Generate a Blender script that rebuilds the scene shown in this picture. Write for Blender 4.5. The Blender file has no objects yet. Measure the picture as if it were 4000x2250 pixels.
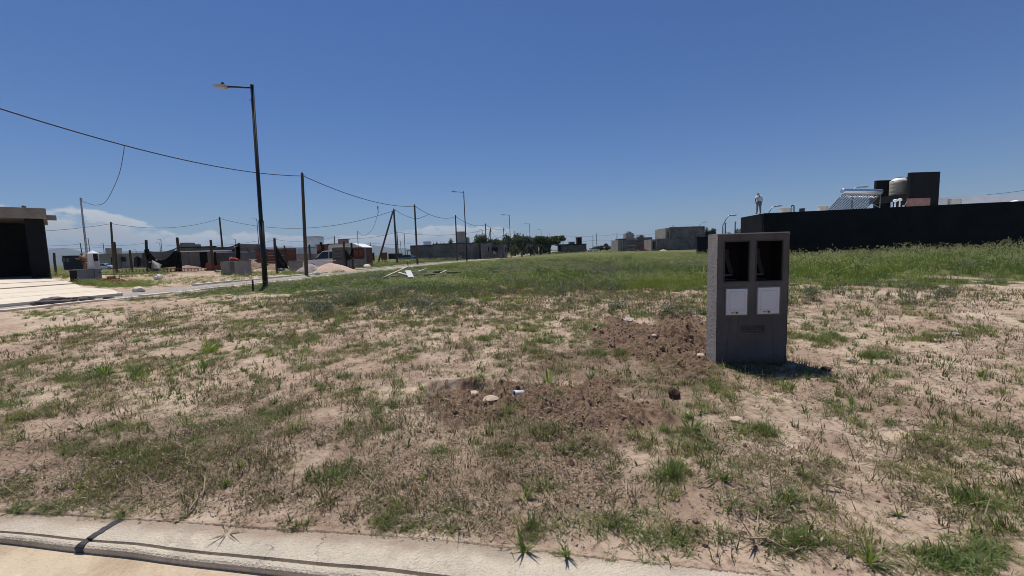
import bpy, bmesh, math, random
import numpy as np
from mathutils import Vector, Matrix

rnd = random.Random(7)
rng = np.random.default_rng(11)
sc = bpy.context.scene
COL = sc.collection

# ------------------------------------------------------------------ camera
FPX = 1600.0
PHI, TH = 0.030, math.atan(145 / 1600)
FW = np.array([0, math.cos(TH), -math.sin(TH)])
U0 = np.array([0, math.sin(TH), math.cos(TH)])
R0 = np.array([1.0, 0, 0])
RT = R0 * math.cos(PHI) - U0 * math.sin(PHI)
UP = U0 * math.cos(PHI) + R0 * math.sin(PHI)
EYE = np.array([0, 0, 1.5])
cam = bpy.data.cameras.new('camera')
cam.sensor_width = 36
cam.lens = 36 * FPX / 4000
cam.clip_start, cam.clip_end = 0.05, 30000
camo = bpy.data.objects.new('camera', cam)
COL.objects.link(camo)
camo.matrix_world = Matrix(((RT[0], UP[0], -FW[0], EYE[0]), (RT[1], UP[1], -FW[1], EYE[1]),
                            (RT[2], UP[2], -FW[2], EYE[2]), (0, 0, 0, 1)))
sc.camera = camo

# ------------------------------------------------------------------ sun, sky, exposure
SUN_EL = math.radians(70)
SUN_AZ = math.atan2(-0.215, 0.45)            # from +Y towards +X
sv = Vector((math.sin(SUN_AZ) * math.cos(SUN_EL), math.cos(SUN_AZ) * math.cos(SUN_EL), math.sin(SUN_EL)))
sun = bpy.data.lights.new('sun', 'SUN')
sun.energy, sun.angle, sun.color = 5.0, math.radians(0.53), (1, 0.955, 0.89)
suno = bpy.data.objects.new('sun', sun)
COL.objects.link(suno)
suno.rotation_euler = (-sv).to_track_quat('-Z', 'Y').to_euler()
suno.location = (0, 0, 60)

world = bpy.data.worlds.new('World')
sc.world = world
world.use_nodes = True


class NT:
    """small helper to wire shader nodes"""
    def __init__(s, tree):
        s.t = tree
        s.n = tree.nodes
        s.l = tree.links

    def node(s, typ, **kw):
        n = s.n.new(typ)
        for k, v in kw.items():
            setattr(n, k, v)
        return n

    def link(s, a, b):
        s.l.new(a, b)

    def put(s, sock, v):
        if isinstance(v, bpy.types.NodeSocket):
            s.l.new(v, sock)
        elif v is not None:
            sock.default_value = v

    def math(s, op, a, b=None, c=None, clamp=False):
        n = s.n.new('ShaderNodeMath')
        n.operation = op
        n.use_clamp = clamp
        s.put(n.inputs[0], a)
        if b is not None:
            s.put(n.inputs[1], b)
        if c is not None:
            s.put(n.inputs[2], c)
        return n.outputs[0]

    def noise(s, vec, scale, detail=4, rough=0.55, dist=0.0, out=0):
        n = s.n.new('ShaderNodeTexNoise')
        s.put(n.inputs['Vector'], vec)
        s.put(n.inputs['Scale'], scale)
        n.inputs['Detail'].default_value = detail
        n.inputs['Roughness'].default_value = rough
        n.inputs['Distortion'].default_value = dist
        return n.outputs[out]

    def ss(s, v, a, b, lo=0.0, hi=1.0):
        n = s.n.new('ShaderNodeMapRange')
        n.interpolation_type = 'SMOOTHSTEP'
        s.put(n.inputs[0], v)
        n.inputs[1].default_value, n.inputs[2].default_value = a, b
        n.inputs[3].default_value, n.inputs[4].default_value = lo, hi
        return n.outputs[0]

    def mix(s, f, a, b, blend='MIX'):
        n = s.n.new('ShaderNodeMix')
        n.data_type = 'RGBA'
        n.blend_type = blend
        s.put(n.inputs[0], f)
        s.put(n.inputs[6], a if isinstance(a, bpy.types.NodeSocket) else (*a, 1))
        s.put(n.inputs[7], b if isinstance(b, bpy.types.NodeSocket) else (*b, 1))
        return n.outputs[2]


def make_sky():
    t = NT(world.node_tree)
    t.n.clear()
    out = t.node('ShaderNodeOutputWorld')
    bg = t.node('ShaderNodeBackground')
    sky = t.node('ShaderNodeTexSky')
    sky.sky_type = 'NISHITA'
    sky.sun_disc = False
    sky.sun_elevation = SUN_EL
    sky.sun_rotation = SUN_AZ
    sky.altitude = 800
    sky.air_density = 1.15
    sky.dust_density = 0.5
    sky.ozone_density = 2.2
    co = t.node('ShaderNodeTexCoord')
    sep = t.node('ShaderNodeSeparateXYZ')
    t.link(co.outputs['Generated'], sep.inputs[0])
    x, y, z = sep.outputs
    az = t.math('ARCTAN2', x, y)
    el = t.math('ARCSINE', z)
    # low cumulus far away over the hills
    cmb = t.node('ShaderNodeCombineXYZ')
    t.link(t.math('MULTIPLY', az, 22.0), cmb.inputs[0])
    t.link(t.math('MULTIPLY', el, 46.0), cmb.inputs[1])
    nz = t.noise(cmb.outputs[0], 1.0, 9, 0.58)
    big = t.noise(cmb.outputs[0], 0.30, 3, 0.5)
    # cloud tops by azimuth: a high bank far left, lower heaps over the hills, none to the right
    top = t.ss(az, -0.80, -0.66, 0.100, 0.052)
    top = t.math('ADD', top, t.ss(az, -0.30, -0.16, 0.0, 0.014))
    top = t.math('ADD', top, t.ss(az, -0.04, 0.14, 0.0, -0.075))
    top = t.math('ADD', top, t.math('MULTIPLY', t.math('SUBTRACT', big, 0.55), 0.05))
    top = t.math('ADD', top, t.math('MULTIPLY', t.math('SUBTRACT', nz, 0.5), 0.036))
    body = t.ss(t.math('SUBTRACT', top, el), 0.0, 0.006)
    base = t.ss(el, -0.005, 0.045, 0.55, 1.0)
    holes = t.ss(nz, 0.33, 0.50)
    m = t.math('MULTIPLY', t.math('MULTIPLY', body, base), t.math('MULTIPLY', holes, 0.95), clamp=True)
    hsv = t.node('ShaderNodeHueSaturation')
    hsv.inputs['Saturation'].default_value = 1.15
    hsv.inputs['Value'].default_value = 0.95
    t.link(sky.outputs[0], hsv.inputs['Color'])
    shade = t.ss(t.math('SUBTRACT', top, el), 0.0, 0.05, 1.0, 0.74)
    cc = t.mix(1.0, (8.4, 8.7, 9.1), shade, 'MULTIPLY')
    tint = t.mix(1.0, hsv.outputs[0], (0.585, 0.745, 1.06), 'MULTIPLY')
    col = t.mix(m, tint, cc)
    t.link(col, bg.inputs['Color'])
    bg.inputs['Strength'].default_value = 0.080
    t.link(bg.outputs[0], out.inputs[0])


make_sky()
sc.view_settings.view_transform = 'Standard'
sc.view_settings.look = 'None'
sc.view_settings.exposure = -0.10
sc.view_settings.gamma = 1
sc.view_settings.use_curve_mapping = False
sc.render.engine = 'CYCLES'
sc.cycles.max_bounces = 6
sc.cycles.volume_bounces = 0
sc.cycles.use_denoising = True
sc.cycles.pixel_filter_type = 'BLACKMAN_HARRIS'
sc.cycles.filter_width = 0.95


# ------------------------------------------------------------------ terrain function and pixel calibration
def sstep(a, b, x):
    t = np.clip((np.asarray(x, float) - a) / (b - a), 0, 1)
    return t * t * (3 - 2 * t)


def hash2(ix, iy, seed):
    h = (ix.astype(np.int64) * 374761393 + iy.astype(np.int64) * 668265263 + seed * 2147483647) & 0xFFFFFFFF
    h = ((h ^ (h >> 13)) * 1274126177) & 0xFFFFFFFF
    h = h ^ (h >> 16)
    return (h & 0xFFFFFF) / float(0xFFFFFF)


def vnoise(x, y, seed=0):
    x, y = np.asarray(x, float), np.asarray(y, float)
    ix, iy = np.floor(x), np.floor(y)
    fx, fy = x - ix, y - iy
    fx, fy = fx * fx * (3 - 2 * fx), fy * fy * (3 - 2 * fy)
    a, b = hash2(ix, iy, seed), hash2(ix + 1, iy, seed)
    c, d = hash2(ix, iy + 1, seed), hash2(ix + 1, iy + 1, seed)
    return (a * (1 - fx) + b * fx) * (1 - fy) + (c * (1 - fx) + d * fx) * fy


def fbm(x, y, seed=0, o=4, g=0.5):
    s, a, t = 0, 1.0, 0
    for i in range(o):
        s = s + a * vnoise(np.asarray(x) * 2 ** i + 17.3 * i, np.asarray(y) * 2 ** i - 9.1 * i, seed + i)
        t += a
        a *= g
    return s / t


E0 = np.array([-12.4, 12.0])
SD = np.array([0.155, 0.988]); SD /= np.linalg.norm(SD)
SN = np.array([SD[1], -SD[0]])
STREET_W = 5.6
STREET_N = -2.0                                    # near edge of the carriageway; the strip up to the lot is verge
K0 = np.array([0.0, 1.777])                       # lot-side edge of the near kerb strip
KD = np.array([0.991, -0.133]); KD /= np.linalg.norm(KD)
KN = np.array([-KD[1], KD[0]])


def s_of(x, y):
    return (x - E0[0]) * SN[0] + (y - E0[1]) * SN[1]


def koff(u):
    """the kerb line bends slightly towards the street to the right"""
    return -0.085 * sstep(-0.7, 1.3, u)


def q_of(x, y):
    return (x - K0[0]) * KN[0] + (y - K0[1]) * KN[1] - koff((x - K0[0]) * KD[0] + (y - K0[1]) * KD[1])


def gz(x, y):
    """smooth height of the ground"""
    x, y = np.asarray(x, float), np.asarray(y, float)
    s, q = s_of(x, y), q_of(x, y)
    far = sstep(50, 85, y)
    zl = 0.22 - 0.27 * far
    zl = zl + 0.52 * sstep(-23.5, -28.5, x) * (1 - sstep(27, 34, y)) * sstep(0, 3, -(s + STREET_W))
    zl = zl + 0.36 * sstep(29, 34, y) * (1 - sstep(47, 56, y)) * sstep(1.5, 5, -(s + STREET_W)) * sstep(-40, -34, x) * sstep(-19.5, -23, x)
    ratio = x / np.maximum(y, 1.0)
    zf = -0.05 + 0.43 * sstep(0.03, 0.2, ratio)
    zk = 0.13 + 0.29 * sstep(1.0, 14.0, q)
    zk = zk * (1 - far) + zf * far
    b = sstep(0, 5, s)
    z = zl * (1 - b) + zk * b
    z = np.where(q < 0, np.minimum(z, 0.13), z)
    return z


def D(px, py):
    px, py = np.asarray(px, float), np.asarray(py, float)
    return FW + ((px - 2000) / FPX)[..., None] * RT - ((py - 1125) / FPX)[..., None] * UP


def P(px, py, Y):
    d = D(px, py)
    return EYE + d * (np.asarray(Y, float) / d[..., 1])[..., None]


_RR = np.geomspace(0.8, 600, 500)


def G(px, py):
    """first point where the view ray through a photo pixel meets the ground"""
    d = D(px, py)
    sh = d.shape[:-1]
    d = d.reshape(-1, 3)
    hz = np.hypot(d[:, 0], d[:, 1])[:, None]
    u = d / hz
    x, y, z = (u[:, k:k + 1] * _RR[None, :] + EYE[k] for k in range(3))
    below = z < gz(x, y)
    k = np.where(below.any(1), below.argmax(1), len(_RR) - 1)
    hi = _RR[k]
    lo = _RR[np.maximum(k - 1, 0)]
    for _ in range(18):
        m = (lo + hi) / 2
        b = (EYE[2] + u[:, 2] * m) < gz(u[:, 0] * m, u[:, 1] * m)
        hi, lo = np.where(b, m, hi), np.where(b, lo, m)
    p = EYE + u * ((lo + hi) / 2)[:, None]
    return p.reshape(*sh, 3)


def Yfor(px, py, z):
    d = D(px, py)
    return float(d[1] * (z - 1.5) / d[2])


def V(a):
    return Vector([float(c) for c in a])


# ------------------------------------------------------------------ object helpers
def tag(o, label=None, cat=None, group=None, kind=None):
    if label: o['label'] = label
    if cat: o['category'] = cat
    if group: o['group'] = group
    if kind: o['kind'] = kind
    return o


def thing(name, label, cat, loc=(0, 0, 0), rz=0.0, group=None):
    o = bpy.data.objects.new(name, None)
    COL.objects.link(o)
    o.location = V(loc)
    o.rotation_euler = (0, 0, rz)
    o.empty_display_size = 0.2
    return tag(o, label, cat, group)


def link(name, me, parent=None):
    o = bpy.data.objects.new(name, me)
    COL.objects.link(o)
    if parent: o.parent = parent
    return o


def copy_tree(o, parent=None):
    c = o.copy()
    COL.objects.link(c)
    c.parent = parent
    for ch in [k for k in o.children]:
        copy_tree(ch, c)
    return c


class MB:
    """collects simple solids; build() links them as one mesh object"""
    def __init__(s):
        s.v, s.f, s.org = [], [], np.zeros(3)

    def add(s, vs, fs):
        n = len(s.v)
        s.v += [tuple(float(c) for c in p) for p in vs]
        s.f += [tuple(i + n for i in f) for f in fs]
        return s

    def box(s, x0, x1, y0, y1, z0, z1, M=None):
        vs = [(x, y, z) for z in (z0, z1) for x, y in ((x0, y0), (x1, y0), (x1, y1), (x0, y1))]
        if M is not None: vs = [M @ Vector(p) for p in vs]
        return s.add(vs, [(3, 2, 1, 0), (4, 5, 6, 7), (0, 1, 5, 4), (1, 2, 6, 5), (2, 3, 7, 6), (3, 0, 4, 7)])

    def prism(s, poly, z0, z1):
        n = len(poly)
        zt = z1 if hasattr(z1, '__len__') else [z1] * n
        zb = z0 if hasattr(z0, '__len__') else [z0] * n
        vs = [(p[0], p[1], zb[i]) for i, p in enumerate(poly)] + [(p[0], p[1], zt[i]) for i, p in enumerate(poly)]
        fs = [tuple(range(n))[::-1], tuple(range(n, 2 * n))]
        fs += [(i, (i + 1) % n, (i + 1) % n + n, i + n) for i in range(n)]
        return s.add(vs, fs)

    def bar(s, a, b, w, h):
        """square bar from a to b"""
        a, b = V(a), V(b)
        d = (b - a).normalized()
        up = Vector((0, 0, 1)) if abs(d.z) < 0.95 else Vector((0, 1, 0))
        r = d.cross(up).normalized()
        u = r.cross(d)
        vs = []
        for p in (a, b):
            for i, j in ((-1, -1), (1, -1), (1, 1), (-1, 1)):
                vs.append(p + r * i * w / 2 + u * j * h / 2)
        return s.add(vs, [(3, 2, 1, 0), (4, 5, 6, 7), (0, 1, 5, 4), (1, 2, 6, 5), (2, 3, 7, 6), (3, 0, 4, 7)])

    def tube(s, pts, rad, n=8, cap=True):
        pts = [V(p) for p in pts]
        rs = rad if hasattr(rad, '__len__') else [rad] * len(pts)
        vs = []
        ref = None
        for i, p in enumerate(pts):
            d = (pts[min(i + 1, len(pts) - 1)] - pts[max(i - 1, 0)]).normalized()
            if ref is None:
                up = Vector((0, 0, 1)) if abs(d.z) < 0.9 else Vector((0, 1, 0))
                ref = d.cross(up).normalized()
            r = (ref - d * ref.dot(d)).normalized()
            ref = r
            u = d.cross(r)
            for k in range(n):
                a = 2 * math.pi * k / n
                vs.append(p + (r * math.cos(a) + u * math.sin(a)) * rs[i])
        m = len(pts)
        fs = [(i * n + k, i * n + (k + 1) % n, (i + 1) * n + (k + 1) % n, (i + 1) * n + k) for i in range(m - 1) for k in range(n)]
        if cap:
            fs += [tuple(range(n))[::-1], tuple(range((m - 1) * n, m * n))]
        return s.add(vs, fs)

    def lathe(s, prof, n=20, c=(0, 0, 0)):
        vs, m = [], len(prof)
        for r, z in prof:
            for k in range(n):
                a = 2 * math.pi * k / n
                vs.append((c[0] + r * math.cos(a), c[1] + r * math.sin(a), c[2] + z))
        fs = [(i * n + k, i * n + (k + 1) % n, (i + 1) * n + (k + 1) % n, (i + 1) * n + k) for i in range(m - 1) for k in range(n)]
        fs += [tuple(range(n))[::-1], tuple(range((m - 1) * n, m * n))]
        return s.add(vs, fs)

    def grid(s, fn, nu, nv):
        vs = [fn(i / (nu - 1), j / (nv - 1)) for j in range(nv) for i in range(nu)]
        fs = [(j * nu + i, j * nu + i + 1, (j + 1) * nu + i + 1, (j + 1) * nu + i) for j in range(nv - 1) for i in range(nu - 1)]
        return s.add(vs, fs)

    def build(s, name, mat, parent=None, smooth=False, bevel=0.0, solid=0.0, world=False):
        vs = np.array(s.v, float)
        if world and parent is not None:
            vs = vs - np.array(parent.location)
        me = bpy.data.meshes.new(name)
        me.from_pydata(vs.tolist(), [], s.f)
        me.materials.append(mat)
        bm = bmesh.new()
        bm.from_mesh(me)
        bmesh.ops.recalc_face_normals(bm, faces=bm.faces)
        if bevel:
            bmesh.ops.bevel(bm, geom=[e for e in bm.edges if e.calc_face_angle(0) > 0.6], offset=bevel, segments=2,
                            profile=0.6, affect='EDGES', clamp_overlap=True)
        bm.to_mesh(me)
        bm.free()
        if smooth:
            for p in me.polygons: p.use_smooth = True
        o = link(name, me, parent)
        if solid:
            m = o.modifiers.new('thickness', 'SOLIDIFY')
            m.thickness = solid
        return o


def np_mesh(name, verts, faces_flat, counts, mat, parent=None, smooth=False):
    me = bpy.data.meshes.new(name)
    verts = np.asarray(verts, np.float32)
    faces_flat = np.asarray(faces_flat, np.int32).ravel()
    counts = np.asarray(counts, np.int32)
    me.vertices.add(len(verts))
    me.vertices.foreach_set('co', verts.ravel())
    me.loops.add(len(faces_flat))
    me.loops.foreach_set('vertex_index', faces_flat)
    me.polygons.add(len(counts))
    st = np.concatenate(([0], np.cumsum(counts)[:-1])).astype(np.int32)
    me.polygons.foreach_set('loop_start', st)
    if smooth:
        me.polygons.foreach_set('use_smooth', np.ones(len(counts), bool))
    me.update(calc_edges=True)
    me.materials.append(mat)
    return me


# ------------------------------------------------------------------ materials
def new_mat(name):
    m = bpy.data.materials.new(name)
    m.use_nodes = True
    t = NT(m.node_tree)
    bs = t.n['Principled BSDF']
    return m, t, bs


def mat(name, c1, c2=None, scale=3.0, rough=0.75, bump=0.0, bscale=40.0, metal=0.0, lo=0.35, hi=0.65, spec=0.4, streak=None, coat=0.0):
    m, t, bs = new_mat(name)
    geo = t.node('ShaderNodeNewGeometry')
    pos = geo.outputs['Position']
    if streak:
        mp = t.node('ShaderNodeMapping')
        mp.inputs['Scale'].default_value = streak
        t.link(pos, mp.inputs['Vector'])
        pos = mp.outputs[0]
    if c2 is None:
        c2 = tuple(c * 0.8 for c in c1)
    n1 = t.noise(pos, scale, 6, 0.6)
    n2 = t.noise(pos, scale * 9, 3, 0.6)
    f = t.ss(t.math('ADD', t.math('MULTIPLY', n1, 0.7), t.math('MULTIPLY', n2, 0.3)), lo, hi)
    t.link(t.mix(f, c1, c2), bs.inputs['Base Color'])
    t.link(t.math('ADD', rough - 0.08, t.math('MULTIPLY', n1, 0.16)), bs.inputs['Roughness'])
    bs.inputs['Metallic'].default_value = metal
    bs.inputs['Specular IOR Level'].default_value = spec
    bs.inputs['Coat Weight'].default_value = coat
    if bump:
        b = t.node('ShaderNodeBump')
        b.inputs['Strength'].default_value = 1.0
        b.inputs['Distance'].default_value = bump
        t.link(t.noise(pos, bscale, 5, 0.6), b.inputs['Height'])
        t.link(b.outputs[0], bs.inputs['Normal'])
    return m


def leaf_mat(name, cols, trans=0.35, rough=0.55, lscale=None, spec=0.3):
    """cols: list of colours spread over instances by random"""
    m, t, bs = new_mat(name)
    oi = t.node('ShaderNodeObjectInfo')
    geo = t.node('ShaderNodeNewGeometry')
    r = t.node('ShaderNodeValToRGB')
    els = r.color_ramp.elements
    while len(els) < len(cols): els.new(0.5)
    for i, c in enumerate(cols):
        els[i].position = i / max(1, len(cols) - 1)
        els[i].color = (*c, 1)
    f = t.math('ADD', t.math('MULTIPLY', oi.outputs['Random'], 0.6),
               t.math('MULTIPLY', t.noise(geo.outputs['Position'], lscale or 6.0, 3, 0.6), 0.8))
    f = t.math('SUBTRACT', f, 0.2)
    if 'Random Per Island' in geo.outputs:
        f = t.math('ADD', f, t.math('MULTIPLY', t.math('SUBTRACT', geo.outputs['Random Per Island'], 0.5), 0.45))
    t.link(f, r.inputs[0])
    bs.inputs['Roughness'].default_value = rough
    bs.inputs['Specular IOR Level'].default_value = spec
    t.link(r.outputs[0], bs.inputs['Base Color'])
    if trans:
        tr = t.node('ShaderNodeBsdfTranslucent')
        t.link(t.mix(1.0, r.outputs[0], (1.25, 1.2, 0.7), 'MULTIPLY'), tr.inputs[0])
        mx = t.node('ShaderNodeMixShader')
        mx.inputs[0].default_value = trans
        t.link(bs.outputs[0], mx.inputs[1])
        t.link(tr.outputs[0], mx.inputs[2])
        t.link(mx.outputs[0], t.n['Material Output'].inputs[0])
    return m


M = {}
M['render_grey'] = mat('grey render', (0.20, 0.19, 0.18), (0.27, 0.26, 0.25), 1.2, 0.9, 0.004, 30)
M['render_dark'] = mat('rough block wall', (0.115, 0.105, 0.095), (0.225, 0.205, 0.185), 0.55, 0.92, 0.006, 18, lo=0.38, hi=0.62)
M['cream_block'] = mat('pale block wall', (0.32, 0.28, 0.23), (0.42, 0.37, 0.30), 0.9, 0.9, 0.004, 20)
M['white_render'] = mat('white render', (0.62, 0.63, 0.64), (0.72, 0.72, 0.72), 1.0, 0.85, 0.002, 30)
M['black_render'] = mat('black render', (0.009, 0.010, 0.011), (0.017, 0.018, 0.019), 0.8, 0.92, 0.0, 60, spec=0.15)
M['navy_render'] = mat('charcoal blue render', (0.016, 0.019, 0.024), (0.024, 0.027, 0.032), 1.5, 0.9, 0.003, 40, spec=0.2)
M['slab'] = mat('raw concrete', (0.19, 0.17, 0.148), (0.27, 0.24, 0.21), 1.5, 0.9, 0.004, 25)
M['drive'] = mat('pale concrete paving', (0.60, 0.52, 0.40), (0.70, 0.61, 0.48), 1.0, 0.9, 0.002, 40)
M['dark_hole'] = mat('dark interior', (0.012, 0.012, 0.012), (0.02, 0.02, 0.02), 3, 0.95)
M['black_metal'] = mat('black painted steel', (0.010, 0.011, 0.014), (0.018, 0.019, 0.022), 4, 0.5, spec=0.4)
M['grey_metal'] = mat('galvanised steel', (0.33, 0.34, 0.35), (0.45, 0.46, 0.47), 5, 0.45, metal=0.7)
M['lamp_grey'] = mat('light grey lamp housing', (0.42, 0.41, 0.40), (0.50, 0.49, 0.48), 8, 0.5)
M['lens'] = mat('lamp lens', (0.5, 0.5, 0.47), (0.6, 0.6, 0.57), 8, 0.2)
M['pole_wood'] = mat('weathered pole wood', (0.045, 0.038, 0.033), (0.10, 0.085, 0.07), 5, 0.9, 0.004, 30, streak=(6, 6, 0.5))
M['post_wood'] = mat('dark post wood', (0.035, 0.026, 0.021), (0.10, 0.07, 0.05), 6, 0.9, 0.006, 25, streak=(6, 6, 0.6))
M['plank'] = mat('pale planed wood', (0.52, 0.43, 0.31), (0.68, 0.58, 0.44), 5, 0.75, 0.001, 30)
M['plank_grey'] = mat('grey old wood', (0.16, 0.13, 0.10), (0.27, 0.22, 0.17), 6, 0.85, 0.002, 30)
M['cable'] = mat('black cable', (0.012, 0.012, 0.013), (0.02, 0.02, 0.02), 5, 0.6)
M['cloth'] = mat('black shade cloth', (0.006, 0.006, 0.0065), (0.014, 0.0135, 0.014), 3, 0.9, 0.004, 15, spec=0.15)
M['redboard'] = mat('reddish board', (0.085, 0.035, 0.025), (0.16, 0.065, 0.045), 2.5, 0.85, 0.003, 20)
M['brick'] = mat('red brick', (0.19, 0.055, 0.03), (0.30, 0.10, 0.055), 4, 0.9, 0.003, 30)
M['white_metal'] = mat('white sheet metal', (0.75, 0.76, 0.77), (0.82, 0.82, 0.82), 3, 0.5)
M['tin'] = mat('grey tin sheet', (0.075, 0.08, 0.08), (0.12, 0.125, 0.12), 2, 0.6, spec=0.4)
M['white_paint'] = mat('white car paint', (0.78, 0.79, 0.80), (0.82, 0.82, 0.83), 2, 0.3, coat=0.5)
M['dark_paint'] = mat('dark car paint', (0.05, 0.06, 0.07), (0.07, 0.08, 0.09), 2, 0.3, coat=0.5)
M['glass'] = mat('dark glass', (0.015, 0.018, 0.02), (0.02, 0.023, 0.026), 2, 0.08, spec=0.6)
M['tyre'] = mat('black rubber', (0.015, 0.015, 0.015), (0.025, 0.025, 0.025), 8, 0.85)
M['tank'] = mat('beige plastic tank', (0.30, 0.265, 0.20), (0.36, 0.32, 0.245), 2, 0.6)
M['tank_lid'] = mat('grey plastic lid', (0.16, 0.18, 0.22), (0.2, 0.22, 0.26), 4, 0.5)
M['tank_top'] = mat('white plastic shoulder', (0.74, 0.74, 0.72), (0.8, 0.8, 0.78), 3, 0.5)
M['ac'] = mat('aged white metal casing', (0.50, 0.46, 0.38), (0.60, 0.55, 0.46), 3, 0.5)
M['steel'] = mat('brushed steel', (0.55, 0.57, 0.60), (0.65, 0.67, 0.70), 4, 0.3, metal=0.9)
M['tube_glass'] = mat('solar tube glass', (0.03, 0.035, 0.05), (0.05, 0.055, 0.07), 6, 0.2, spec=0.6)
M['pink_panel'] = mat('pinkish board', (0.22, 0.11, 0.09), (0.32, 0.18, 0.15), 4, 0.8)
M['skin'] = mat('tan skin', (0.20, 0.105, 0.065), (0.25, 0.13, 0.08), 8, 0.6)
M['white_cloth'] = mat('white shirt cloth', (0.84, 0.84, 0.85), (0.90, 0.90, 0.90), 8, 0.85, 0.006, 12)
M['grey_trouser'] = mat('grey mauve trouser cloth', (0.27, 0.23, 0.26), (0.33, 0.28, 0.31), 8, 0.85, 0.006, 12)
M['red_cloth'] = mat('red work jacket', (0.28, 0.015, 0.02), (0.36, 0.02, 0.03), 8, 0.85, 0.005, 12)
M['tan_cloth'] = mat('tan work clothes', (0.20, 0.12, 0.085), (0.27, 0.17, 0.12), 8, 0.85, 0.005, 12)
M['dark_hair'] = mat('dark hair', (0.012, 0.010, 0.009), (0.02, 0.016, 0.013), 20, 0.7)
M['blue_plastic'] = mat('blue plastic bag', (0.03, 0.09, 0.22), (0.06, 0.14, 0.30), 6, 0.4)
M['white_plastic'] = mat('white plastic', (0.62, 0.61, 0.58), (0.74, 0.73, 0.70), 6, 0.45)
M['rust'] = mat('rusty iron', (0.06, 0.025, 0.014), (0.12, 0.05, 0.028), 12, 0.85)
M['sand'] = mat('pinkish sand', (0.46, 0.33, 0.245), (0.54, 0.40, 0.305), 2.5, 0.95, 0.02, 8)
M['earth'] = mat('brown earth heap', (0.20, 0.125, 0.085), (0.36, 0.25, 0.18), 2.5, 0.95, 0.05, 6)
M['stone'] = mat('pale rubble stone', (0.36, 0.31, 0.28), (0.55, 0.50, 0.46), 3, 0.9, 0.004, 20)
M['asphalt_chunk'] = mat('dark clod of asphalt', (0.045, 0.038, 0.038), (0.20, 0.165, 0.15), 4, 0.95, 0.03, 12)
M['hill'] = mat('scrub hillside', (0.035, 0.045, 0.028), (0.07, 0.075, 0.05), 0.004, 0.95)
M['trunk'] = mat('grey bark', (0.05, 0.042, 0.035), (0.10, 0.085, 0.07), 6, 0.95, 0.01, 15)


# ------------------------------------------------------------------ ground sheet
BOX_L = G(2793, 1428)
# patches of loose dark soil (photo pixel centre, half sizes)
SOIL = [(850, 1780, 1150, 230, 0.42), (2150, 1960, 1250, 220, 0.42), (3350, 1900, 800, 300, 0.30), (1500, 1500, 500, 120, 0.22), (400, 1420, 500, 110, 0.25), (3050, 1400, 260, 90, 0.34), (2080, 1560, 520, 80, 1.0), (2350, 1620, 380, 90, 0.8), (2560, 1330, 300, 105, 1.0), (2700, 1270, 130, 60, 1.0),
        (2450, 1420, 460, 130, 0.55), (2950, 1430, 330, 90, 0.35), (2800, 1600, 700, 130, 0.40), (3300, 1330, 150, 60, 0.3),
        (3560, 1600, 330, 60, 0.45), (2700, 1800, 700, 130, 0.3), (900, 1880, 900, 140, 0.35), (2250, 1730, 400, 60, 0.6),
        (3250, 2000, 500, 80, 0.3), (1810, 1512, 190, 42, 1.0)]


SOIL_G = [(G(cx, cy), abs(G(cx + a, cy)[0] - G(cx, cy)[0]), 0.5 * abs(G(cx, cy - b)[1] - G(cx, cy + b)[1]), k) for (cx, cy, a, b, k) in SOIL]


def soil_mask(x, y):
    """0..1, evaluated in the ground plane through the calibrated view at build time"""
    x, y = np.asarray(x, float), np.asarray(y, float)
    m = np.zeros_like(x)
    w = fbm(x * 2.2, y * 2.2, 5, 4) - 0.5
    for (c, rx, ry, k) in SOIL_G:
        d = np.sqrt(((x - c[0]) / rx) ** 2 + ((y - c[1]) / ry) ** 2)
        m = np.maximum(m, k * (1 - sstep(0.55, 1.15, d + w * 1.3)))
    return m


MOUND_C = G(2640, 1345)
PIT_C = G(1800, 1496)


def relief(x, y, soil):
    r = np.hypot(x, y)
    near = 1 - sstep(9, 14, r)
    q = q_of(x, y)
    lot = sstep(0.0, 0.35, q) * sstep(0.3, 2.0, s_of(x, y))
    n1 = fbm(x * 1.1, y * 1.1, 21, 4) - 0.5
    n2 = fbm(x * 5.0, y * 5.0, 31, 4, 0.6) - 0.5
    n3 = fbm(x * 16, y * 16, 41, 3, 0.6) - 0.5
    h = (n1 * 0.09 + n2 * 0.030 + n3 * 0.010) * near * lot
    clod = np.maximum(fbm(x * 11, y * 11, 51, 3, 0.6) - 0.48, 0) * 0.22 + np.maximum(fbm(x * 27, y * 27, 57, 2) - 0.5, 0) * 0.07
    h = h + sstep(.3, .9, soil) * clod * near * lot
    h = h + (fbm(x * 0.35, y * 0.35, 61, 4) - 0.5) * 0.12 * sstep(9, 14, r) * (1 - sstep(60, 120, r)) * sstep(1, 4, s_of(x, y))
    # heap of dug soil behind the meter pillar
    d = np.hypot((x - MOUND_C[0] - 0.15) / 0.95, (y - MOUND_C[1] - 0.25) / 0.55)
    h = h + (0.17 + 0.25 * n2 + .12 * n1) * (1 - sstep(0.0, 1.15, d))
    # shallow dug pit with a sharp back edge
    u = (x - PIT_C[0]) / 0.36
    v = (y - (PIT_C[1] + 0.02 + 0.09 * n1 + .05 * n2)) / 0.17
    pit = (1 - sstep(0.75, 1.0, np.abs(u) + 0.4 * n2)) * sstep(1.0, 0.82, v) * sstep(-2.6, -0.6, v)
    h = h - 0.12 * pit
    return h


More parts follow.
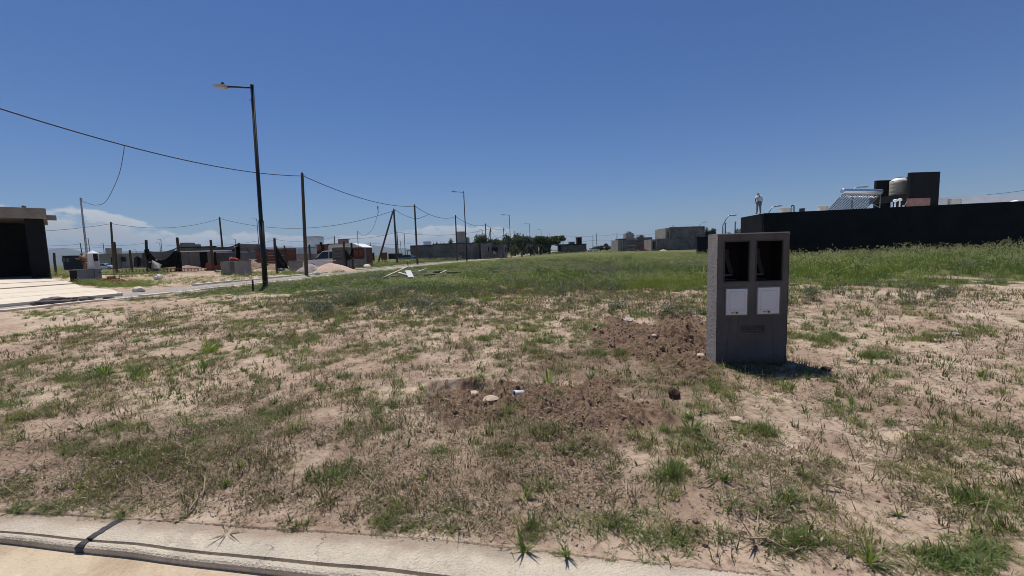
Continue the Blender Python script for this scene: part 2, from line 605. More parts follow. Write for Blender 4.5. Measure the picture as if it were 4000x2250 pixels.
def build_ground():
    rs = [0.6]
    while rs[-1] < 14000:
        r = rs[-1]
        k = 0.006 if r < 7 else (0.010 if r < 16 else (0.022 if r < 80 else 0.07))
        if r < 1.5: k = 0.03
        rs.append(r * (1 + k))
    rs = np.array(rs)
    fine = np.linspace(-62, 62, 560)
    coarse = np.linspace(62, 298, 60)[1:-1]
    az = np.radians(np.concatenate([fine, coarse]))
    A, Rr = np.meshgrid(az, rs)
    x, y = np.sin(A) * Rr, np.cos(A) * Rr
    soil = soil_mask(x, y) * (np.hypot(x, y) < 14)
    z = gz(x, y) + relief(x, y, soil)
    # under the streets and kerb the sheet dips so that slabs and tarmac lie on it
    q, s = q_of(x, y), s_of(x, y)
    z = np.where(q < 0.02, np.minimum(z, -0.06), z)
    instreet = (s < STREET_N) & (s > -STREET_W) & (y > -40) & (q > 0)
    z = np.where(instreet, z - 0.12, z)
    z = np.where(np.hypot(x, y) > 400, -0.05, z)
    n, m = x.shape
    idx = np.arange(n * m).reshape(n, m)
    a = idx[:-1, :]; b = np.roll(idx, -1, 1)[:-1, :]
    c = np.roll(idx, -1, 1)[1:, :]; d = idx[1:, :]
    faces = np.stack([a, b, c, d], -1).reshape(-1, 4)[:, ::-1]
    verts = np.stack([x, y, z], -1).reshape(-1, 3)
    # close the hole round the origin
    verts = np.vstack([verts, [[0, 0, -0.06]]])
    cidx = len(verts) - 1
    tri = np.stack([idx[0], np.roll(idx[0], -1), np.full(m, cidx)], -1)[:, ::-1]
    flat = np.concatenate([faces.ravel(), tri.ravel()])
    cnt = np.concatenate([np.full(len(faces), 4), np.full(m, 3)])
    mt, t, bs = new_mat('dry sandy ground')
    geo = t.node('ShaderNodeNewGeometry')
    pos = geo.outputs['Position']
    at = t.node('ShaderNodeAttribute', attribute_name='soil')
    ag = t.node('ShaderNodeAttribute', attribute_name='green')
    big = t.noise(pos, 0.55, 5, 0.6)
    mid = t.noise(pos, 2.6, 6, 0.62)
    fine_ = t.noise(pos, 17, 6, 0.65)
    grain = t.noise(pos, 90, 4, 0.7)
    sand = t.mix(t.ss(big, 0.38, 0.62), (0.53, 0.42, 0.305), (0.42, 0.31, 0.225))
    sand = t.mix(t.ss(mid, 0.45, 0.70), sand, (0.35, 0.245, 0.18))
    sand = t.mix(t.ss(fine_, 0.48, 0.68), sand, (0.225, 0.155, 0.112))
    sand = t.mix(t.ss(grain, 0.55, 0.80, 0, 0.7), sand, (0.16, 0.10, 0.07))
    sand = t.mix(t.ss(grain, 0.42, 0.25, 0, 0.5), sand, (0.66, 0.55, 0.42))
    dark = t.mix(t.ss(fine_, 0.35, 0.65), (0.088, 0.055, 0.037), (0.215, 0.145, 0.099))
    dark = t.mix(t.ss(grain, 0.5, 0.75), dark, (0.27, 0.18, 0.13))
    fs = t.math('ADD', at.outputs['Fac'], t.math('MULTIPLY', t.math('SUBTRACT', fine_, 0.5), 0.6))
    base = t.mix(t.ss(fs, 0.12, 0.80), sand, dark)
    grn = t.mix(t.ss(t.noise(pos, 0.8, 6, 0.7), 0.35, 0.65), (0.060, 0.085, 0.026), (0.115, 0.120, 0.045))
    grn = t.mix(t.ss(t.noise(pos, 0.06, 4, 0.6), 0.45, 0.62), grn, (0.16, 0.135, 0.065))
    base = t.mix(t.ss(t.math('ADD', ag.outputs['Fac'], t.math('MULTIPLY', t.math('SUBTRACT', mid, 0.5), 0.8)), 0.3, 0.7), base, grn)
    t.link(base, bs.inputs['Base Color'])
    bs.inputs['Roughness'].default_value = 0.97
    bs.inputs['Specular IOR Level'].default_value = 0.1
    hgt = t.math('ADD', t.math('MULTIPLY', fine_, 0.7), t.math('MULTIPLY', grain, 0.35))
    bp = t.node('ShaderNodeBump')
    bp.inputs['Strength'].default_value = 0.9
    bp.inputs['Distance'].default_value = 0.018
    t.link(hgt, bp.inputs['Height'])
    t.link(bp.outputs[0], bs.inputs['Normal'])
    me = np_mesh('ground', verts, flat, cnt, mt, smooth=True)
    xv, yv = verts[:, 0], verts[:, 1]
    sa = me.attributes.new('soil', 'FLOAT', 'POINT')
    sa.data.foreach_set('value', np.append(soil.ravel(), 0).astype(np.float32))
    gr = field_cover(xv, yv)
    ga = me.attributes.new('green', 'FLOAT', 'POINT')
    ga.data.foreach_set('value', gr.astype(np.float32))
    o = link('ground', me)
    tag(o, kind='structure')
    return o


# field edge in the photo: (px, py) of the border between bare sand and the tall grass
FE = np.array([(-900, 1210), (300, 1190), (700, 1165), (1000, 1150), (1200, 1165), (1500, 1160), (1900, 1140), (2300, 1135), (2700, 1120),
               (3100, 1120), (3500, 1112), (4000, 1105), (4700, 1085)], float)
FEG = G(FE[:, 0], FE[:, 1])
FE_AZ = np.arctan2(FEG[:, 0], FEG[:, 1])
FE_R = np.hypot(FEG[:, 0], FEG[:, 1])


def field_cover(x, y):
    """0..1 cover of tall green growth"""
    x, y = np.asarray(x, float), np.asarray(y, float)
    az, r = np.arctan2(x, y), np.hypot(x, y)
    er = np.interp(az, FE_AZ, FE_R)
    w = (fbm(x * 0.7, y * 0.7, 71, 4) - 0.5)
    f = sstep(-0.12, 0.14, np.log(np.maximum(r, .1) / er) + w * 0.35 + (fbm(x * 1.9, y * 1.9, 77, 4) - .5) * .55 * (r < 25))
    s = s_of(x, y)
    lot = sstep(STREET_N + .3, STREET_N + 1.2, s)
    left = np.where(s < -STREET_W - 0.6, 1.0, 0.0)
    # building site beyond the street: mostly bare, some grass near its kerb and far away
    site = 0.85 * sstep(0.46, 0.60, fbm(x * 0.22, y * 0.22, 81, 4)) * (1 - sstep(24, 28, y) * (1 - sstep(36, 46, y)) * sstep(-28, -24, x) * 0.9)
    site = np.maximum(site, sstep(60, 90, r) * 0.8)
    site = site * (1 - ((x < -17.5) & (y < 27.5)))
    g = f * lot + left * np.where(y > 5, site, 0)
    return np.clip(g, 0, 1) * (r > 4)


build_ground()


# ------------------------------------------------------------------ streets and kerbs
def pt_s(s, y):
    """point at signed offset s from street near edge, at world y"""
    k = (y - E0[1] - s * SN[1]) / SD[1]
    return E0 + SN * s + SD * k


def build_streets():
    asph = mat('grey concrete street', (0.27, 0.245, 0.22), (0.36, 0.325, 0.29), 0.7, 0.9, 0.003, 30)
    b = MB()
    ys = np.concatenate([np.arange(7, 60, 2.0), np.arange(60, 300, 6.0)])
    vs = []
    for yy in ys:
        for s in (-STREET_W + 0.02, STREET_N - 0.02):
            p = pt_s(s, yy)
            vs.append((p[0], p[1], float(gz(*p)) - 0.05))
    b.add(vs, [(2 * i, 2 * i + 1, 2 * i + 3, 2 * i + 2) for i in range(len(ys) - 1)])
    tag(b.build('street', asph, solid=-0.03), kind='structure')
    # kerb stones along both sides of that street
    kroot = tag(bpy.data.objects.new('street_kerb', None), kind='structure')
    COL.objects.link(kroot)
    kme = None
    for side, s0 in ((0, -STREET_W - 0.12), (1, STREET_N + 0.12)):
        for i, yy in enumerate(np.arange(12, 74, 1.25)):
            if side == 0 and 16 < yy < 21.0: continue
            p = pt_s(s0, yy)
            if kme is None:
                mb = MB().box(-0.13, 0.13, -0.57, 0.57, -0.2, 0.045)
                o = mb.build('kerb_stone', M['drive'], kroot, bevel=0.02)
                kme = o.data
            else:
                o = link('kerb_stone', kme, kroot)
            o.location = (p[0], p[1], float(gz(*p)) + rnd.uniform(-0.02, 0.02))
            o.rotation_euler = (rnd.uniform(-.01, .01), rnd.uniform(-.03, .03), -math.atan2(SD[0], SD[1]) + rnd.uniform(-.02, .02))
    # near street under the camera
    m, t, bs = new_mat('sandy washed street')
    pos = t.node('ShaderNodeNewGeometry').outputs['Position']
    a = t.noise(pos, 1.6, 6, 0.65, 0.6)
    g = t.noise(pos, 70, 4, 0.7)
    c = t.mix(t.ss(a, 0.40, 0.62), (0.56, 0.45, 0.31), (0.40, 0.295, 0.195))
    c = t.mix(t.ss(g, 0.5, 0.8, 0, 0.6), c, (0.20, 0.15, 0.10))
    c = t.mix(t.ss(t.noise(pos, 5, 5, 0.6), 0.6, 0.72), c, (0.62, 0.55, 0.43))
    t.link(c, bs.inputs['Base Color'])
    bs.inputs['Roughness'].default_value = 0.95
    bp = t.node('ShaderNodeBump'); bp.inputs['Distance'].default_value = 0.006
    t.link(g, bp.inputs['Height']); t.link(bp.outputs[0], bs.inputs['Normal'])
    def kp(u, v):
        p = K0 + KD * u + KN * (v + float(koff(u)))
        return (p[0], p[1])
    b = MB().grid(lambda i, j: (*kp(-30 + 60 * i, -0.12 - 8 * j), 0.058 - 0.02 * j), 3, 3)
    tag(b.build('road', m, solid=-0.03), kind='structure')
    # kerb: broad sloping slab and rounded lip, cast in sections
    m, t, bs = new_mat('kerb concrete')
    pos = t.node('ShaderNodeNewGeometry').outputs['Position']
    a = t.noise(pos, 2.2, 5, 0.6)
    g = t.noise(pos, 110, 4, 0.7)
    vv = t.node('ShaderNodeTexVoronoi'); vv.inputs['Scale'].default_value = 75
    t.link(pos, vv.inputs['Vector'])
    c = t.mix(t.ss(a, 0.35, 0.65), (0.70, 0.60, 0.46), (0.58, 0.50, 0.39))
    c = t.mix(t.ss(g, 0.52, 0.75, 0, 0.75), c, (0.27, 0.225, 0.175))
    c = t.mix(t.ss(vv.outputs['Distance'], 0.10, 0.0, 0, 0.8), c, (0.13, 0.11, 0.09))
    c = t.mix(t.ss(t.noise(pos, 9, 5, 0.65), 0.58, 0.70, 0, 0.5), c, (0.36, 0.31, 0.25))
    sp = t.node('ShaderNodeSeparateXYZ'); t.link(pos, sp.inputs[0])
    qv = t.math('ADD', t.math('MULTIPLY', t.math('SUBTRACT', sp.outputs[0], float(K0[0])), float(KN[0])), t.math('MULTIPLY', t.math('SUBTRACT', sp.outputs[1], float(K0[1])), float(KN[1])))
    wash = t.math('ADD', qv, t.math('MULTIPLY', t.math('SUBTRACT', t.noise(pos, 6, 5, 0.65), 0.5), 0.16))
    c = t.mix(t.ss(wash, -0.10, 0.01, 0, .85), c, (0.36, 0.265, 0.19))
    c = t.mix(t.ss(t.noise(pos, 3.5, 6, .7), .52, .66, 0, .45), c, (0.33, 0.28, 0.225))
    dv = t.node('ShaderNodeTexVoronoi', feature='DISTANCE_TO_EDGE'); dv.inputs['Scale'].default_value = 1.1
    wv = t.node('ShaderNodeVectorMath', operation='ADD'); t.link(pos, wv.inputs[0])
    wn = t.node('ShaderNodeVectorMath', operation='SCALE'); t.link(t.noise(pos, 7, 4, 0.6, out=1), wn.inputs[0]); wn.inputs['Scale'].default_value = 0.25
    t.link(wn.outputs[0], wv.inputs[1]); t.link(wv.outputs[0], dv.inputs['Vector'])
    crack = t.math('MULTIPLY', t.ss(dv.outputs['Distance'], 0.005, 0.001, 0, .7), t.ss(t.noise(pos, 1.2, 2, .5), .54, .60))
    c = t.mix(crack, c, (0.10, 0.08, 0.065))
    t.link(c, bs.inputs['Base Color'])
    bs.inputs['Roughness'].default_value = 0.95
    bp = t.node('ShaderNodeBump'); bp.inputs['Distance'].default_value = 0.010
    t.link(t.math('ADD', g, t.math('MULTIPLY', vv.outputs['Distance'], 0.6)), bp.inputs['Height']); t.link(bp.outputs[0], bs.inputs['Normal'])
    tar = mat('tar joint', (0.025, 0.024, 0.03), (0.06, 0.058, 0.065), 20, 0.8, 0.003, 60)
    kr = tag(bpy.data.objects.new('kerb', None), kind='structure')
    COL.objects.link(kr)
    # cross-section (v offset from lot edge, z): slab, groove, lip, rounded face
    prof = [(0.035, -0.10), (0.035, 0.122), (0.0, 0.128), (-0.08, 0.130), (-0.136, 0.127), (-0.138, 0.108), (-0.149, 0.108), (-0.152, 0.126),
            (-0.166, 0.127), (-0.176, 0.124), (-0.183, 0.116), (-0.185, 0.106), (-0.182, 0.085), (-0.178, 0.045), (-0.30, 0.040), (-0.30, -0.10)]
    ucuts = [-14.0, -10.6, -7.2, -4.0, -2.135, 1.35, 4.6, 7.8, 11.0, 14.0]
    jg = G(480, 2010)
    ucuts[4] = float((np.array(G(455, 2040)[:2]) - K0) @ KD)
    for i in range(len(ucuts) - 1):
        b = MB()
        us = np.linspace(ucuts[i] + 0.012, ucuts[i + 1] - 0.012, 40)
        n = len(prof)
        vs = []
        for u in us:
            for (v, z) in prof:
                w = float(fbm(u * 1.7, v * 3, 91, 3) - 0.5)
                v = v * float(np.interp(u, [-4.5, -2.9, -0.85, 1.0], [.76, .78, 1.24, 1.36]))
                p = kp(u, v + w * 0.018)
                vs.append((p[0], p[1], z + w * 0.012))
        fs = [(a_ * n + k, a_ * n + (k + 1) % n, (a_ + 1) * n + (k + 1) % n, (a_ + 1) * n + k) for a_ in range(len(us) - 1) for k in range(n)]
        fs += [tuple(range(n)), tuple(range((len(us) - 1) * n, len(us) * n))[::-1]]
        b.add(vs, fs)
        b.build('kerb_section', m, kr)
    for i in range(1, len(ucuts) - 1):
        if i in (4, ):
            b = MB()
            kf = float(np.interp(ucuts[i], [-4.5, -2.9, -0.85, 1.0], [.76, .78, 1.24, 1.36]))
            line = []
            for (va, za), (vb, zb_) in zip(prof[1:-2], prof[2:-1]):
                m_ = max(1, int(abs(va - vb) / .008))
                line += [(va + (vb - va) * q / m_, za + (zb_ - za) * q / m_) for q in range(m_)]
            rows = []
            for q, (v, z) in enumerate(line):
                w0 = .010 + .020 * float(fbm(q * .35, 1.5, 951, 3))
                w1 = .010 + .020 * float(fbm(q * .35, 7.5, 953, 3))
                sh_ = .01 * (float(fbm(q * .12, 3.3, 955, 2)) - .5)
                dz = .0035 if v > -.17 else .006
                dv = -.004 if v < -.17 else 0
                rows.append((*kp(ucuts[i] - w0 + sh_, v * kf + dv), max(z, .10 if -.16 < v < -.13 else -1) + dz))
                rows.append((*kp(ucuts[i] + w1 + sh_, v * kf + dv), max(z, .10 if -.16 < v < -.13 else -1) + dz))
            b.add(rows, [(2 * q, 2 * q + 1, 2 * q + 3, 2 * q + 2) for q in range(len(line) - 1)])
            b.build('tar_joint', tar, kr, solid=0.006)


build_streets()


# ------------------------------------------------------------------ buildings
def wx(px, py, Y):
    return float(P(px, py, Y)[0])


def wz(px, py, Y):
    return float(P(px, py, Y)[2])


def blk(b, pl, pr, ptop, Y, depth, pbase=None, z0=None):
    """solid whose front face spans photo columns pl..pr with its top at row ptop, standing at distance Y"""
    pm = (pl + pr) / 2
    yb = pbase if pbase else 980
    x0, x1 = wx(pl, yb, Y), wx(pr, yb, Y)
    zt = wz(pm, ptop, Y)
    zb = z0 if z0 is not None else (wz(pm, pbase, Y) if pbase else float(gz((x0 + x1) / 2, Y)) - 0.4)
    return b.box(min(x0, x1), max(x0, x1), Y, Y + depth, zb, zt)


def bld(name, label, cat, pl, pr, Y, group=None):
    x = (wx(pl, 980, Y) + wx(pr, 980, Y)) / 2
    return thing(name, label, cat, (x, Y, float(gz(x, Y))), 0, group)


def put(root, name, material, *boxes, bevel=0.0, smooth=False):
    """boxes: (pl, pr, ptop, Y, depth[, pbase])"""
    b = MB()
    for a in boxes:
        blk(b, *a)
    return b.build(name, material, root, bevel=bevel, smooth=smooth, world=True)


def window(root, pl, pr, pt, pb, Y, frame=M['render_dark'], hole=M['dark_hole'], name='window'):
    """dark opening with a thin frame, standing 4 cm proud of the wall plane Y"""
    x0, x1 = sorted((wx(pl, (pt + pb) / 2, Y), wx(pr, (pt + pb) / 2, Y)))
    pm = (pl + pr) / 2
    z0, z1 = wz(pm, pb, Y), wz(pm, pt, Y)
    t = max(0.05, (x1 - x0) * 0.05)
    f = MB()
    f.box(x0 - t, x1 + t, Y - 0.05, Y + 0.05, z1, z1 + t)
    f.box(x0 - t, x1 + t, Y - 0.05, Y + 0.05, z0 - t, z0)
    f.box(x0 - t, x0, Y - 0.05, Y + 0.05, z0, z1)
    f.box(x1, x1 + t, Y - 0.05, Y + 0.05, z0, z1)
    fo = f.build(name, frame, root, world=True)
    po = MB().box(x0, x1, Y - 0.012, Y + 0.03, z0, z1)
    po.v = [tuple(np.array(v) - np.array(root.location)) for v in po.v]
    po.build('opening' if hole is M['dark_hole'] else 'pane', hole, fo)
    return fo


def black_house():
    """long black house filling the right of the photo"""
    Yb = 32.6
    zr = wz(2985, 833, Yb)
    B = P(2985, 833, Yb)
    A = P(2894, 850, Yfor(2894, 850, zr))
    Cc = P(4000, 785, Yfor(4000, 785, zr))
    dirn = (Cc - B)[:2]; dirn /= np.linalg.norm(dirn)
    C2 = B[:2] + dirn * 46
    nrm = np.array([-dirn[1], dirn[0]])
    root = thing('black_house', 'long low black rendered house with water tower and tanks on its flat roof', 'house', (*B[:2], float(gz(*B[:2]))))
    A2, B2 = A[:2], B[:2]
    sd = A2 / np.linalg.norm(A2) + np.array([.06, 0])
    poly = [A2, B2, C2, C2 + nrm * 14, A2 + sd * 12]
    w = MB()
    w.prism(poly, -0.2, zr - 0.12)
    o = w.build('wall', M['black_render'], root, world=True)
    # parapet upstands
    p = MB()
    th = 0.18
    for a, c in ((A2, B2), (B2, C2)):
        d = (c - a) / np.linalg.norm(c - a)
        n = np.array([-d[1], d[0]])
        p.prism([a - n * .004, c - n * .004, c + n * th, a + n * th], zr - 0.14, zr)
    p.build('parapet', M['black_render'], root, world=True)
    r = MB()
    ins = [A2 + nrm * .9 + dirn * .9, B2 + nrm * .4, C2 + nrm * .4 - dirn, C2 + nrm * 13.6 - dirn, A2 + sd * 11 + dirn * .6]
    r.prism(ins, zr - 0.118, zr - 0.10)
    r.build('roof', M['white_render'], root, world=True)
    # water tower on the roof
    Yt = 36.0
    def bx(pl, pr, pt, Y, dep, pb=850):
        x0, x1 = wx(pl, 740, Y), wx(pr, 740, Y)
        return (x0, x1, Y, Y + dep, zr - 0.1 if pb == 850 else wz((pl + pr) / 2, pb, Y), wz((pl + pr) / 2, pt, Y))
    t = MB()
    t.box(*bx(3553, 3669, 672, 35.0, 0.25))
    x1 = wx(3669, 740, 35.0)
    t.box(x1 - .25, x1 - 0.003, 35.25, 38.9, zr - .1, wz(3611, 672, 35.0) - 0.004)
    t.box(*bx(3423, 3482, 704, 38.6, 0.25))
    x0 = wx(3423, 740, 38.6)
    t.build('tower_wall', M['black_render'], root, world=True)
    s = MB()
    xa, xb = wx(3440, 760, 37.4), wx(3553, 760, 35.1)
    zt, zb = wz(3500, 762, 36.2), wz(3500, 786, 36.2)
    s.prism([(xa, 37.3), (xb, 35.26), (xb + .3, 38.5), (xa, 38.55)], zb, zt)
    s.build('tower_slab', M['black_render'], root, world=True)
    # low white parapet of the far roof edge
    f = MB()
    p0, p1 = P(3672, 790, 36.5), P(4300, 745, 34.5)
    f.prism([p0[:2], p1[:2], p1[:2] + (0, .2), p0[:2] + (0, .2)], zr - .1, wz(3850, 765, 36))
    f.build('back_parapet', M['white_render'], root, world=True)
    return root, zr, zt


BH, ZR, ZSLAB = black_house()


def water_tank(px, Y, rad, h, label):
    x = wx(px, 720, Y)
    r = thing('water_tank', label, 'water tank', (x, Y, ZSLAB), 0, 'water tanks on the black house')
    prof = [(rad * .97, 0), (rad, .05)]
    for k in range(3):
        z = h * (0.2 + .27 * k)
        prof += [(rad, z), (rad * .985, z + .03), (rad, z + .06)]
    prof += [(rad, h)]
    MB().lathe(prof, 28).build('body', M['tank'], r, smooth=True)
    MB().lathe([(rad * 1.01, h + .002), (rad * .98, h + .05), (rad * .55, h + .26), (rad * .45, h + .28)], 28).build('shoulder', M['tank_top'], r, smooth=True)
    MB().lathe([(rad * .47, h + .283), (rad * .5, h + .31), (rad * .44, h + .36), (rad * .15, h + .39)], 24).build('lid', M['tank_lid'], r, smooth=True)


water_tank(3511, 37.0, 0.63, 1.28, 'beige plastic water tank in full view on the black roof tower')
water_tank(3585, 36.7, 0.63, 1.52, 'second beige water tank half hidden behind the tall black tower wall')


def ac_unit(px0, px1, pt, Y, label, pipe=False):
    x0, x1 = wx(px0, 810, Y), wx(px1, 810, Y)
    z0, z1 = ZR - 0.1, wz((px0 + px1) / 2, pt, Y)
    w = x1 - x0
    r = thing('air_conditioner', label, 'air conditioner', ((x0 + x1) / 2, Y, z0), 0, 'air conditioner units on the black roof')
    MB().box(-w / 2, w / 2, 0, .32, 0.12, z1 - z0).build('casing', M['ac'], r, bevel=.02)
    MB().box(-w / 2 - .02, w / 2 + .02, -.02, .34, z1 - z0 + .002, z1 - z0 + .03).build('top_panel', M['white_metal'], r, bevel=.008)
    for k in range(6):
        z = .2 + (z1 - z0 - .28) * k / 5
        MB().box(w * .28, w * .46, -.012, -.001, z, z + .035).build('grille_slat', M['grey_metal'], r)
    for k in (-1, 1):
        MB().box(k * w * .35 - .04, k * w * .35 + .04, 0.02, .3, 0, .118).build('foot', M['grey_metal'], r)
    if pipe:
        pts = [(w * .52, .16, .15), (w * .52, .16, z1 - z0 + .12), (w * .56, .16, z1 - z0 + .2), (w * .66, .16, z1 - z0 + .22), (w * .75, .16, z1 - z0 + .12), (w * .78, .16, 0.1)]
        MB().tube(pts, .045, 8).build('pipe', M['cable'], r, smooth=True)


ac_unit(3054, 3096, 812, 35.0, 'air conditioner with a bent black pipe behind the standing person', True)
ac_unit(3203, 3236, 804, 34.6, 'air conditioner left of the solar water heater')
ac_unit(3716, 3757, 776, 34.0, 'air conditioner in front of the white back parapet')


def solar_heater():
    Y = 35.2
    a = math.radians(14)
    L, R = P(3290, 750, Y), P(3440, 742, Y)
    ln = (R[0] - L[0]) / math.cos(a)
    for _ in range(8):
        ln = (float(P(3442, 742, Y + ln * math.sin(a))[0]) - L[0]) / math.cos(a)
    zc = wz(3365, 745, Y)
    r = thing('solar_water_heater', 'solar water heater with steel tank and slanted row of glass tubes', 'solar heater', (L[0], Y, ZR - .1), a)
    h = zc - (ZR - .1)
    MB().tube([(0, 0, h), (.03, 0, h), (ln - .03, 0, h), (ln, 0, h)], [.19, .215, .215, .19], 20).build('tank', M['steel'], r, smooth=False)
    MB().box(.1, ln - .05, -.08, .12, h - .27, h - .20).build('manifold', M['grey_metal'], r, bevel=.01)
    n = 24
    for k in range(n):
        x = .14 + (ln - .28) * k / (n - 1)
        p = MB().tube([(x, 0.02, h - .24), (x - .25, 1.36, .12)], .031, 6)
        if k == 0:
            o = p.build('glass_tube', M['tube_glass'], r, smooth=True); first = o
        else:
            o = first.copy(); COL.objects.link(o); o.parent = r; o.location.x = x - .14
    for x in (.05, ln - .05):
        f = MB()
        f.bar((x, 0.0, h - .2), (x, 0.0, 0), .04, .04)
        f.bar((x, 0.04, h - .25), (x - .25, 1.40, .10), .03, .03)
        f.bar((x, 0.0, .55), (x, .65, h * .5), .03, .03)
        f.build('frame', M['grey_metal'], r)
    f = MB()
    f.bar((.05, -.03, .1), (ln - .05, -.03, h - .35), .03, .02)
    f.bar((ln - .05, -.05, .1), (.05, -.05, h - .35), .03, .02)
    f.bar((-.2, 1.41, .1), (ln - .3, 1.41, .1), .05, .05)
    f.build('brace', M['grey_metal'], r)


solar_heater()


def roof_bits():
    for i, (px, lab) in enumerate(((3497, 'left white capped vent pipe under the tank slab'), (3515, 'right white capped vent pipe under the tank slab'))):
        Y = 34.2 + .1 * i
        x = wx(px, 790, Y)
        r = thing('vent_pipe', lab, 'vent pipe', (x, Y, ZR - .1), 0, 'capped vents on the black roof')
        h = wz(px, 782 - 3 * i, Y) - ZR + .1
        MB().tube([(0, 0, 0), (0, 0, h)], .055, 12).build('pipe', M['white_metal'], r, smooth=True)
        MB().lathe([(.10, h - .12), (.15, h - .10), (.15, h + .02), (.08, h + .08)], 16).build('cap', M['white_metal'], r, smooth=True)
    Y = 34.1
    x = wx(3529, 800, Y)
    r = thing('water_pump', 'small white pump fitting beside the vent pipes', 'pump', (x, Y, ZR - .1))
    MB().box(-.2, .2, -.12, .12, .28, .38).build('body', M['white_metal'], r, bevel=.02)
    for k in (-.12, .13):
        MB().tube([(k, -.02, 0), (k, -.02, .278)], .06, 10).build('foot', M['white_plastic'], r)
    MB().lathe([(.05, .382), (.09, .45), (.04, .53)], 10).build('knob', M['white_plastic'], r)
    MB().bar((.1, .03, .4), (.42, .03, 1.05), .03, .03).build('lever', M['grey_metal'], r)
    Y = 33.9
    x0, x1 = wx(3544, 790, Y), wx(3634, 790, Y)
    b = MB().box(x0, x1, Y, Y + .06, ZR - .1, wz(3590, 774, Y))
    o = b.build('board', M['pink_panel'], None, bevel=.008)
    tag(o, 'pinkish framed board leaning at the foot of the black tower', 'board')
    Y = 34.4
    x = wx(3133, 815, Y)
    r = thing('roof_vent', 'small black square vent between two air conditioners', 'vent', (x, Y, ZR - .1))
    MB().box(-.14, .14, -.14, .14, 0, wz(3133, 816, Y) - ZR + .1).build('duct', M['black_metal'], r, bevel=.01)
    MB().box(-.17, .17, -.17, .17, wz(3133, 816, Y) - ZR + .102, wz(3133, 816, Y) - ZR + .14).build('cap', M['black_metal'], r, bevel=.01)
    Y = 33.2
    x = wx(3963, 780, Y)
    bm = bmesh.new()
    bmesh.ops.create_icosphere(bm, subdivisions=3, radius=.32)
    for v in bm.verts:
        n = float(fbm(v.co.x * 4 + 9, v.co.y * 4 + v.co.z * 5, 5, 3)) - .5
        v.co *= 1 + .5 * n
        v.co.z = v.co.z * .9 + .2
    me = bpy.data.meshes.new('sack'); bm.to_mesh(me); bm.free(); me.materials.append(M['white_cloth'])
    for p in me.polygons: p.use_smooth = True
    o = link('sack', me); o.location = (x, Y, ZR - .02)
    tag(o, 'crumpled white sack on the right end of the black roof', 'sack')


roof_bits()


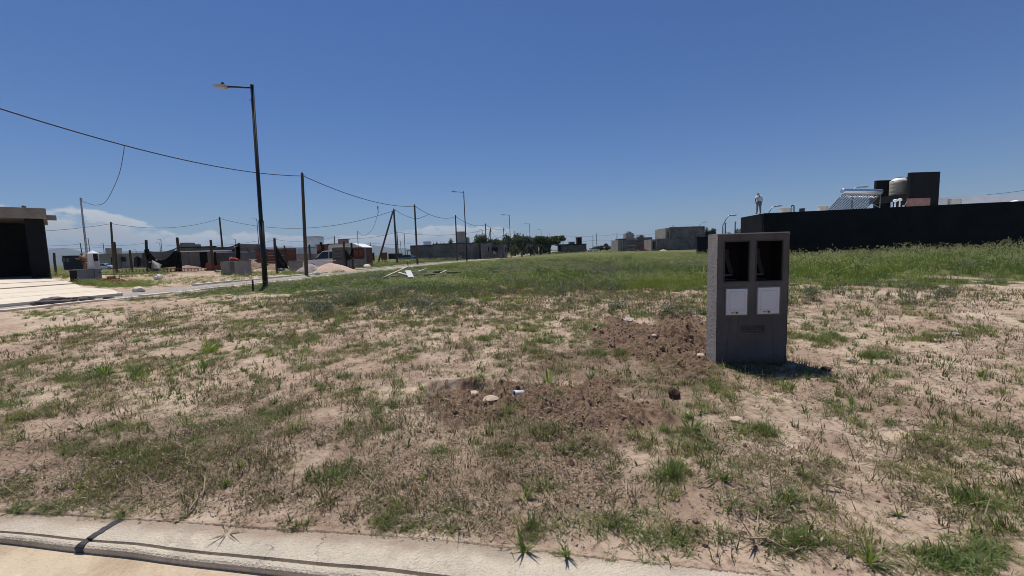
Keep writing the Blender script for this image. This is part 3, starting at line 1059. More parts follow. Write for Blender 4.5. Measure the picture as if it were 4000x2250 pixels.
def far_buildings():
    # dark wall just left of the meter pillar
    r = bld('garden_wall', 'dark charcoal boundary wall seen just left of the meter pillar', 'wall', 2724, 2800, 46)
    put(r, 'wall', M['navy_render'], (2724, 2830, 925, 46, 0.25))
    put(r, 'coping', M['black_render'], (2722, 2832, 923.5, 45.95, .35, 925.2))
    # two-storey house of bare blocks
    r = bld('block_house', 'two storey bare grey block house with narrow upper window', 'house', 2545, 2755, 112)
    put(r, 'wall', M['render_dark'], (2616, 2752, 887, 112, 9), (2566, 2700, 933, 111.6, 8))
    put(r, 'bay_wall', M['cream_block'], (2599, 2616, 892, 113, 8), (2544, 2566, 935, 112.6, 6))
    window(r, 2607, 2612, 905, 931, 113, M['cream_block'])
    window(r, 2549, 2557, 943, 974, 112.6, M['cream_block'], name='doorway')
    window(r, 2560, 2565, 943, 974, 112.6, M['cream_block'], name='doorway')
    put(r, 'parapet', M['render_grey'], (2616, 2752, 885, 111.9, .4, 888), (2565, 2617, 931.5, 111.5, .4, 934))
    # single storey block house
    r = bld('block_house', 'single storey grey block house with a square tank tower', 'house', 2414, 2556, 120)
    put(r, 'wall', M['render_dark'], (2432, 2492, 937, 120, 9), (2490, 2548, 927, 121, 9))
    put(r, 'pale_wall', M['cream_block'], (2414, 2432, 938, 121, 8))
    put(r, 'tank_tower', M['cream_block'], (2445, 2474, 911, 124, 3, 938))
    put(r, 'canopy', M['drive'], (2455, 2490, 957, 119.4, .6, 959), (2493, 2531, 948, 120.4, .6, 950))
    put(r, 'brick_strip', M['redboard'], (2417, 2446, 932, 122, 4, 938))
    # low dark house beside the big tree
    r = bld('low_house', 'low flat dark house with a hollow roof tower right of the trees', 'house', 2183, 2292, 135)
    put(r, 'wall', M['render_dark'], (2190, 2291, 957, 135, 9))
    put(r, 'roof_slab', M['navy_render'], (2180, 2291, 953, 134.6, 9.6, 957))
    put(r, 'tank_box', M['pink_panel'], (2225, 2245, 944, 138, 3, 953))
    for a_ in ((2254, 2258, 928, 137, 2.6, 953), (2269, 2273, 928, 137, 2.6, 953), (2254, 2273, 928, 139.7, .3, 953)):
        put(r, 'tower_wall', M['redboard'], a_)
    put(r, 'tower_lid', M['navy_render'], (2253, 2274, 926.5, 136.8, 3.4, 928.5))
    window(r, 2182, 2190, 960, 981, 135, M['brick'], name='doorway')
    # long plain grey block building in the centre
    r = bld('long_block_building', 'long windowless grey block building with a water tower', 'building', 1603, 1880, 90)
    put(r, 'wall', M['render_dark'], (1603, 1694, 959, 92, 10), (1690, 1876, 951, 91.6, 10))
    put(r, 'water_tower', M['cream_block'], (1782, 1814, 906, 95, 3, 953), (1814, 1830, 927, 97, 3, 953))
    put(r, 'tower_cap', M['white_render'], (1781, 1815, 904, 94.9, 3.2, 906.5))
    put(r, 'roof_edge', M['navy_render'], (1603, 1695, 957.5, 91.8, .5, 960), (1690, 1878, 949.5, 91.4, .5, 952))
    put(r, 'white_box', M['white_render'], (1654, 1676, 943, 98, 3, 958))
    put(r, 'buttress', M['navy_render'], (1873, 1877, 953, 91.3, .5))
    r = bld('block_annex', 'grey block annex with tall slit window and wide dark opening', 'building', 1877, 1980, 88)
    put(r, 'wall', M['render_dark'], (1878, 1920, 951, 91, 8), (1920, 1968, 955, 94, 7))
    put(r, 'pier', M['render_grey'], (1967, 1979, 955, 93.7, 2))
    window(r, 1906, 1911, 964, 983, 91, M['render_grey'])
    window(r, 1922, 1946, 966, 983, 94, M['render_grey'])
    window(r, 1973, 1977, 967, 984, 93.7, M['render_grey'])
    # house on the far left edge
    Y = 25.0
    x1 = wx(198, 1078, Y)
    zt = wz(172, 855, Y)
    zb = float(gz(x1, Y)) - .3
    r = thing('black_house_with_slab', 'black house with thick raw concrete roof slab at the left edge', 'house', (x1 - 4, Y, zb + .3))
    k0 = np.array([x1, Y])
    fd, sdv = np.array([-.67, -.742]), np.array([-.742, .67])
    def hp(u, v): return k0 + fd * u + sdv * v
    ztop = wz(165, 815, Y)
    MB().prism([hp(0, 0), hp(.75, 0), hp(.75, 5), hp(0, 5)], zb, zt).build('wall', M['black_render'], r, world=True)
    MB().prism([hp(.752, .1), hp(11, .1), hp(11, 4.595), hp(.752, 4.595)], zb, zb + .36).build('porch_floor', M['slab'], r, world=True)
    MB().prism([hp(.752, 4.6), hp(11, 4.6), hp(11, 5), hp(.752, 5)], zb, zt - .003).build('back_wall', M['black_render'], r, world=True)
    MB().prism([hp(-.15, -.35), hp(12, -.35), hp(12, 6), hp(-.15, 6)], zt, ztop).build('roof_slab', M['slab'], r, bevel=.03, world=True)
    MB().prism([hp(-.152, .3), hp(-.55, .3), hp(-.55, 1.5), hp(-.152, 1.5)], zt + .03, zt + .26).build('slab_ledge', M['slab'], r, world=True)
    pc = hp(.7, .4)
    MB().lathe([(.08, 0), (.10, .12), (.05, .18)], 10, (pc[0], pc[1], ztop)).build('vent_cap', M['black_metal'], r, world=True)
    # drive of pale slabs down to the street
    dr = tag(bpy.data.objects.new('driveway', None), kind='structure')
    COL.objects.link(dr)
    cols = [(-560, 1086, 255, 1080), (-560, 1112, 330, 1092), (-560, 1134, 300, 1118), (-560, 1172, 420, 1127), (-560, 1185, 478, 1143), ]
    rows_l = [1096, 1112, 1131, 1154, 1172, 1196]
    rows_r = [1092, 1099, 1110, 1127, 1136, 1150]
    ends = [190, 250, 290, 330, 440, 480]
    pl = [G(-500, 1096 + (rr - 1096) * 1.10 + 40) for rr in rows_l]
    pr = [G(e, rr) for e, rr in zip(ends, rows_r)]
    pm = [G(0, rr) for rr in rows_l]
    for i in range(len(rows_l) - 1):
        def at(k, f):
            a, c = pm[k], pr[k]
            return a + (c - a) * f
        gp = 0.15 if i != 2 else 0.36
        for f0, f1 in ((-1.4, -0.02), (0.0, 1.0)):
            q = []
            for k, g_ in ((i, gp), (i + 1, -0.02)):
                for f in ((f0, f1) if k == i else (f1, f0)):
                    p = at(k, f)
                    v = (at(i + 1, f) - at(i, f))
                    L = np.linalg.norm(v) + 1e-6
                    p = p + v / L * g_
                    q.append(p)
            b = MB().prism([p[:2] for p in q], [float(p[2]) - .1 for p in q], [float(gz(p[0], p[1])) + .06 for p in q])
            b.build('paving_slab', M['drive'], dr, bevel=.01)
    # houses beyond the building site
    r = bld('white_house', 'pale house with dark window and tank tower behind the left meter pillar', 'house', 385, 560, 105)
    put(r, 'wall', M['cream_block'], (384, 455, 994, 105, 8), (455, 560, 992, 106, 8))
    put(r, 'roof_edge', M['render_grey'], (383, 562, 990.5, 104.8, .5, 993))
    put(r, 'tank_tower', M['cream_block'], (413, 436, 969, 108, 3, 993))
    window(r, 434, 441, 1005, 1031, 105, M['render_grey'], name='doorway')
    window(r, 458, 492, 1004, 1022, 106, M['render_grey'])
    r = bld('white_box_house', 'small far dark framed cabin at the foot of the hills', 'cabin', 240, 272, 110)
    put(r, 'wall', M['navy_render'], (240, 273, 999, 110, 4))
    put(r, 'roof', M['white_metal'], (239, 274, 997.5, 109.8, 4.4, 999.5))
    window(r, 243, 255, 1009, 1023, 110, M['black_metal'], M['glass'])
    window(r, 258, 271, 1009, 1023, 110, M['black_metal'], M['glass'])
    r = bld('low_wall', 'low dark far wall left of the white pillar', 'wall', 275, 322, 108)
    put(r, 'wall', M['navy_render'], (275, 322, 1009, 108, .4))
    r = bld('brick_house', 'brown block house with stacked roof tank behind the black tin shed', 'house', 695, 830, 80)
    put(r, 'wall', M['render_dark'], (690, 838, 966, 80, 8))
    put(r, 'roof_edge', M['navy_render'], (689, 839, 963, 79.7, .5, 967))
    put(r, 'tank_box', M['slab'], (700, 741, 954, 82, 3, 966), (703, 733, 948, 82.5, 2, 954))
    r = bld('dark_shed', 'low shed of black tin sheets with pale roof edge behind the posts', 'shed', 690, 850, 48)
    for a_, c_ in ((690, 735), (736, 775), (808, 826)):
        put(r, 'tin_sheet', M['tin'], (a_, c_, 983, 48, .12))
    put(r, 'back_wall', M['black_render'], (690, 828, 984, 50.5, .15))
    put(r, 'roof', M['white_metal'], (676, 832, 980, 47.6, 3.2, 983))
    ro = MB()
    r = bld('grey_shed', 'long grey sheet metal shed behind the red jacket worker', 'shed', 838, 925, 52)
    put(r, 'wall', M['tin'], (838, 920, 987, 52, 4))
    put(r, 'roof', M['white_metal'], (832, 880, 984, 51.8, 4.4, 987), )
    put(r, 'roof_beam', M['post_wood'], (832, 930, 972, 53.5, 1, 976))
    window(r, 888, 915, 977, 984, 53.4, M['post_wood'])
    r = bld('half_built_brick_house', 'half built brick house with stepped wall left of the red fence', 'house', 918, 975, 60)
    put(r, 'wall', M['render_dark'], (920, 955, 953, 60, 4), (955, 975, 971, 60.4, 4))
    put(r, 'brick_panel', M['redboard'], (936, 962, 993, 59.7, .3))
    put(r, 'far_wall', M['navy_render'], (975, 1010, 995, 75, 1))
    r = bld('white_pillar_house', 'far narrow white rendered wall above the dark wall', 'wall', 984, 998, 70)
    put(r, 'wall', M['white_render'], (988, 997, 965, 70, 1))
    put(r, 'coping', M['render_grey'], (987, 998, 963.5, 69.9, 1.2, 965))
    # white houses in the middle distance
    r = bld('white_flat_house', 'white flat house with a tall white water tank tower', 'house', 1150, 1245, 78)
    put(r, 'wall', M['white_render'], (1148, 1200, 970, 79, 6), (1185, 1250, 966, 78, 6))
    put(r, 'tower', M['white_render'], (1199, 1239, 925, 80, 3, 967))
    put(r, 'tower_cap', M['render_grey'], (1198, 1240, 923.5, 79.9, 3.2, 925.5))
    put(r, 'roof_edge', M['render_grey'], (1184, 1251, 964.5, 77.8, .6, 967))
    r = bld('yard_wall', 'grey rendered yard wall behind the parked white van', 'wall', 1150, 1310, 55)
    put(r, 'wall', M['render_grey'], (1152, 1213, 991, 55, .25), (1213, 1320, 990, 55.3, .25))
    r = bld('rust_house', 'house with rust brown cladding and black chimney behind the white van', 'house', 1237, 1310, 66)
    put(r, 'cladding', M['brick'], (1238, 1256, 957, 66, 5), (1262, 1279, 957, 66, 5))
    put(r, 'wall', M['white_render'], (1279, 1350, 953, 66.3, 5))
    put(r, 'roof', M['navy_render'], (1230, 1280, 954.5, 65.7, 6, 957.3), (1278, 1352, 951, 65.9, 6, 953.3))
    put(r, 'chimney', M['black_render'], (1249, 1255, 946, 67, .4, 956), (1255, 1263, 957, 65.6, .4))
    put(r, 'doorway', M['dark_hole'], (1237, 1251, 982, 65.5, .4))
    r = bld('tin_cabin', 'grey ribbed sheet metal cabin with pale roof beside the white van', 'cabin', 1296, 1360, 38)
    put(r, 'wall', M['tin'], (1297, 1345, 966, 38, 2.2), (1345, 1361, 965, 38.9, 1.3))
    for pr_ in (982, 997, 1010):
        put(r, 'rib', M['black_metal'], (1306, 1333, pr_ - 1, 37.96, .05, pr_ + .6))
    put(r, 'roof', M['white_metal'], (1295, 1347, 963.5, 37.8, 2.6, 966))
    put(r, 'door', M['navy_render'], (1342, 1352, 975, 37.9, .08))
    r = bld('brick_shed', 'small brick shed with white roof sheet right of the tin cabin', 'shed', 1362, 1425, 46)
    put(r, 'wall', M['redboard'], (1376, 1418, 966, 46, 3))
    put(r, 'brick_panel', M['brick'], (1381, 1398, 975, 45.9, .12, 998), (1402, 1416, 975, 45.9, .12, 998))
    put(r, 'pier', M['render_grey'], (1416, 1425, 970, 46.2, .4))
    put(r, 'side_wall', M['render_grey'], (1362, 1377, 968, 46.5, 2))
    x0, x1 = wx(1352, 952, 46), wx(1420, 963, 46)
    zl, zr_ = wz(1355, 952, 46), wz(1418, 965, 46)
    b = MB().prism([(x0, 45.7), (x0 + (x1 - x0) * .45, 45.7), (x1, 45.7), (x1, 49.2), (x0 + (x1 - x0) * .45, 49.2), (x0, 49.2)],
                   [zl - .08, zl - .06, zr_ - .08, zr_ - .08, zl - .06, zl - .08], [zl, zl + .02, zr_, zr_, zl + .02, zl])
    b.build('roof', M['white_metal'], r, world=True)
    put(r, 'roof_tank', M['slab'], (1321, 1348, 935, 50, 1.2, 952))
    put(r, 'tank_rim', M['navy_render'], (1320, 1349, 934, 49.9, 1.4, 936))
    r = bld('small_hut', 'tiny dark far hut with a white roof in the grass', 'hut', 1430, 1444, 90)
    put(r, 'wall', M['navy_render'], (1430, 1444, 989, 90, 3))
    put(r, 'roof', M['white_metal'], (1429, 1445, 987, 89.7, 3.5, 989))
    r = bld('red_tank', 'dark red square box in the grass beside the leaning pole brace', 'box', 1486, 1504, 75)
    put(r, 'body', M['redboard'], (1487, 1504, 988, 75, 1.2), bevel=.05)
    put(r, 'rim', M['brick'], (1486, 1505, 986.5, 74.9, 1.4, 988.5))
    r = bld('low_roof', 'low far dark shelter with a pale roof behind the braced pole', 'shelter', 1516, 1562, 140)
    put(r, 'wall', M['navy_render'], (1516, 1560, 991, 140, 4))
    put(r, 'roof', M['white_metal'], (1530, 1563, 988.5, 139.5, 4, 991))
    put(r, 'side_roof', M['tin'], (1515, 1530, 990, 139.5, 4, 992))
    r = bld('porch', 'dark blue porch roof at the left end of the long block building', 'porch', 1587, 1603, 93)
    put(r, 'roof', M['navy_render'], (1587, 1603, 978, 93, 3, 981))
    put(r, 'post', M['black_metal'], (1589, 1591, 981, 93.1, .2))


far_buildings()


# ------------------------------------------------------------------ meter pillar in the foreground
def meter_pillar():
    fl = G(2797, 1428)
    a = math.radians(-4)
    W_, H_, DP = 0.745, 1.455, 0.25
    z0 = float(fl[2])
    r = thing('meter_pillar', 'grey concrete double electricity meter pillar with two open niches and two white doors', 'meter pillar',
              (fl[0], fl[1], z0), a)
    body, bt, bb = new_mat('grey roughcast pillar')
    oc = bt.node('ShaderNodeTexCoord').outputs['Object']
    sx = bt.node('ShaderNodeSeparateXYZ'); bt.link(oc, sx.inputs[0])
    n1 = bt.noise(oc, 3.0, 6, 0.6); n2 = bt.noise(oc, 22, 5, 0.65)
    mp = bt.node('ShaderNodeMapping'); mp.inputs['Scale'].default_value = (14, 14, 1.2); bt.link(oc, mp.inputs['Vector'])
    n3 = bt.noise(mp.outputs[0], 1.0, 4, 0.6)
    bc = bt.mix(bt.ss(n1, .35, .65), (0.096, 0.088, 0.084), (0.124, 0.115, 0.109))
    bc = bt.mix(bt.ss(n3, .52, .72, 0, .5), bc, (0.072, 0.066, 0.062))
    bc = bt.mix(bt.ss(n2, .58, .75, 0, .45), bc, (0.15, 0.14, 0.132))
    mud = bt.math('SUBTRACT', bt.math('ADD', .05, bt.math('MULTIPLY', bt.math('SUBTRACT', n2, .42), .55)), sx.outputs[2])
    bc = bt.mix(bt.ss(mud, -.02, .07, 0, .8), bc, (0.120, 0.080, 0.058))
    bt.link(bc, bb.inputs['Base Color'])
    bb.inputs['Roughness'].default_value = .93
    bb.inputs['Specular IOR Level'].default_value = .2
    bp_ = bt.node('ShaderNodeBump'); bp_.inputs['Distance'].default_value = .003
    bt.link(bt.math('ADD', n2, bt.math('MULTIPLY', bt.noise(oc, 90, 3, .6), .4)), bp_.inputs['Height']); bt.link(bp_.outputs[0], bb.inputs['Normal'])
    rough = mat('sun-toned roughcast side', (0.25, 0.235, 0.22), (0.32, 0.30, 0.28), 3.0, 0.95, 0.004, 90)  # same paint as the front, with sunlight put into the colour
    # front with niche holes built as a frame of solids
    def px_u(px): return (px - 2793.5) / (3074 - 2793.5) * W_
    def py_z(py): return (1423 - py) / (1423 - 908.5) * H_
    n1 = (px_u(2821), px_u(2919)); n2 = (px_u(2948), px_u(3050))
    nz0, nz1 = py_z(1090), py_z(936)
    b = MB()
    NB = 0.20
    b.box(0, W_, 0, DP, -.15, nz0)
    b.box(0, W_, 0, DP, nz1, H_)
    b.box(0, n1[0], 0, DP, nz0, nz1)
    b.box(n1[1], n2[0], 0, DP, nz0, nz1)
    b.box(n2[1], W_, 0, DP, nz0, nz1)
    b.box(n1[0], n1[1], NB, DP, nz0, nz1)
    b.box(n2[0], n2[1], NB, DP, nz0, nz1)
    o = b.build('body', body, r)
    bm = bmesh.new(); bm.from_mesh(o.data)
    bmesh.ops.remove_doubles(bm, verts=bm.verts, dist=1e-4)
    # drop the internal faces shared by touching solids
    seen = {}
    for f in bm.faces:
        k = tuple(round(c, 4) for c in f.calc_center_median())
        seen.setdefault(k, []).append(f)
    dup = [f for fs in seen.values() if len(fs) > 1 for f in fs]
    bmesh.ops.delete(bm, geom=dup, context='FACES_ONLY')
    bm.to_mesh(o.data); bm.free()
    # rough plaster skins on the two sides and a thin cap, toned paler as sunlit
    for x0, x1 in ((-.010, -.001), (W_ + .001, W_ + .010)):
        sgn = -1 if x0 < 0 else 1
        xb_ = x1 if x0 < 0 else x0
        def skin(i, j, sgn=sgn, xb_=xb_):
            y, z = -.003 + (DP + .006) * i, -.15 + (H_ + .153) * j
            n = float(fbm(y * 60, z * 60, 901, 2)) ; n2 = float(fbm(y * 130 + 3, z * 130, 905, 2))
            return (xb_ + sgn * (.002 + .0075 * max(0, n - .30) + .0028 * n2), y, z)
        MB().grid(skin, 34, 200).build('sun_toned_plaster', rough, r)
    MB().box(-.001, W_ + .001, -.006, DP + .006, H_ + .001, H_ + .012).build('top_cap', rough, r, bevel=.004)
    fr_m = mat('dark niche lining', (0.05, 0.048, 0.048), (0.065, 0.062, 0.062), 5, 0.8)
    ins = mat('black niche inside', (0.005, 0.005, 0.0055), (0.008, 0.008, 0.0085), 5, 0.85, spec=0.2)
    br = mat('dark moulded bracket', (0.014, 0.0145, 0.015), (0.02, 0.0205, 0.021), 5, 0.6, spec=0.3)
    for (u0, u1) in (n1, n2):
        f = MB()
        t = .010
        f.box(u0 - t, u1 + t, -.006, .012, nz1 - .002, nz1 + t)
        f.box(u0 - t, u1 + t, -.006, .012, nz0 - t, nz0 + .002)
        f.box(u0 - t, u0 + .002, -.006, .012, nz0, nz1)
        f.box(u1 - .002, u1 + t, -.006, .012, nz0, nz1)
        f.build('niche_frame', fr_m, r, bevel=.002)
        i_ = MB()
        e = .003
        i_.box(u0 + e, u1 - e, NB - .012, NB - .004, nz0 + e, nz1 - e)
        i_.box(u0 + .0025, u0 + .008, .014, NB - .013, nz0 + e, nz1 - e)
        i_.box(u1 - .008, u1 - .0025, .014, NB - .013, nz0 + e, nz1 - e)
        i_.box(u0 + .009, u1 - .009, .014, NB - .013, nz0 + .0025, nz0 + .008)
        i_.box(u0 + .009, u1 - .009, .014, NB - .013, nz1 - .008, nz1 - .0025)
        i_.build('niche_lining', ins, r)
        # moulded A shaped bracket, shelf rail and cable clip inside
        k = MB()
        uc = u0 + .075
        zc = nz0 + .32
        k.bar((uc, NB - .03, zc), (uc + .075, NB - .03, nz0 + .07), .05, .02)
        k.bar((uc, NB - .034, zc + .005), (uc - .045, NB - .034, zc - .11), .045, .02)
        k.box(uc - .035, uc + .04, NB - .045, NB - .02, zc - .06, zc + .035)
        k.build('meter_bracket', br, r, bevel=.006)
        s = MB().box(u0 + .012, u0 + .14, .12, .18, nz0 + .055, nz0 + .075)
        s.box(u0 + .05, u0 + .09, .08, .10, nz0 + .012, nz0 + .022)
        s.box(u0 + .095, u0 + .15, .07, .09, nz0 + .010, nz0 + .018)
        s.build('rail', mat('grey rail', (0.035, 0.035, 0.038), (0.045, 0.045, 0.048), 5, 0.5), r)
    door_m = mat('white plastic door', (0.60, 0.615, 0.64), (0.65, 0.665, 0.69), 6, 0.35, spec=0.5)
    lockm = mat('steel lock', (0.08, 0.075, 0.07), (0.12, 0.11, 0.10), 20, 0.35, metal=0.8)
    yel = mat('yellow warning sticker', (0.45, 0.34, 0.08), (0.5, 0.38, 0.1), 20, 0.5)
    blk_ = mat('black print', (0.02, 0.02, 0.02), (0.025, 0.025, 0.025), 20, 0.5)
    for d_i, (pa, pb_, pt, pbm, tilt) in enumerate(((2828, 2912, 1118, 1220, 0.0), (2953, 3040, 1115, 1218, 0.035))):
        u0, u1, z0_, z1_ = px_u(pa), px_u(pb_), py_z(pbm), py_z(pt)
        fr = MB()
        fr.box(u0 - .012, u1 + .012, -.008, .002, z0_ - .012, z0_ - .001)
        fr.box(u0 - .012, u1 + .012, -.008, .002, z1_ + .001, z1_ + .014)
        fr.box(u0 - .012, u0 - .001, -.008, .002, z0_ - .001, z1_ + .001)
        fr.box(u1 + .001, u1 + .016, -.008, .002, z0_ - .001, z1_ + .001)
        fr.build('door_frame', mat('pale door frame', (0.12, 0.12, 0.125), (0.15, 0.15, 0.155), 6, 0.5), r, bevel=.002)
        hw, hh = (u1 - u0) / 2, (z1_ - z0_) / 2
        ring = lambda s_, y, so=0: [(-hw + s_, y, -hh + s_ + so), (hw - s_, y, -hh + s_ + so), (hw - s_, y, hh - s_), (-hw + s_, y, hh - s_)]
        d = MB()
        L_ = [ring(0, .002), ring(0, -.012), ring(.004, -.017), ring(.022, -.017, .02), ring(.030, -.013, .02), ring(.036, -.019, .02), ring(.040, -.020, .02)]
        vs = [p for l in L_ for p in l]
        fs = [(4 * i + k, 4 * i + (k + 1) % 4, 4 * i + 4 + (k + 1) % 4, 4 * i + 4 + k) for i in range(len(L_) - 1) for k in range(4)]
        fs += [(24, 25, 26, 27), (3, 2, 1, 0)]
        d.add(vs, fs)
        do = d.build('door', door_m, r)
        do.location = ((u0 + u1) / 2, -.004, (z0_ + z1_) / 2)
        do.rotation_euler = (0, 0, tilt)
        if d_i == 0:
            # strips of half-peeled protective film
            fm = mat('peeling clear film', (0.62, 0.65, 0.69), (0.70, 0.72, 0.75), 12, 0.2, spec=0.8)
            f_ = MB().grid(lambda i, j: (-.06 + .13 * i, -.0225 - .004 * math.sin(3.1 * i) * (1 - j), .075 - .035 * j * (1 - .7 * i)), 8, 4)
            f_.grid(lambda i, j: (-.062 + .05 * i, -.0225 - .003 * math.sin(3.1 * j), -.055 + .035 * j - .01 * i), 6, 4)
            f_.build('film', fm, do, solid=.001)
        lk = MB().tube([(-.0 + .0, -.017, -hh + .024), (0, -.027, -hh + .024)], .012, 16)
        lk.build('lock', lockm, do)
        st = MB().box(-.058, -.028, -.0182, -.0171, -hh + .017, -hh + .031)
        st.build('sticker', yel, do)
        sp = MB()
        sp.add([(-.056, -.0186, -hh + .019), (-.047, -.0186, -hh + .019), (-.0515, -.0186, -hh + .029)], [(0, 1, 2)])
        for k in range(3):
            sp.box(-.044 + .005 * k, -.041 + .005 * k, -.0189, -.0183, -hh + .021, -hh + .027)
        sp.build('print', blk_, do)
    # raised maker's mark: letters inside an oblong outline with pointed lobes
    emb = MB()
    u0, u1, z0_, z1_ = px_u(2893), px_u(2983), py_z(1289), py_z(1264)
    pts = [(u0 + .012, z0_), (u1 - .004, z0_), (u1, z0_ + .008), (u1 + .001, z1_ - .012), (u1 - .006, z1_ - .002), (u1 - .02, z1_ - .006), (u0 + .03, z1_ - .006),
           (u0 + .012, z1_ + .002), (u0 + .006, z1_ - .006), (u0 - .002, z1_ - .022), (u0 - .002, z0_ + .014), (u0 + .012, z0_)]
    for (p, q_) in zip(pts[:-1], pts[1:]):
        emb.bar((p[0], -.003, p[1]), (q_[0], -.003, q_[1]), .006, .007)
    emb.build('emblem_outline', mat('raised emblem rim', (0.044, 0.041, 0.040), (0.054, 0.051, 0.049), 8, 0.9), r)
    cu = bpy.data.curves.new('emblem_letters', 'FONT')
    cu.body = 'CILOTTI'
    cu.size = 0.056
    cu.extrude = 0.004
    cu.align_x, cu.align_y = 'CENTER', 'CENTER'
    tmp = bpy.data.objects.new('emblem_letters', cu)
    COL.objects.link(tmp)
    dg = bpy.context.evaluated_depsgraph_get()
    me = bpy.data.meshes.new_from_object(tmp.evaluated_get(dg))
    bpy.data.objects.remove(tmp)
    me.name = 'emblem_letters'
    me.materials.clear(); me.materials.append(mat('raised dark letters', (0.042, 0.039, 0.038), (0.052, 0.049, 0.047), 8, 0.9))
    wd = max(v.co.x for v in me.vertices) - min(v.co.x for v in me.vertices)
    eo = link('emblem_letters', me, r)
    eo.rotation_euler = (math.pi / 2, 0, 0)
    eo.location = ((u0 + u1) / 2, -.003, (z0_ + z1_) / 2 - .002)
    eo.scale = ((u1 - u0 - .04) / wd, .85, 1)
    return r


meter_pillar()


# ------------------------------------------------------------------ street lamps, poles and cables
def on_ground(x, y):
    return np.array([x, y, float(gz(x, y))])


def street_lamp(base, top, arm_px, Y, label, group='black street lamps along the estate streets', near=False, rad=0.06):
    """straight tapered post with a short side arm and flat head; base/top/arm end are photo points at distance Y"""
    p0 = P(*base, Y)
    p1 = P(*top, Y)
    zb = float(gz(p0[0], p0[1]))
    if abs(p0[2] - zb) > 0.02:
        d = (p0 - p1) / max(1e-6, p1[2] - p0[2])
        p0 = p0 + d * (p0[2] - zb)
    pa = P(arm_px[0], arm_px[1], Y - .02)
    r = thing('street_lamp', label, 'street lamp', p0, 0, group)
    h = p1 - p0
    aa = pa - p0
    n = 14 if near else 8
    MB().tube([(0, 0, -.25), h * .34], rad * 1.5, n).build('lower_post', M['black_metal'], r, smooth=True)
    MB().tube([h * .335, h * .345, h], [rad * 1.5, rad * 1.12, rad * .95], n).build('upper_post', M['black_metal'], r, smooth=True)
    a_dir = (aa - h * .985)
    L = np.linalg.norm(a_dir)
    a_dir = a_dir / L
    hl = min(0.62, L * .38)
    MB().tube([h * .985, h * .985 + a_dir * (L - hl)], rad * .55, 8).build('arm', M['black_metal'], r, smooth=True)
    s = h * .985 + a_dir * (L - hl)
    dx, dz = a_dir[0], a_dir[2]
    ux, uz = -dz, dx
    if uz < 0: ux, uz = -ux, -uz
    def q(f, w, u):
        return (s[0] + dx * f * hl + ux * u, s[1] + w, s[2] + dz * f * hl + uz * u)
    hb = MB()
    st = [(0, .05, .03, -.05), (.12, .13, .05, -.06), (.55, .15, .045, -.05), (.9, .11, .02, -.02), (1.0, .04, .005, -.005)]
    vs = []
    for f, w, u1, u0 in st:
        vs += [q(f, -w, u0), q(f, w, u0), q(f, w, u1), q(f, -w, u1)]
    fs = [(4 * i + k, 4 * i + (k + 1) % 4, 4 * i + 4 + (k + 1) % 4, 4 * i + 4 + k) for i in range(len(st) - 1) for k in range(4)] + [(3, 2, 1, 0), (16, 17, 18, 19)]
    hb.add(vs, fs)
    ho = hb.build('lamp_head', M['lamp_grey'], r)
    if near:
        MB().tube([q(.35, 0, .05), q(.35, 0, .15)], .05, 12).build('light_sensor', M['cable'], ho)
        l_ = MB().add([q(.2, -.11, -.062), q(.2, .11, -.062), q(.8, .10, -.045), q(.8, -.10, -.045)], [(0, 1, 2, 3)])
        l_.build('lens', M['lens'], ho, solid=.006)
        MB().tube([(h * .93) + (-.02, 0, 0), (h * .93) + (-.16, 0, -.03)], .012, 6).build('hook', M['black_metal'], r)
    return r


street_lamp((1036, 1107), (984, 330), (832, 336), 17.4, 'tallest black street lamp standing near the street at left', near=True, rad=.068)
street_lamp((1824, 1018), (1811, 747), (1761, 748), 52, 'black street lamp in front of the long grey block building', near=True)
street_lamp((1997, 1008), (1989, 838), (1957, 838), 84, 'black street lamp before the trees, third along the street')
street_lamp((2074, 998), (2068, 873), (2048, 873), 113, 'black street lamp before the trees, fourth along the street')
street_lamp((2118, 992), (2113, 896), (2096, 895), 148, 'black street lamp left of the wide tree, fifth along the street')
street_lamp((2147, 986), (2145, 910), (2135, 908), 185, 'small black street lamp over the wide tree, farthest along the street')
street_lamp((1015, 1012), (1003, 855), (982, 849), 88, 'street lamp half hidden behind the tall near lamp post')
street_lamp((633, 985), (628, 935), (612, 934), 150, 'taller of two far lamps above the sagging black cloth', rad=.09)
street_lamp((627, 985), (624, 948), (607, 946), 170, 'lower of two far lamps above the sagging black cloth', rad=.09)
street_lamp((534, 1005), (531, 975), (519, 973), 190, 'small far lamp left of the black cloth', rad=.09)
street_lamp((352, 990), (344, 930), (327, 928), 130, 'far lamp just above the white topped pillar', rad=.08)
street_lamp((408, 1000), (403, 951), (391, 948), 150, 'far lamp left of the pale tank tower house', rad=.09)
street_lamp((922, 970), (920, 935), (905, 932), 160, 'far lamp between two wooden posts above the brick house', rad=.09)
street_lamp((1583, 995), (1579, 911), (1570, 908), 120, 'far lamp right of the braced pole', rad=.08)
street_lamp((1567, 992), (1564, 941), (1560, 939), 190, 'tiny far lamp right beside the braced pole', rad=.09)
street_lamp((1112, 975), (1109, 958), (1103, 954), 170, 'far lamp peeping above the red fence', rad=.1)


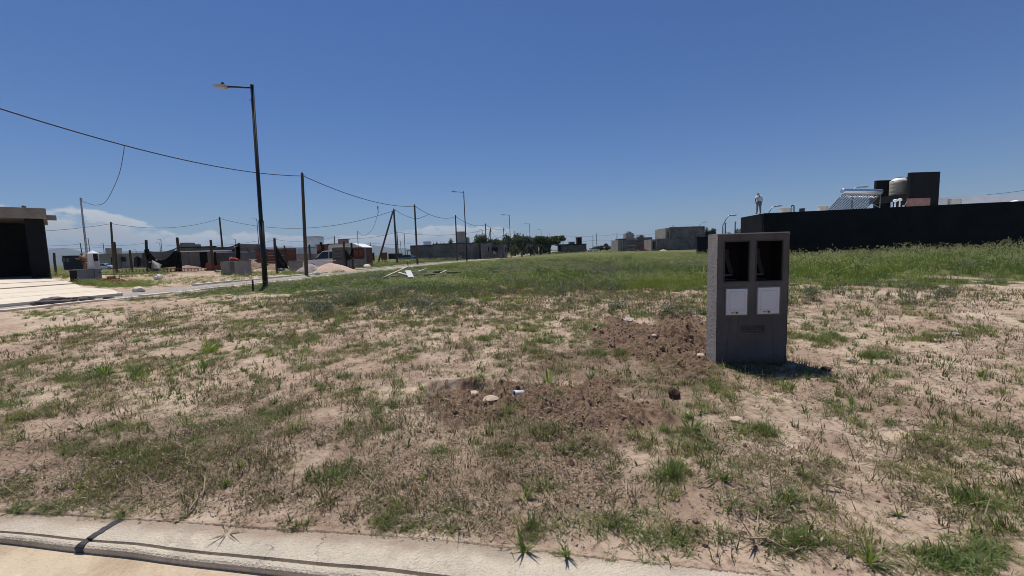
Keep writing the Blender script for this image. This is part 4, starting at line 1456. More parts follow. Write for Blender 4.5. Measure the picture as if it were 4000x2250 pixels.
def bent_lamp(pts, Y, label):
    """old style lamp with a leaning upper part that curves over to the right"""
    ps = [P(x, y, Y) for x, y in pts]
    b0 = ps[0].copy()
    g_ = float(gz(b0[0], b0[1]))
    b0[2] = g_
    r = thing('curved_lamp', label, 'street lamp', b0, 0, 'curved grey lamps on the right')
    rel = [p - b0 for p in ps]
    path = [np.array([0, 0, -.2])] + rel
    MB().tube(path, [.10] * 2 + [.08] * (len(path) - 2), 8).build('post', M['grey_metal'], r, smooth=True)
    e = rel[-1]
    d = rel[-1] - rel[-2]; d /= np.linalg.norm(d)
    MB().tube([e, e + d * .15, e + d * .7, e + d * .85], [.06, .12, .11, .03], 8).build('lamp_head', M['lamp_grey'], r)


bent_lamp([(2823, 905), (2823, 882), (2834, 860), (2843, 845), (2848, 842), (2855, 841.5)], 60, 'curved grey lamp left of the black house corner')
bent_lamp([(2722, 905), (2731, 883), (2738, 873), (2744, 869), (2749, 868)], 120, 'curved lamp rising behind the two storey block house')
bent_lamp([(2567, 935), (2569, 925), (2577, 910), (2584, 902), (2590, 899)], 140, 'curved lamp between the two block houses')
bent_lamp([(3000, 845), (3004, 829), (3013, 814), (3022, 807), (3032, 805.5)], 60, 'curved lamp just right of the person on the roof')
bent_lamp([(3330, 760), (3338, 738), (3346, 733), (3356, 731), (3368, 730)], 60, 'curved lamp tip above the solar water heater')
bent_lamp([(1888, 950), (1885, 912), (1883, 899), (1880, 896), (1878, 896.5)], 130, 'thin curved lamp in front of the leftmost tree')

POLE_TOP = {}


def pole(key, base, top, Y, label, rad=.10, brace=None, material='pole_wood', name='utility_pole', cat='utility pole', group='wooden utility poles'):
    p0, p1 = P(*base, Y), P(*top, Y)
    zb = float(gz(p0[0], p0[1]))
    d = (p0 - p1) / max(1e-6, p1[2] - p0[2])
    p0 = p0 + d * (p0[2] - zb)
    r = thing(name, label, cat, p0, 0, group)
    h = p1 - p0
    MB().tube([(0, 0, -.3), h * .5, h * .97, h], [rad * 1.15, rad * .98, rad * .82, rad * .7], 10).build('shaft', M[material], r, smooth=True)
    if brace is not None:
        b0 = P(brace[0], brace[1], Y + brace[2]) - p0
        b0[2] = float(gz(b0[0] + p0[0], b0[1] + p0[1])) - p0[2]
        MB().tube([b0, h * .96 + (-.12, 0, 0)], [rad * .95, rad * .8], 8).build('brace', M[material], r, smooth=True)
    if name == 'utility_pole' and Y < 100:
        MB().tube([h * .965 + (rad * .6, 0, 0), h * .965 + (rad * 2.2, 0, .02)], .03, 6).build('hook', M['grey_metal'], r)
    POLE_TOP[key] = p0 + h * .965
    return r


pole('P1', (1197, 1075), (1180, 674), 30.0, 'tall wooden utility pole beside the stone heap, just right of the near lamp', .115)
pole('P2', (1631, 1031), (1619, 798), 51.0, 'wooden utility pole behind the plank pile', .115)
pole('P3', (1786, 1008), (1779, 840), 70, 'utility pole rising behind the grey meter pillar with a side box', .12)
pole('P4', (1901, 1005), (1896, 873), 92, 'utility pole at the right end of the long block building', .12)
pole('P4b', (1917, 990), (1917, 889), 118, 'braced utility pole before the leftmost tree', .13, brace=(1897, 990, 0))
pole('P5', (1972, 1001), (1967, 890), 105, 'utility pole left of the third street lamp', .12)
pole('P6', (2010, 996), (2008, 902), 122, 'utility pole right of the third street lamp', .12)
pole('P7', (2048, 994), (2045, 913), 140, 'utility pole before the trees, left of the fourth lamp', .13)
pole('P8', (2077, 988), (2074, 920), 160, 'pale utility pole close behind the fourth lamp', .13)
pole('P9', (1551, 1025), (1538, 815), 57, 'braced wooden utility pole with a long leaning strut', .14, brace=(1475, 1022, .6))
pole('P10', (1557, 1008), (1550, 903), 95, 'thin utility pole right behind the braced pole', .12)
pole('P11', (1450, 1006), (1446, 947), 150, 'small far pole between the brick shed and the leaning strut', .14)
pole('P12', (873, 1010), (857, 847), 62, 'wooden utility pole above the two concrete blocks by the worker in red', .125)
pole('P13', (445, 1043), (433, 867), 52, 'wooden utility pole right of the white topped pillar', .12)
pole('P15', (322, 1003), (313, 949), 125, 'far pole left of the steel mast', .13)
pole('P16', (1308, 960), (1306, 922), 120, 'thin far pole above the tin cabin', .13)
pole('P18', (2199, 965), (2199, 917), 190, 'far pole over the low dark house', .15)
pole('P19', (2316, 972), (2316, 917), 200, 'left of two far poles right of the low dark house', .12)
pole('P20', (2332, 968), (2329, 909), 190, 'right of two far poles right of the low dark house', .13)
pole('P21', (2410, 968), (2410, 911), 170, 'far pole at the left end of the single storey block house', .14)
pole('P22', (2584, 936), (2584, 903), 150, 'thin far pole between the two block houses', .08)
pole('P23', (2833, 912), (2833, 870), 62, 'short pole beside the curved lamp left of the black house', .09)
pole('P24', (2871, 915), (2872, 865), 64, 'short pole nearest the corner of the black house', .09)
pole('P25', (574, 988), (570, 945), 140, 'far pole beside the post with the black cloth', .12)
pole('P26', (776, 980), (776, 951), 110, 'far pole behind the black tin shed', .1)
pole('P27', (989, 992), (986, 960), 100, 'far pole before the narrow white wall', .08)
pole('P28', (1803, 960), (1800, 935), 150, 'far pole behind the water tower', .12)

# service masts of galvanised pipe
pole('M1', (341, 1003), (314, 772), 27, 'leaning galvanised steel service mast behind the white topped pillar', .055, None, 'grey_metal', 'service_mast', 'mast', 'steel service masts')
pole('M2', (1401, 998), (1396, 902), 46.5, 'galvanised steel service mast beside the brick shed', .05, None, 'grey_metal', 'service_mast', 'mast', 'steel service masts')


def cable(label, a, b, sag, rad=.022, n=24, mid=None):
    a, b = np.array(a, float), np.array(b, float)
    pts = []
    for i in range(n + 1):
        t = i / n
        p = a + (b - a) * t
        p[2] -= sag * 4 * t * (1 - t)
        pts.append(p)
    c = (a + b) / 2
    o = MB()
    o.tube([p - c for p in pts], rad, 6)
    ob = o.build('power_cable', M['cable'], None, smooth=True)
    ob.location = V(c)
    tag(ob, label, 'cable', 'overhead cables')
    return pts


def near_span():
    b = POLE_TOP['P1'] + (-.05, -.1, 0)
    # direction of the pole row, extended to the pole outside the frame
    d = (POLE_TOP['P2'] - POLE_TOP['P1']); d[2] = 0; d /= np.linalg.norm(d)
    a = b - d * 22.5
    # height of the far end chosen so that the span passes through the splice seen in the photo
    def at_px(px):
        # point of the vertical plane of the row seen at column px
        best = None
        for t in np.linspace(0, 1, 400):
            p = a + (b - a) * t
            q = p - EYE
            x = q @ RT / (q @ FW) * FPX + 2000
            if best is None or abs(x - px) < best[0]:
                best = (abs(x - px), t, p)
        return best[1], best[2]
    t1, p1 = at_px(475); z1 = float(P(475, 568, p1[1])[2])
    t0, p0 = at_px(60); z0 = float(P(60, 446, p0[1])[2])
    # z(t) = za + (zb-za) t - 4 s t(1-t)
    zb = b[2]
    A = np.array([[1 - t1, -4 * t1 * (1 - t1)], [1 - t0, -4 * t0 * (1 - t0)]])
    za, sg = np.linalg.solve(A, [z1 - zb * t1, z0 - zb * t0])
    a[2] = za
    cable('black overhead cable running from the upper left corner to the tall pole', a, b, sg, .024, 40)
    p1[2] = z1
    # off-frame pole that carries it
    r = thing('utility_pole', 'utility pole at the near end of the overhead line outside the left edge', 'utility pole', on_ground(a[0], a[1]), 0, 'wooden utility poles')
    MB().tube([(0, 0, -.3), (0, 0, za - float(gz(a[0], a[1])) + .25)], [.13, .09], 10).build('shaft', M['pole_wood'], r, smooth=True)
    return p1


SPL = near_span()
T = POLE_TOP


def drop(label, pts, rad=.012):
    """slack cable through given 3D points (Catmull-Rom)"""
    pts = [np.array(p, float) for p in pts]
    ex = [2 * pts[0] - pts[1]] + pts + [2 * pts[-1] - pts[-2]]
    out = []
    for i in range(1, len(ex) - 2):
        for k in range(10):
            t = k / 10
            p0, p1, p2, p3 = ex[i - 1:i + 3]
            out.append(.5 * ((2 * p1) + (-p0 + p2) * t + (2 * p0 - 5 * p1 + 4 * p2 - p3) * t ** 2 + (-p0 + 3 * p1 - 3 * p2 + p3) * t ** 3))
    out.append(pts[-1])
    c = sum(out) / len(out)
    ob = MB().tube([p - c for p in out], rad, 6).build('drop_cable', M['cable'], None, smooth=True)
    ob.location = V(c)
    tag(ob, label, 'cable', 'slack service drops')


m1, m2 = T['M1'], T['M2']
ys = SPL[1]
drop('slack grey service drop looping from the overhead cable to the leaning steel mast',
     [SPL, P(482, 600, ys + 1.5), P(462, 690, ys + 4), P(415, 785, ys + 6.5), P(375, 801, ys + 7.6), P(345, 794, 26.5), P(324, 787, 26.9), P(319, 775, 27), P(314, 770, 27)], .013)
cable('overhead cable from the tall pole to the pole behind the planks', T['P1'] + (.1, 0, 0), T['P2'], .62, .026)
cable('overhead cable from the pole behind the planks over the meter pillar', T['P2'] + (.1, 0, 0), T['P3'], .75, .028)
cable('overhead cable passing in front of the second street lamp', T['P3'] + (.1, 0, 0), T['P4'], .75, .03)
cable('overhead cable between the two poles above the annex', T['P4'] + (.1, 0, 0), T['P5'], .55, .032)
cable('overhead cable right of the annex going behind the third lamp', T['P5'] + (.1, 0, 0), T['P6'], .9, .034)
cable('overhead cable before the trees right of the third lamp', T['P6'] + (.1, 0, 0), T['P7'], .8, .036)
cable('second overhead cable dipping between annex poles', T['P4b'] + (.1, 0, -.5), T['P5'] + (0, 0, -1.6), 1.3, .034)
yb = 55
cable('second line cable from the left house edge to the pole by the pillar', P(-60, 905, 46), T['P13'], .35, .022)
cable('long cable across the sky above the black cloth', T['P13'] + (.1, 0, 0), T['P12'], .9, .026)
cable('long cable crossing behind the near lamp to the braced pole', T['P12'] + (.1, 0, 0), T['P9'], 1.9, .028)
drop('slack cable looping from the braced pole up to the main line',
     [T['P9'] + (.2, 0, .1), P(1575, 838, 56), P(1622, 854, 54), P(1655, 846, 56), P(1675, 836, 58)], .028)
drop('slack service drop curving down to the mast by the brick shed',
     [P(1478, 806, 41), P(1474, 840, 43), P(1455, 895, 45), P(1425, 921, 46), P(1408, 914, 46.4), P(1401, 905, 46.5)], .016)
drop('short twin cable tail hanging under the main line left of the braced pole', [P(1474, 805, 41), P(1476, 818, 41.2), P(1478, 830, 41.5)], .03)
cable('far thin cable above the hills at the left, upper', P(190, 957, 124), T['P15'], .3, .035)
cable('far thin cable above the hills at the left, lower', P(190, 970, 128), P(450, 961, 128), .4, .03)
cable('far cable between the far pole and the cloth posts', T['P15'] + (.1, 0, 0), P(575, 949, 130), .7, .035)
cable('far cable above the dark shed roof', P(640, 957, 140), P(1000, 942, 130), 1.0, .03)
cable('far cable left of the white tank tower', P(955, 957, 120), P(1075, 935, 120), .4, .035)
cable('far cable from the black draped post past the white tower', P(1075, 935, 120), T['P16'], 1.0, .035)
cable('far cable from the thin pole above the tin cabin to the braced pole', T['P16'] + (.1, 0, 0), T['P10'], .9, .035)
cable('far cable crossing in front of the cumulus behind the water tower', T['P10'] + (.1, 0, 0), T['P4b'], 1.2, .035)
cable('far low cable between the brick shed and the small pole', P(1400, 953, 150), T['P11'], .3, .04)
cable('far low cable right of the small pole', T['P11'], P(1605, 951, 150), .4, .04)
cable('far upper cable over the low dark house, left part', P(2158, 926, 185), T['P18'], .2, .04)
cable('far upper cable over the low dark house, long middle part', T['P18'], P(2330, 921, 188), .5, .04)
cable('far upper cable reaching the single storey block house', P(2330, 921, 188), T['P21'], .3, .04)
cable('far upper cable between the two block houses', T['P21'], P(2580, 907, 150), 1.0, .035)
cable('far lower cable over the low dark house', P(2188, 945, 195), P(2316, 939, 198), .4, .04)
cable('far lower cable right of the twin far poles', P(2316, 939, 198), P(2411, 938, 172), .3, .04)
cable('thin cable rising at the right edge above the white parapet', P(3855, 760, 70), P(4200, 704, 62), .3, .03)


# ------------------------------------------------------------------ building site beyond the street
def post(base, top, Y, label, rad=.09):
    p0, p1 = P(*base, Y), P(*top, Y)
    zb = float(gz(p0[0], p0[1]))
    d = (p0 - p1) / max(1e-6, p1[2] - p0[2])
    p0 = p0 + d * (p0[2] - zb)
    h = p1 - p0
    b = MB()
    k = rnd.uniform(-.03, .03)
    b.tube([(0, 0, -.3), h * .3 + (k, 0, 0), h * .7 + (-k, 0, 0), h * .985, h], [rad * 1.15, rad, rad * .95, rad * .9, rad * .6], 9)
    o = b.build('fence_post', M['post_wood'], None, smooth=True)
    o.location = V(p0)
    tag(o, label, 'post', 'rough wooden posts of the building site')
    return p1


post((215, 1036), (211, 987), 40, 'short wooden post between the black house and the white topped pillar', .1)
post((456, 1046), (447, 945), 40, 'wooden post leaning against the pole right of the white pillar', .1)
post((515, 1050), (507, 977), 40, 'short wooden post left of the crouching dark sheet', .1)
post((577, 1048), (571, 937), 36, 'wooden post carrying the left end of the black shade cloth', .11)
post((705, 1060), (692, 927), 34.5, 'wooden post carrying the right end of the black shade cloth', .11)
post((833, 1062), (823, 937), 35, 'wooden post at the right end of the dark shed', .10)
post((935, 1020), (933, 949), 40, 'wooden post wrapped by cloth right behind the right concrete block', .12)
post((1082, 1062), (1072, 930), 33.5, 'wooden post with a black cloth hanging down to the right', .10)
post((1116, 1022), (1111, 959), 42, 'short wooden post in front of the red fence', .09)
post((1214, 1030), (1208, 955), 40, 'wooden post right of the tall pole by the yard wall', .10)
post((1345, 1025), (1343, 941), 36, 'wooden post in front of the tin cabin', .09)
post((1377, 1012), (1372, 948), 38, 'wooden post in front of the brick shed', .10)
post((989, 1142), (986, 1093), 15.2, 'short dark stake in the weeds left of the near lamp post', .035)
post((1595, 1038), (1589, 1020), 42, 'small leaning dark stake behind the long plank', .05)


def cloth(label, fn, name='shade_cloth', cat='cloth', m='cloth', nu=16, nv=10):
    b = MB().grid(fn, nu, nv)
    vs = np.array(b.v)
    c = vs.mean(0)
    b.v = [tuple(v - c) for v in vs]
    o = b.build(name, M[m], None, smooth=True, solid=.015)
    o.location = V(c)
    return tag(o, label, cat)


def quad_px(tl, tr, br, bl, Yt, Yb, wob=.1, seed=1, sagtop=0.0, sagbot=0.0):
    def fn(i, j):
        x = (tl[0] * (1 - i) + tr[0] * i) * (1 - j) + (bl[0] * (1 - i) + br[0] * i) * j
        y = (tl[1] * (1 - i) + tr[1] * i + sagtop * 4 * i * (1 - i)) * (1 - j) + (bl[1] * (1 - i) + br[1] * i + sagbot * 4 * i * (1 - i)) * j
        Y = Yt * (1 - j) + Yb * j + wob * (float(fbm(i * 5 + seed, j * 4, seed, 3)) - .5) * 2
        return tuple(P(x, y, Y))
    return fn


cloth('sagging black shade cloth slung between two wooden posts', quad_px((562, 975), (694, 966), (676, 985), (585, 985), 36.4, 35.0, .15, 3, 14, 34))
cloth('black cloth curtain hanging beneath the sagging shade cloth', quad_px((572, 985), (702, 974), (702, 1040), (580, 1052), 37.4, 37.6, .15, 5, 8, 0))
cloth('dark cloth bundle hanging on the left cloth post', quad_px((563, 977), (582, 972), (582, 1013), (570, 1012), 35.8, 35.8, .12, 8, 0, 0))
cloth('dark cloth wrapped round the foot of the right cloth post', quad_px((694, 985), (706, 985), (713, 1062), (684, 1060), 34.35, 34.2, .12, 9, 0, 0))
cloth('taut dark cloth strip rising to the right behind the utility pole', quad_px((832, 973), (936, 951), (936, 956), (832, 977), 36, 40, .05, 12, 5, 5))
cloth('black cloth draped beside the right end post of the dark shed', quad_px((836, 985), (842, 984), (848, 1034), (834, 1040), 35.3, 35.5, .1, 14, 0, 0))
cloth('brown black cloth hanging from the post down to the ground by the blue bag', quad_px((1073, 957), (1078, 957), (1130, 1052), (1083, 1048), 33.7, 33.0, .15, 15, 0, -3))
cloth('dark cloth stretched down from the tin cabin post', quad_px((1345, 975), (1350, 977), (1376, 1010), (1342, 1025), 36.2, 36.5, .1, 17, 0, 0))
cloth('black cloth wrapped on the post in front of the brick shed', quad_px((1374, 972), (1381, 968), (1382, 1008), (1366, 998), 37.8, 37.8, .1, 19, 0, 0))
cloth('dark brown sheet hung over the wall stub beside the right concrete block', quad_px((922, 965), (939, 960), (938, 1020), (923, 1020), 39, 38.5, .2, 23, 0, 0))
cloth('pale greenish sheet hanging left of the black shade cloth', quad_px((556, 988), (566, 984), (572, 1044), (551, 1042), 37.5, 37.3, .15, 25), m='tin')
cloth('crumpled dark plastic sheet heaped left of the black cloth', lambda i, j: tuple(P(523 + 32 * i, 1000 + 42 * j + 16 * (1 - j) * abs(i - .35), 38 - .8 * math.sin(3.14 * i) + .25 * (float(fbm(i * 6, j * 6, 4, 3)) - .5))), name='plastic_sheet', cat='sheet')
cloth('sheet of grey board leaning under the black cloth', quad_px((594, 1016), (632, 1034), (622, 1058), (590, 1058), 36.6, 35.9, .05, 27), name='leaning_board', cat='board', m='tin', nu=4, nv=4)
cloth('white scrap of board on the ground under the black cloth', quad_px((583, 1024), (592, 1019), (588, 1026), (579, 1028), 35.4, 35.4, .0, 29), name='scrap_board', cat='board', m='white_metal', nu=3, nv=3)
cloth('pale strip of sheet metal lying under the black cloth', quad_px((608, 1014), (632, 1014), (631, 1017), (606, 1017), 36.2, 36, .0, 31), name='metal_strip', cat='sheet', m='white_metal', nu=3, nv=3)


def red_fence():
    Y = 47
    x0, x1 = wx(1000, 1000, Y), wx(1160, 1000, Y)
    r = thing('board_fence', 'fence of broad reddish boards behind the near lamp', 'fence', ((x0 + x1) / 2, Y, float(gz((x0 + x1) / 2, Y))))
    zt0, zb = wz(1075, 975, Y), wz(1075, 1032, Y)
    cols = [wx(p, 1000, Y) for p in (998, 1040, 1083, 1120, 1152)]
    hh = (zt0 - zb) / 5
    me = None
    for c in range(4):
        for k in range(5):
            b = MB().box(cols[c] + .02, cols[c + 1] - .02, Y + rnd.uniform(-.05, .05), Y + .08, zb + k * hh + .004, zb + (k + 1) * hh - .004 + rnd.uniform(-.02, .02))
            b.build('board', M['redboard'] if rnd.random() < .9 else M['brick'], r, world=True)
    MB().box(cols[0] - .1, cols[-1] + .1, Y - .08, Y + .12, zt0 + .02, zt0 + .12).build('top_rail', M['post_wood'], r, world=True)
    for c in cols[1:]:
        MB().box(c - .06, c + .06, Y + .081, Y + .2, zb - .3, zt0 + .05).build('post', M['post_wood'], r, world=True)


red_fence()


def concrete_block(pl, pr, pt, pb, label, dep=.9, rz=0.0):
    c = G((pl + pr) / 2, pb)
    Y = c[1]
    w = (pr - pl) / FPX * Y
    h = wz((pl + pr) / 2, pt, Y) - c[2]
    r = thing('concrete_meter_base', label, 'concrete block', c, rz, 'rough concrete meter blocks of the building site')
    MB().box(-w / 2, w / 2, 0, dep, -.1, h).build('body', M['render_grey'], r, bevel=.03)
    MB().box(-w / 2 - .015, w / 2 + .015, -.015, dep + .015, h + .002, h + .05).build('rim', M['slab'], r, bevel=.01)
    return r


concrete_block(864, 900, 1024, 1072, 'square rough concrete meter block left of the worker in red')
concrete_block(918, 956, 1023, 1075, 'square rough concrete meter block right of the worker in red')
concrete_block(1132, 1178, 1021, 1062, 'tall concrete meter block right of the black hanging cloth', .7, .35)
concrete_block(1374, 1428, 1014, 1045, 'wide concrete meter block right of the sand heap', .8, .25)


def white_pillar():
    """stands square to the street: niche face looks at the street, low wall runs towards us"""
    c = G(304.8, 1100.7)
    X0, Y0, Z0 = float(c[0]), float(c[1]), float(c[2])
    def y_on(px, py):
        d = D(px, py)
        return float(d[1] * X0 / d[0])
    ya, yb_ = y_on(360.7, 1000), y_on(384.5, 1000)
    yend = y_on(392, 1060)
    d = D(341.4, 1000)
    xl = float(d[0] * ya / d[1])
    hw = wz(304.8, 1056, Y0)
    zt = float(wz(360.7, 990, ya))
    r = thing('white_meter_pillar', 'white meter pillar with pointed white cap and dark niche on a low grey wall', 'meter pillar', (X0, ya, Z0))
    MB().box(X0 - .40, X0 - .004, Y0 + .004, yend, Z0 - .3, hw).build('low_wall', M['render_grey'], r, world=True)
    MB().box(X0 - .41, X0, Y0 - .03, Y0, Z0 - .3, hw).build('wall_end', M['black_render'], r, world=True)
    MB().box(X0 - .43, X0 + .03, Y0 - .05, yend + .02, hw + .002, hw + .05).build('coping', M['slab'], r, world=True)
    zc = hw + .052
    nz0 = wz(372, 1021, ya)
    b = MB()
    b.box(xl, X0 + .02, ya, yb_, zc, nz0)
    b.box(xl, X0 - .16, ya, yb_, nz0, zt)
    b.box(X0 - .16, X0 + .02, ya, ya + .025, nz0, zt)
    b.box(X0 - .16, X0 + .02, yb_ - .025, yb_, nz0, zt)
    b.build('body', M['white_render'], r, world=True)
    MB().box(X0 - .155, X0 - .02, ya + .028, yb_ - .028, nz0 + .004, zt - .004).build('niche', M['dark_hole'], r, world=True)
    e = .035
    cx, cy = (xl + X0) / 2, (ya + yb_) / 2
    zp = wz(360, 978, cy)
    MB().add([(xl - e, ya - e, zt + .002), (X0 + .02 + e, ya - e, zt + .002), (X0 + .02 + e, yb_ + e, zt + .002), (xl - e, yb_ + e, zt + .002), (cx, cy, zp)],
             [(0, 1, 4), (1, 2, 4), (2, 3, 4), (3, 0, 4), (3, 2, 1, 0)]).build('cap', M['white_metal'], r, world=True)
    MB().box(X0 + .022, X0 + .035, ya + .05, yb_ - .04, zc + .05, nz0 - .06).build('meter_door', M['lamp_grey'], r, world=True)
    MB().box(X0 - .003, X0 + .06, ya - .02, yend, Z0 - .3, hw - .004).build('pier', M['render_grey'], r, world=True)
    MB().tube([(X0 + .06, yend - .12, hw - .18), (X0 + .07, yend - .12, hw - .18)], .045, 12).build('pipe_hole', M['dark_hole'], r, world=True)


white_pillar()


def plain_pillar(pl, pr, pt, pb, label, side=False):
    Y = float(G((pl + pr) / 2, pb)[1])
    if Y > 120: Y = 120
    c = P((pl + pr) / 2, pb, Y); c[2] = float(gz(c[0], c[1]))
    w = (pr - pl) / FPX * Y
    h = wz((pl + pr) / 2, pt, Y) - c[2]
    r = thing('small_meter_pillar', label, 'meter pillar', c, 0, 'plain grey meter pillars along the street')
    MB().box(-w / 2, w / 2, 0, w * .7, -.2, h).build('body', M['render_dark'], r, bevel=.02)
    MB().box(-w / 2 - .03, w / 2 + .03, -.03, w * .7 + .03, h + .002, h + .06).build('cap', M['slab'], r, bevel=.01)
    if side:
        MB().box(w / 2 + .002, w / 2 + w * .32, .1, w * .5, h * .05, h * .72).build('side_box', M['render_grey'], r)
        MB().box(w / 2 + .05, w / 2 + w * .28, .085, .097, h * .5, h * .70).build('side_niche', M['dark_hole'], r)
        MB().box(w * .2, w * .48, -.015, -.002, h * .12, h * .30).build('meter_door', M['lamp_grey'], r)


plain_pillar(1779, 1797, 978, 1016, 'grey meter pillar with a side box before the long block building', True)
plain_pillar(1951, 1962, 977, 1009, 'grey meter pillar left of the third street lamp')
plain_pillar(2035, 2043, 978, 1003, 'grey meter pillar between the third and fourth lamps')
plain_pillar(2083, 2089, 977, 997, 'grey meter pillar just right of the fourth lamp')
plain_pillar(2116, 2120, 976, 993, 'thin far pillar behind the fifth lamp')
Y = 118
c = P(2105, 993, Y); c[2] = float(gz(c[0], c[1]))
r = thing('white_bollard', 'white round topped bollard post between the fourth and fifth lamps', 'bollard', c)
hb = wz(2105, 967, Y) - c[2]
MB().tube([(0, 0, -.1), (0, 0, hb * .9)], .16, 12).build('shaft', M['cream_block'], r, smooth=True)
MB().lathe([(.17, hb * .9 + .002), (.18, hb * .94), (.1, hb * .99), (.02, hb)], 12).build('top', M['white_metal'], r, smooth=True)


# ---- heaps
def heap(label, px, py, Y, wpx, hpx, m, name='sand_heap', cat='heap', depth=.7, seed=1, rough=.18, skew=0.0):
    c = P(px, py, Y)
    c[2] = float(gz(c[0], c[1]))
    a = wpx / 2 / FPX * Y
    h = hpx / FPX * Y
    n, mm = 44, 18
    vs, fs = [(skew * a, 0, h)], []
    for j in range(1, mm + 1):
        t = j / mm
        for i in range(n):
            an = 2 * math.pi * i / n
            x, y = math.cos(an) * t, math.sin(an) * t
            k = (1 - t) ** 1.0 * (1 - .25 * math.sin(t * 3.14))
            w = 1 + .25 * (float(fbm(math.cos(an) * 1.3 + seed * 7, math.sin(an) * 1.3, seed, 3)) - .5) * 2
            z = h * (1 - t ** 1.5)
            z += h * rough * (float(fbm(x * 4 + seed * 3, y * 4, seed + 3, 4)) - .5) * 2 * (1 - t ** 4)
            vs.append((a * (x * w + skew * (1 - t)), a * depth * y * w, z - .08 * t))
    fs += [(0, 1 + i, 1 + (i + 1) % n) for i in range(n)]
    for j in range(mm - 1):
        o = 1 + j * n
        fs += [(o + i, o + n + i, o + n + (i + 1) % n, o + (i + 1) % n) for i in range(n)]
    b = MB().add(vs, fs)
    ob = b.build(name, M[m], None, smooth=True)
    ob.location = V(c)
    return tag(ob, label, cat)


heap('big smooth heap of pinkish sand in front of the white van', 1300, 1056, 34.5, 195, 34, 'sand', seed=4, rough=.06, skew=-.1)
heap('low brown sand heap in front of the dark shed', 745, 1052, 37, 180, 21, 'earth', 'earth_heap', seed=7, skew=-.15)
heap('low brown earth heap between the right concrete block and the near lamp', 985, 1056, 38, 120, 31, 'earth', 'earth_heap', seed=9, skew=.1)
heap('low earth heap right of the near lamp post', 1065, 1050, 37.5, 90, 21, 'earth', 'earth_heap', seed=12)
heap('reddish earth heap left of the left concrete block', 845, 1062, 37, 60, 22, 'earth', 'earth_heap', seed=14)
heap('pale sand ridge behind the white van bonnet', 1255, 1022, 36.5, 70, 10, 'sand', seed=15, rough=.1)
heap('pale sand heap by the doorway of the two storey block house', 2590, 974, 108, 34, 4.5, 'sand', seed=17)
heap('reddish soil heap by the annex building', 1990, 1000, 96, 50, 9, 'earth', 'earth_heap', seed=19)
M['stone_heap'] = mat('heaped broken stone', (0.25, 0.20, 0.18), (0.44, 0.38, 0.34), 6, .95, .03, 18)
heap('heap of pale broken stone at the foot of the tall utility pole', 1215, 1058, 34.0, 130, 33, 'stone_heap', 'stone_heap', seed=21, rough=.12)
heap('white crumbly lime heap left of the tall concrete block', 1118, 1030, 37, 30, 14, 'stone', 'lime_heap', seed=23, rough=.3)


def stone_mesh(seed, m, sub=1, flat=.7):
    bm = bmesh.new()
    bmesh.ops.create_icosphere(bm, subdivisions=sub, radius=1)
    q = random.Random(seed)
    off = q.random() * 50
    for v in bm.verts:
        k = 1 + .55 * (float(fbm(v.co.x * 1.3 + off, v.co.y * 1.3 + v.co.z * 1.7, seed, 3)) - .5) * 2
        v.co = Vector((v.co.x * k * (1 + q.random() * .15), v.co.y * k, v.co.z * k * flat))
    me = bpy.data.meshes.new('stone')
    bm.to_mesh(me); bm.free()
    me.materials.append(M[m])
    return me


def scrap_brick_heap(label, px, py, Y, wpx, hpx, n, seed=1, group=None):
    """thing made of tumbled bricks, each brick a part"""
    c = P(px, py, Y); c[2] = float(gz(c[0], c[1]))
    r = thing('brick_rubble', label, 'rubble', c, 0, group)
    a, h = wpx / 2 / FPX * Y, hpx / FPX * Y
    q = random.Random(seed)
    s = max(.11, a * .10)
    mb = MB().box(-s, s, -s * .5, s * .5, -s * .35, s * .35)
    first = mb.build('brick', M['brick'], r, bevel=.006)
    for i in range(n):
        o = first if i == 0 else link('brick', first.data, r)
        u = q.uniform(-1, 1)
        t = q.random()
        o.location = (u * a, q.uniform(-.5, .5) * a * .6, t * h * (1 - abs(u)) + s * .2)
        o.rotation_euler = (q.uniform(-.6, .6), q.uniform(-.6, .6), q.uniform(0, 3.1))


scrap_brick_heap('spilled heap of orange red bricks right of the white topped pillar', 430, 1086, 25.5, 95, 22, 46, 3)
scrap_brick_heap('scatter of broken red bricks beside the orange brick heap', 495, 1098, 24.5, 70, 7, 22, 5)
scrap_brick_heap('red brick rubble heap at the left end of the low dark house', 2166, 982, 128, 50, 11, 40, 7)
scrap_brick_heap('red brick rubble heap before the single storey block house', 2510, 978, 110, 54, 14, 40, 9)
scrap_brick_heap('red brick rubble in the doorway of the annex building', 1935, 992, 90, 34, 8, 22, 11)
scrap_brick_heap('small brown rubble heap left of the single storey block house', 2392, 977, 122, 30, 8, 16, 13)


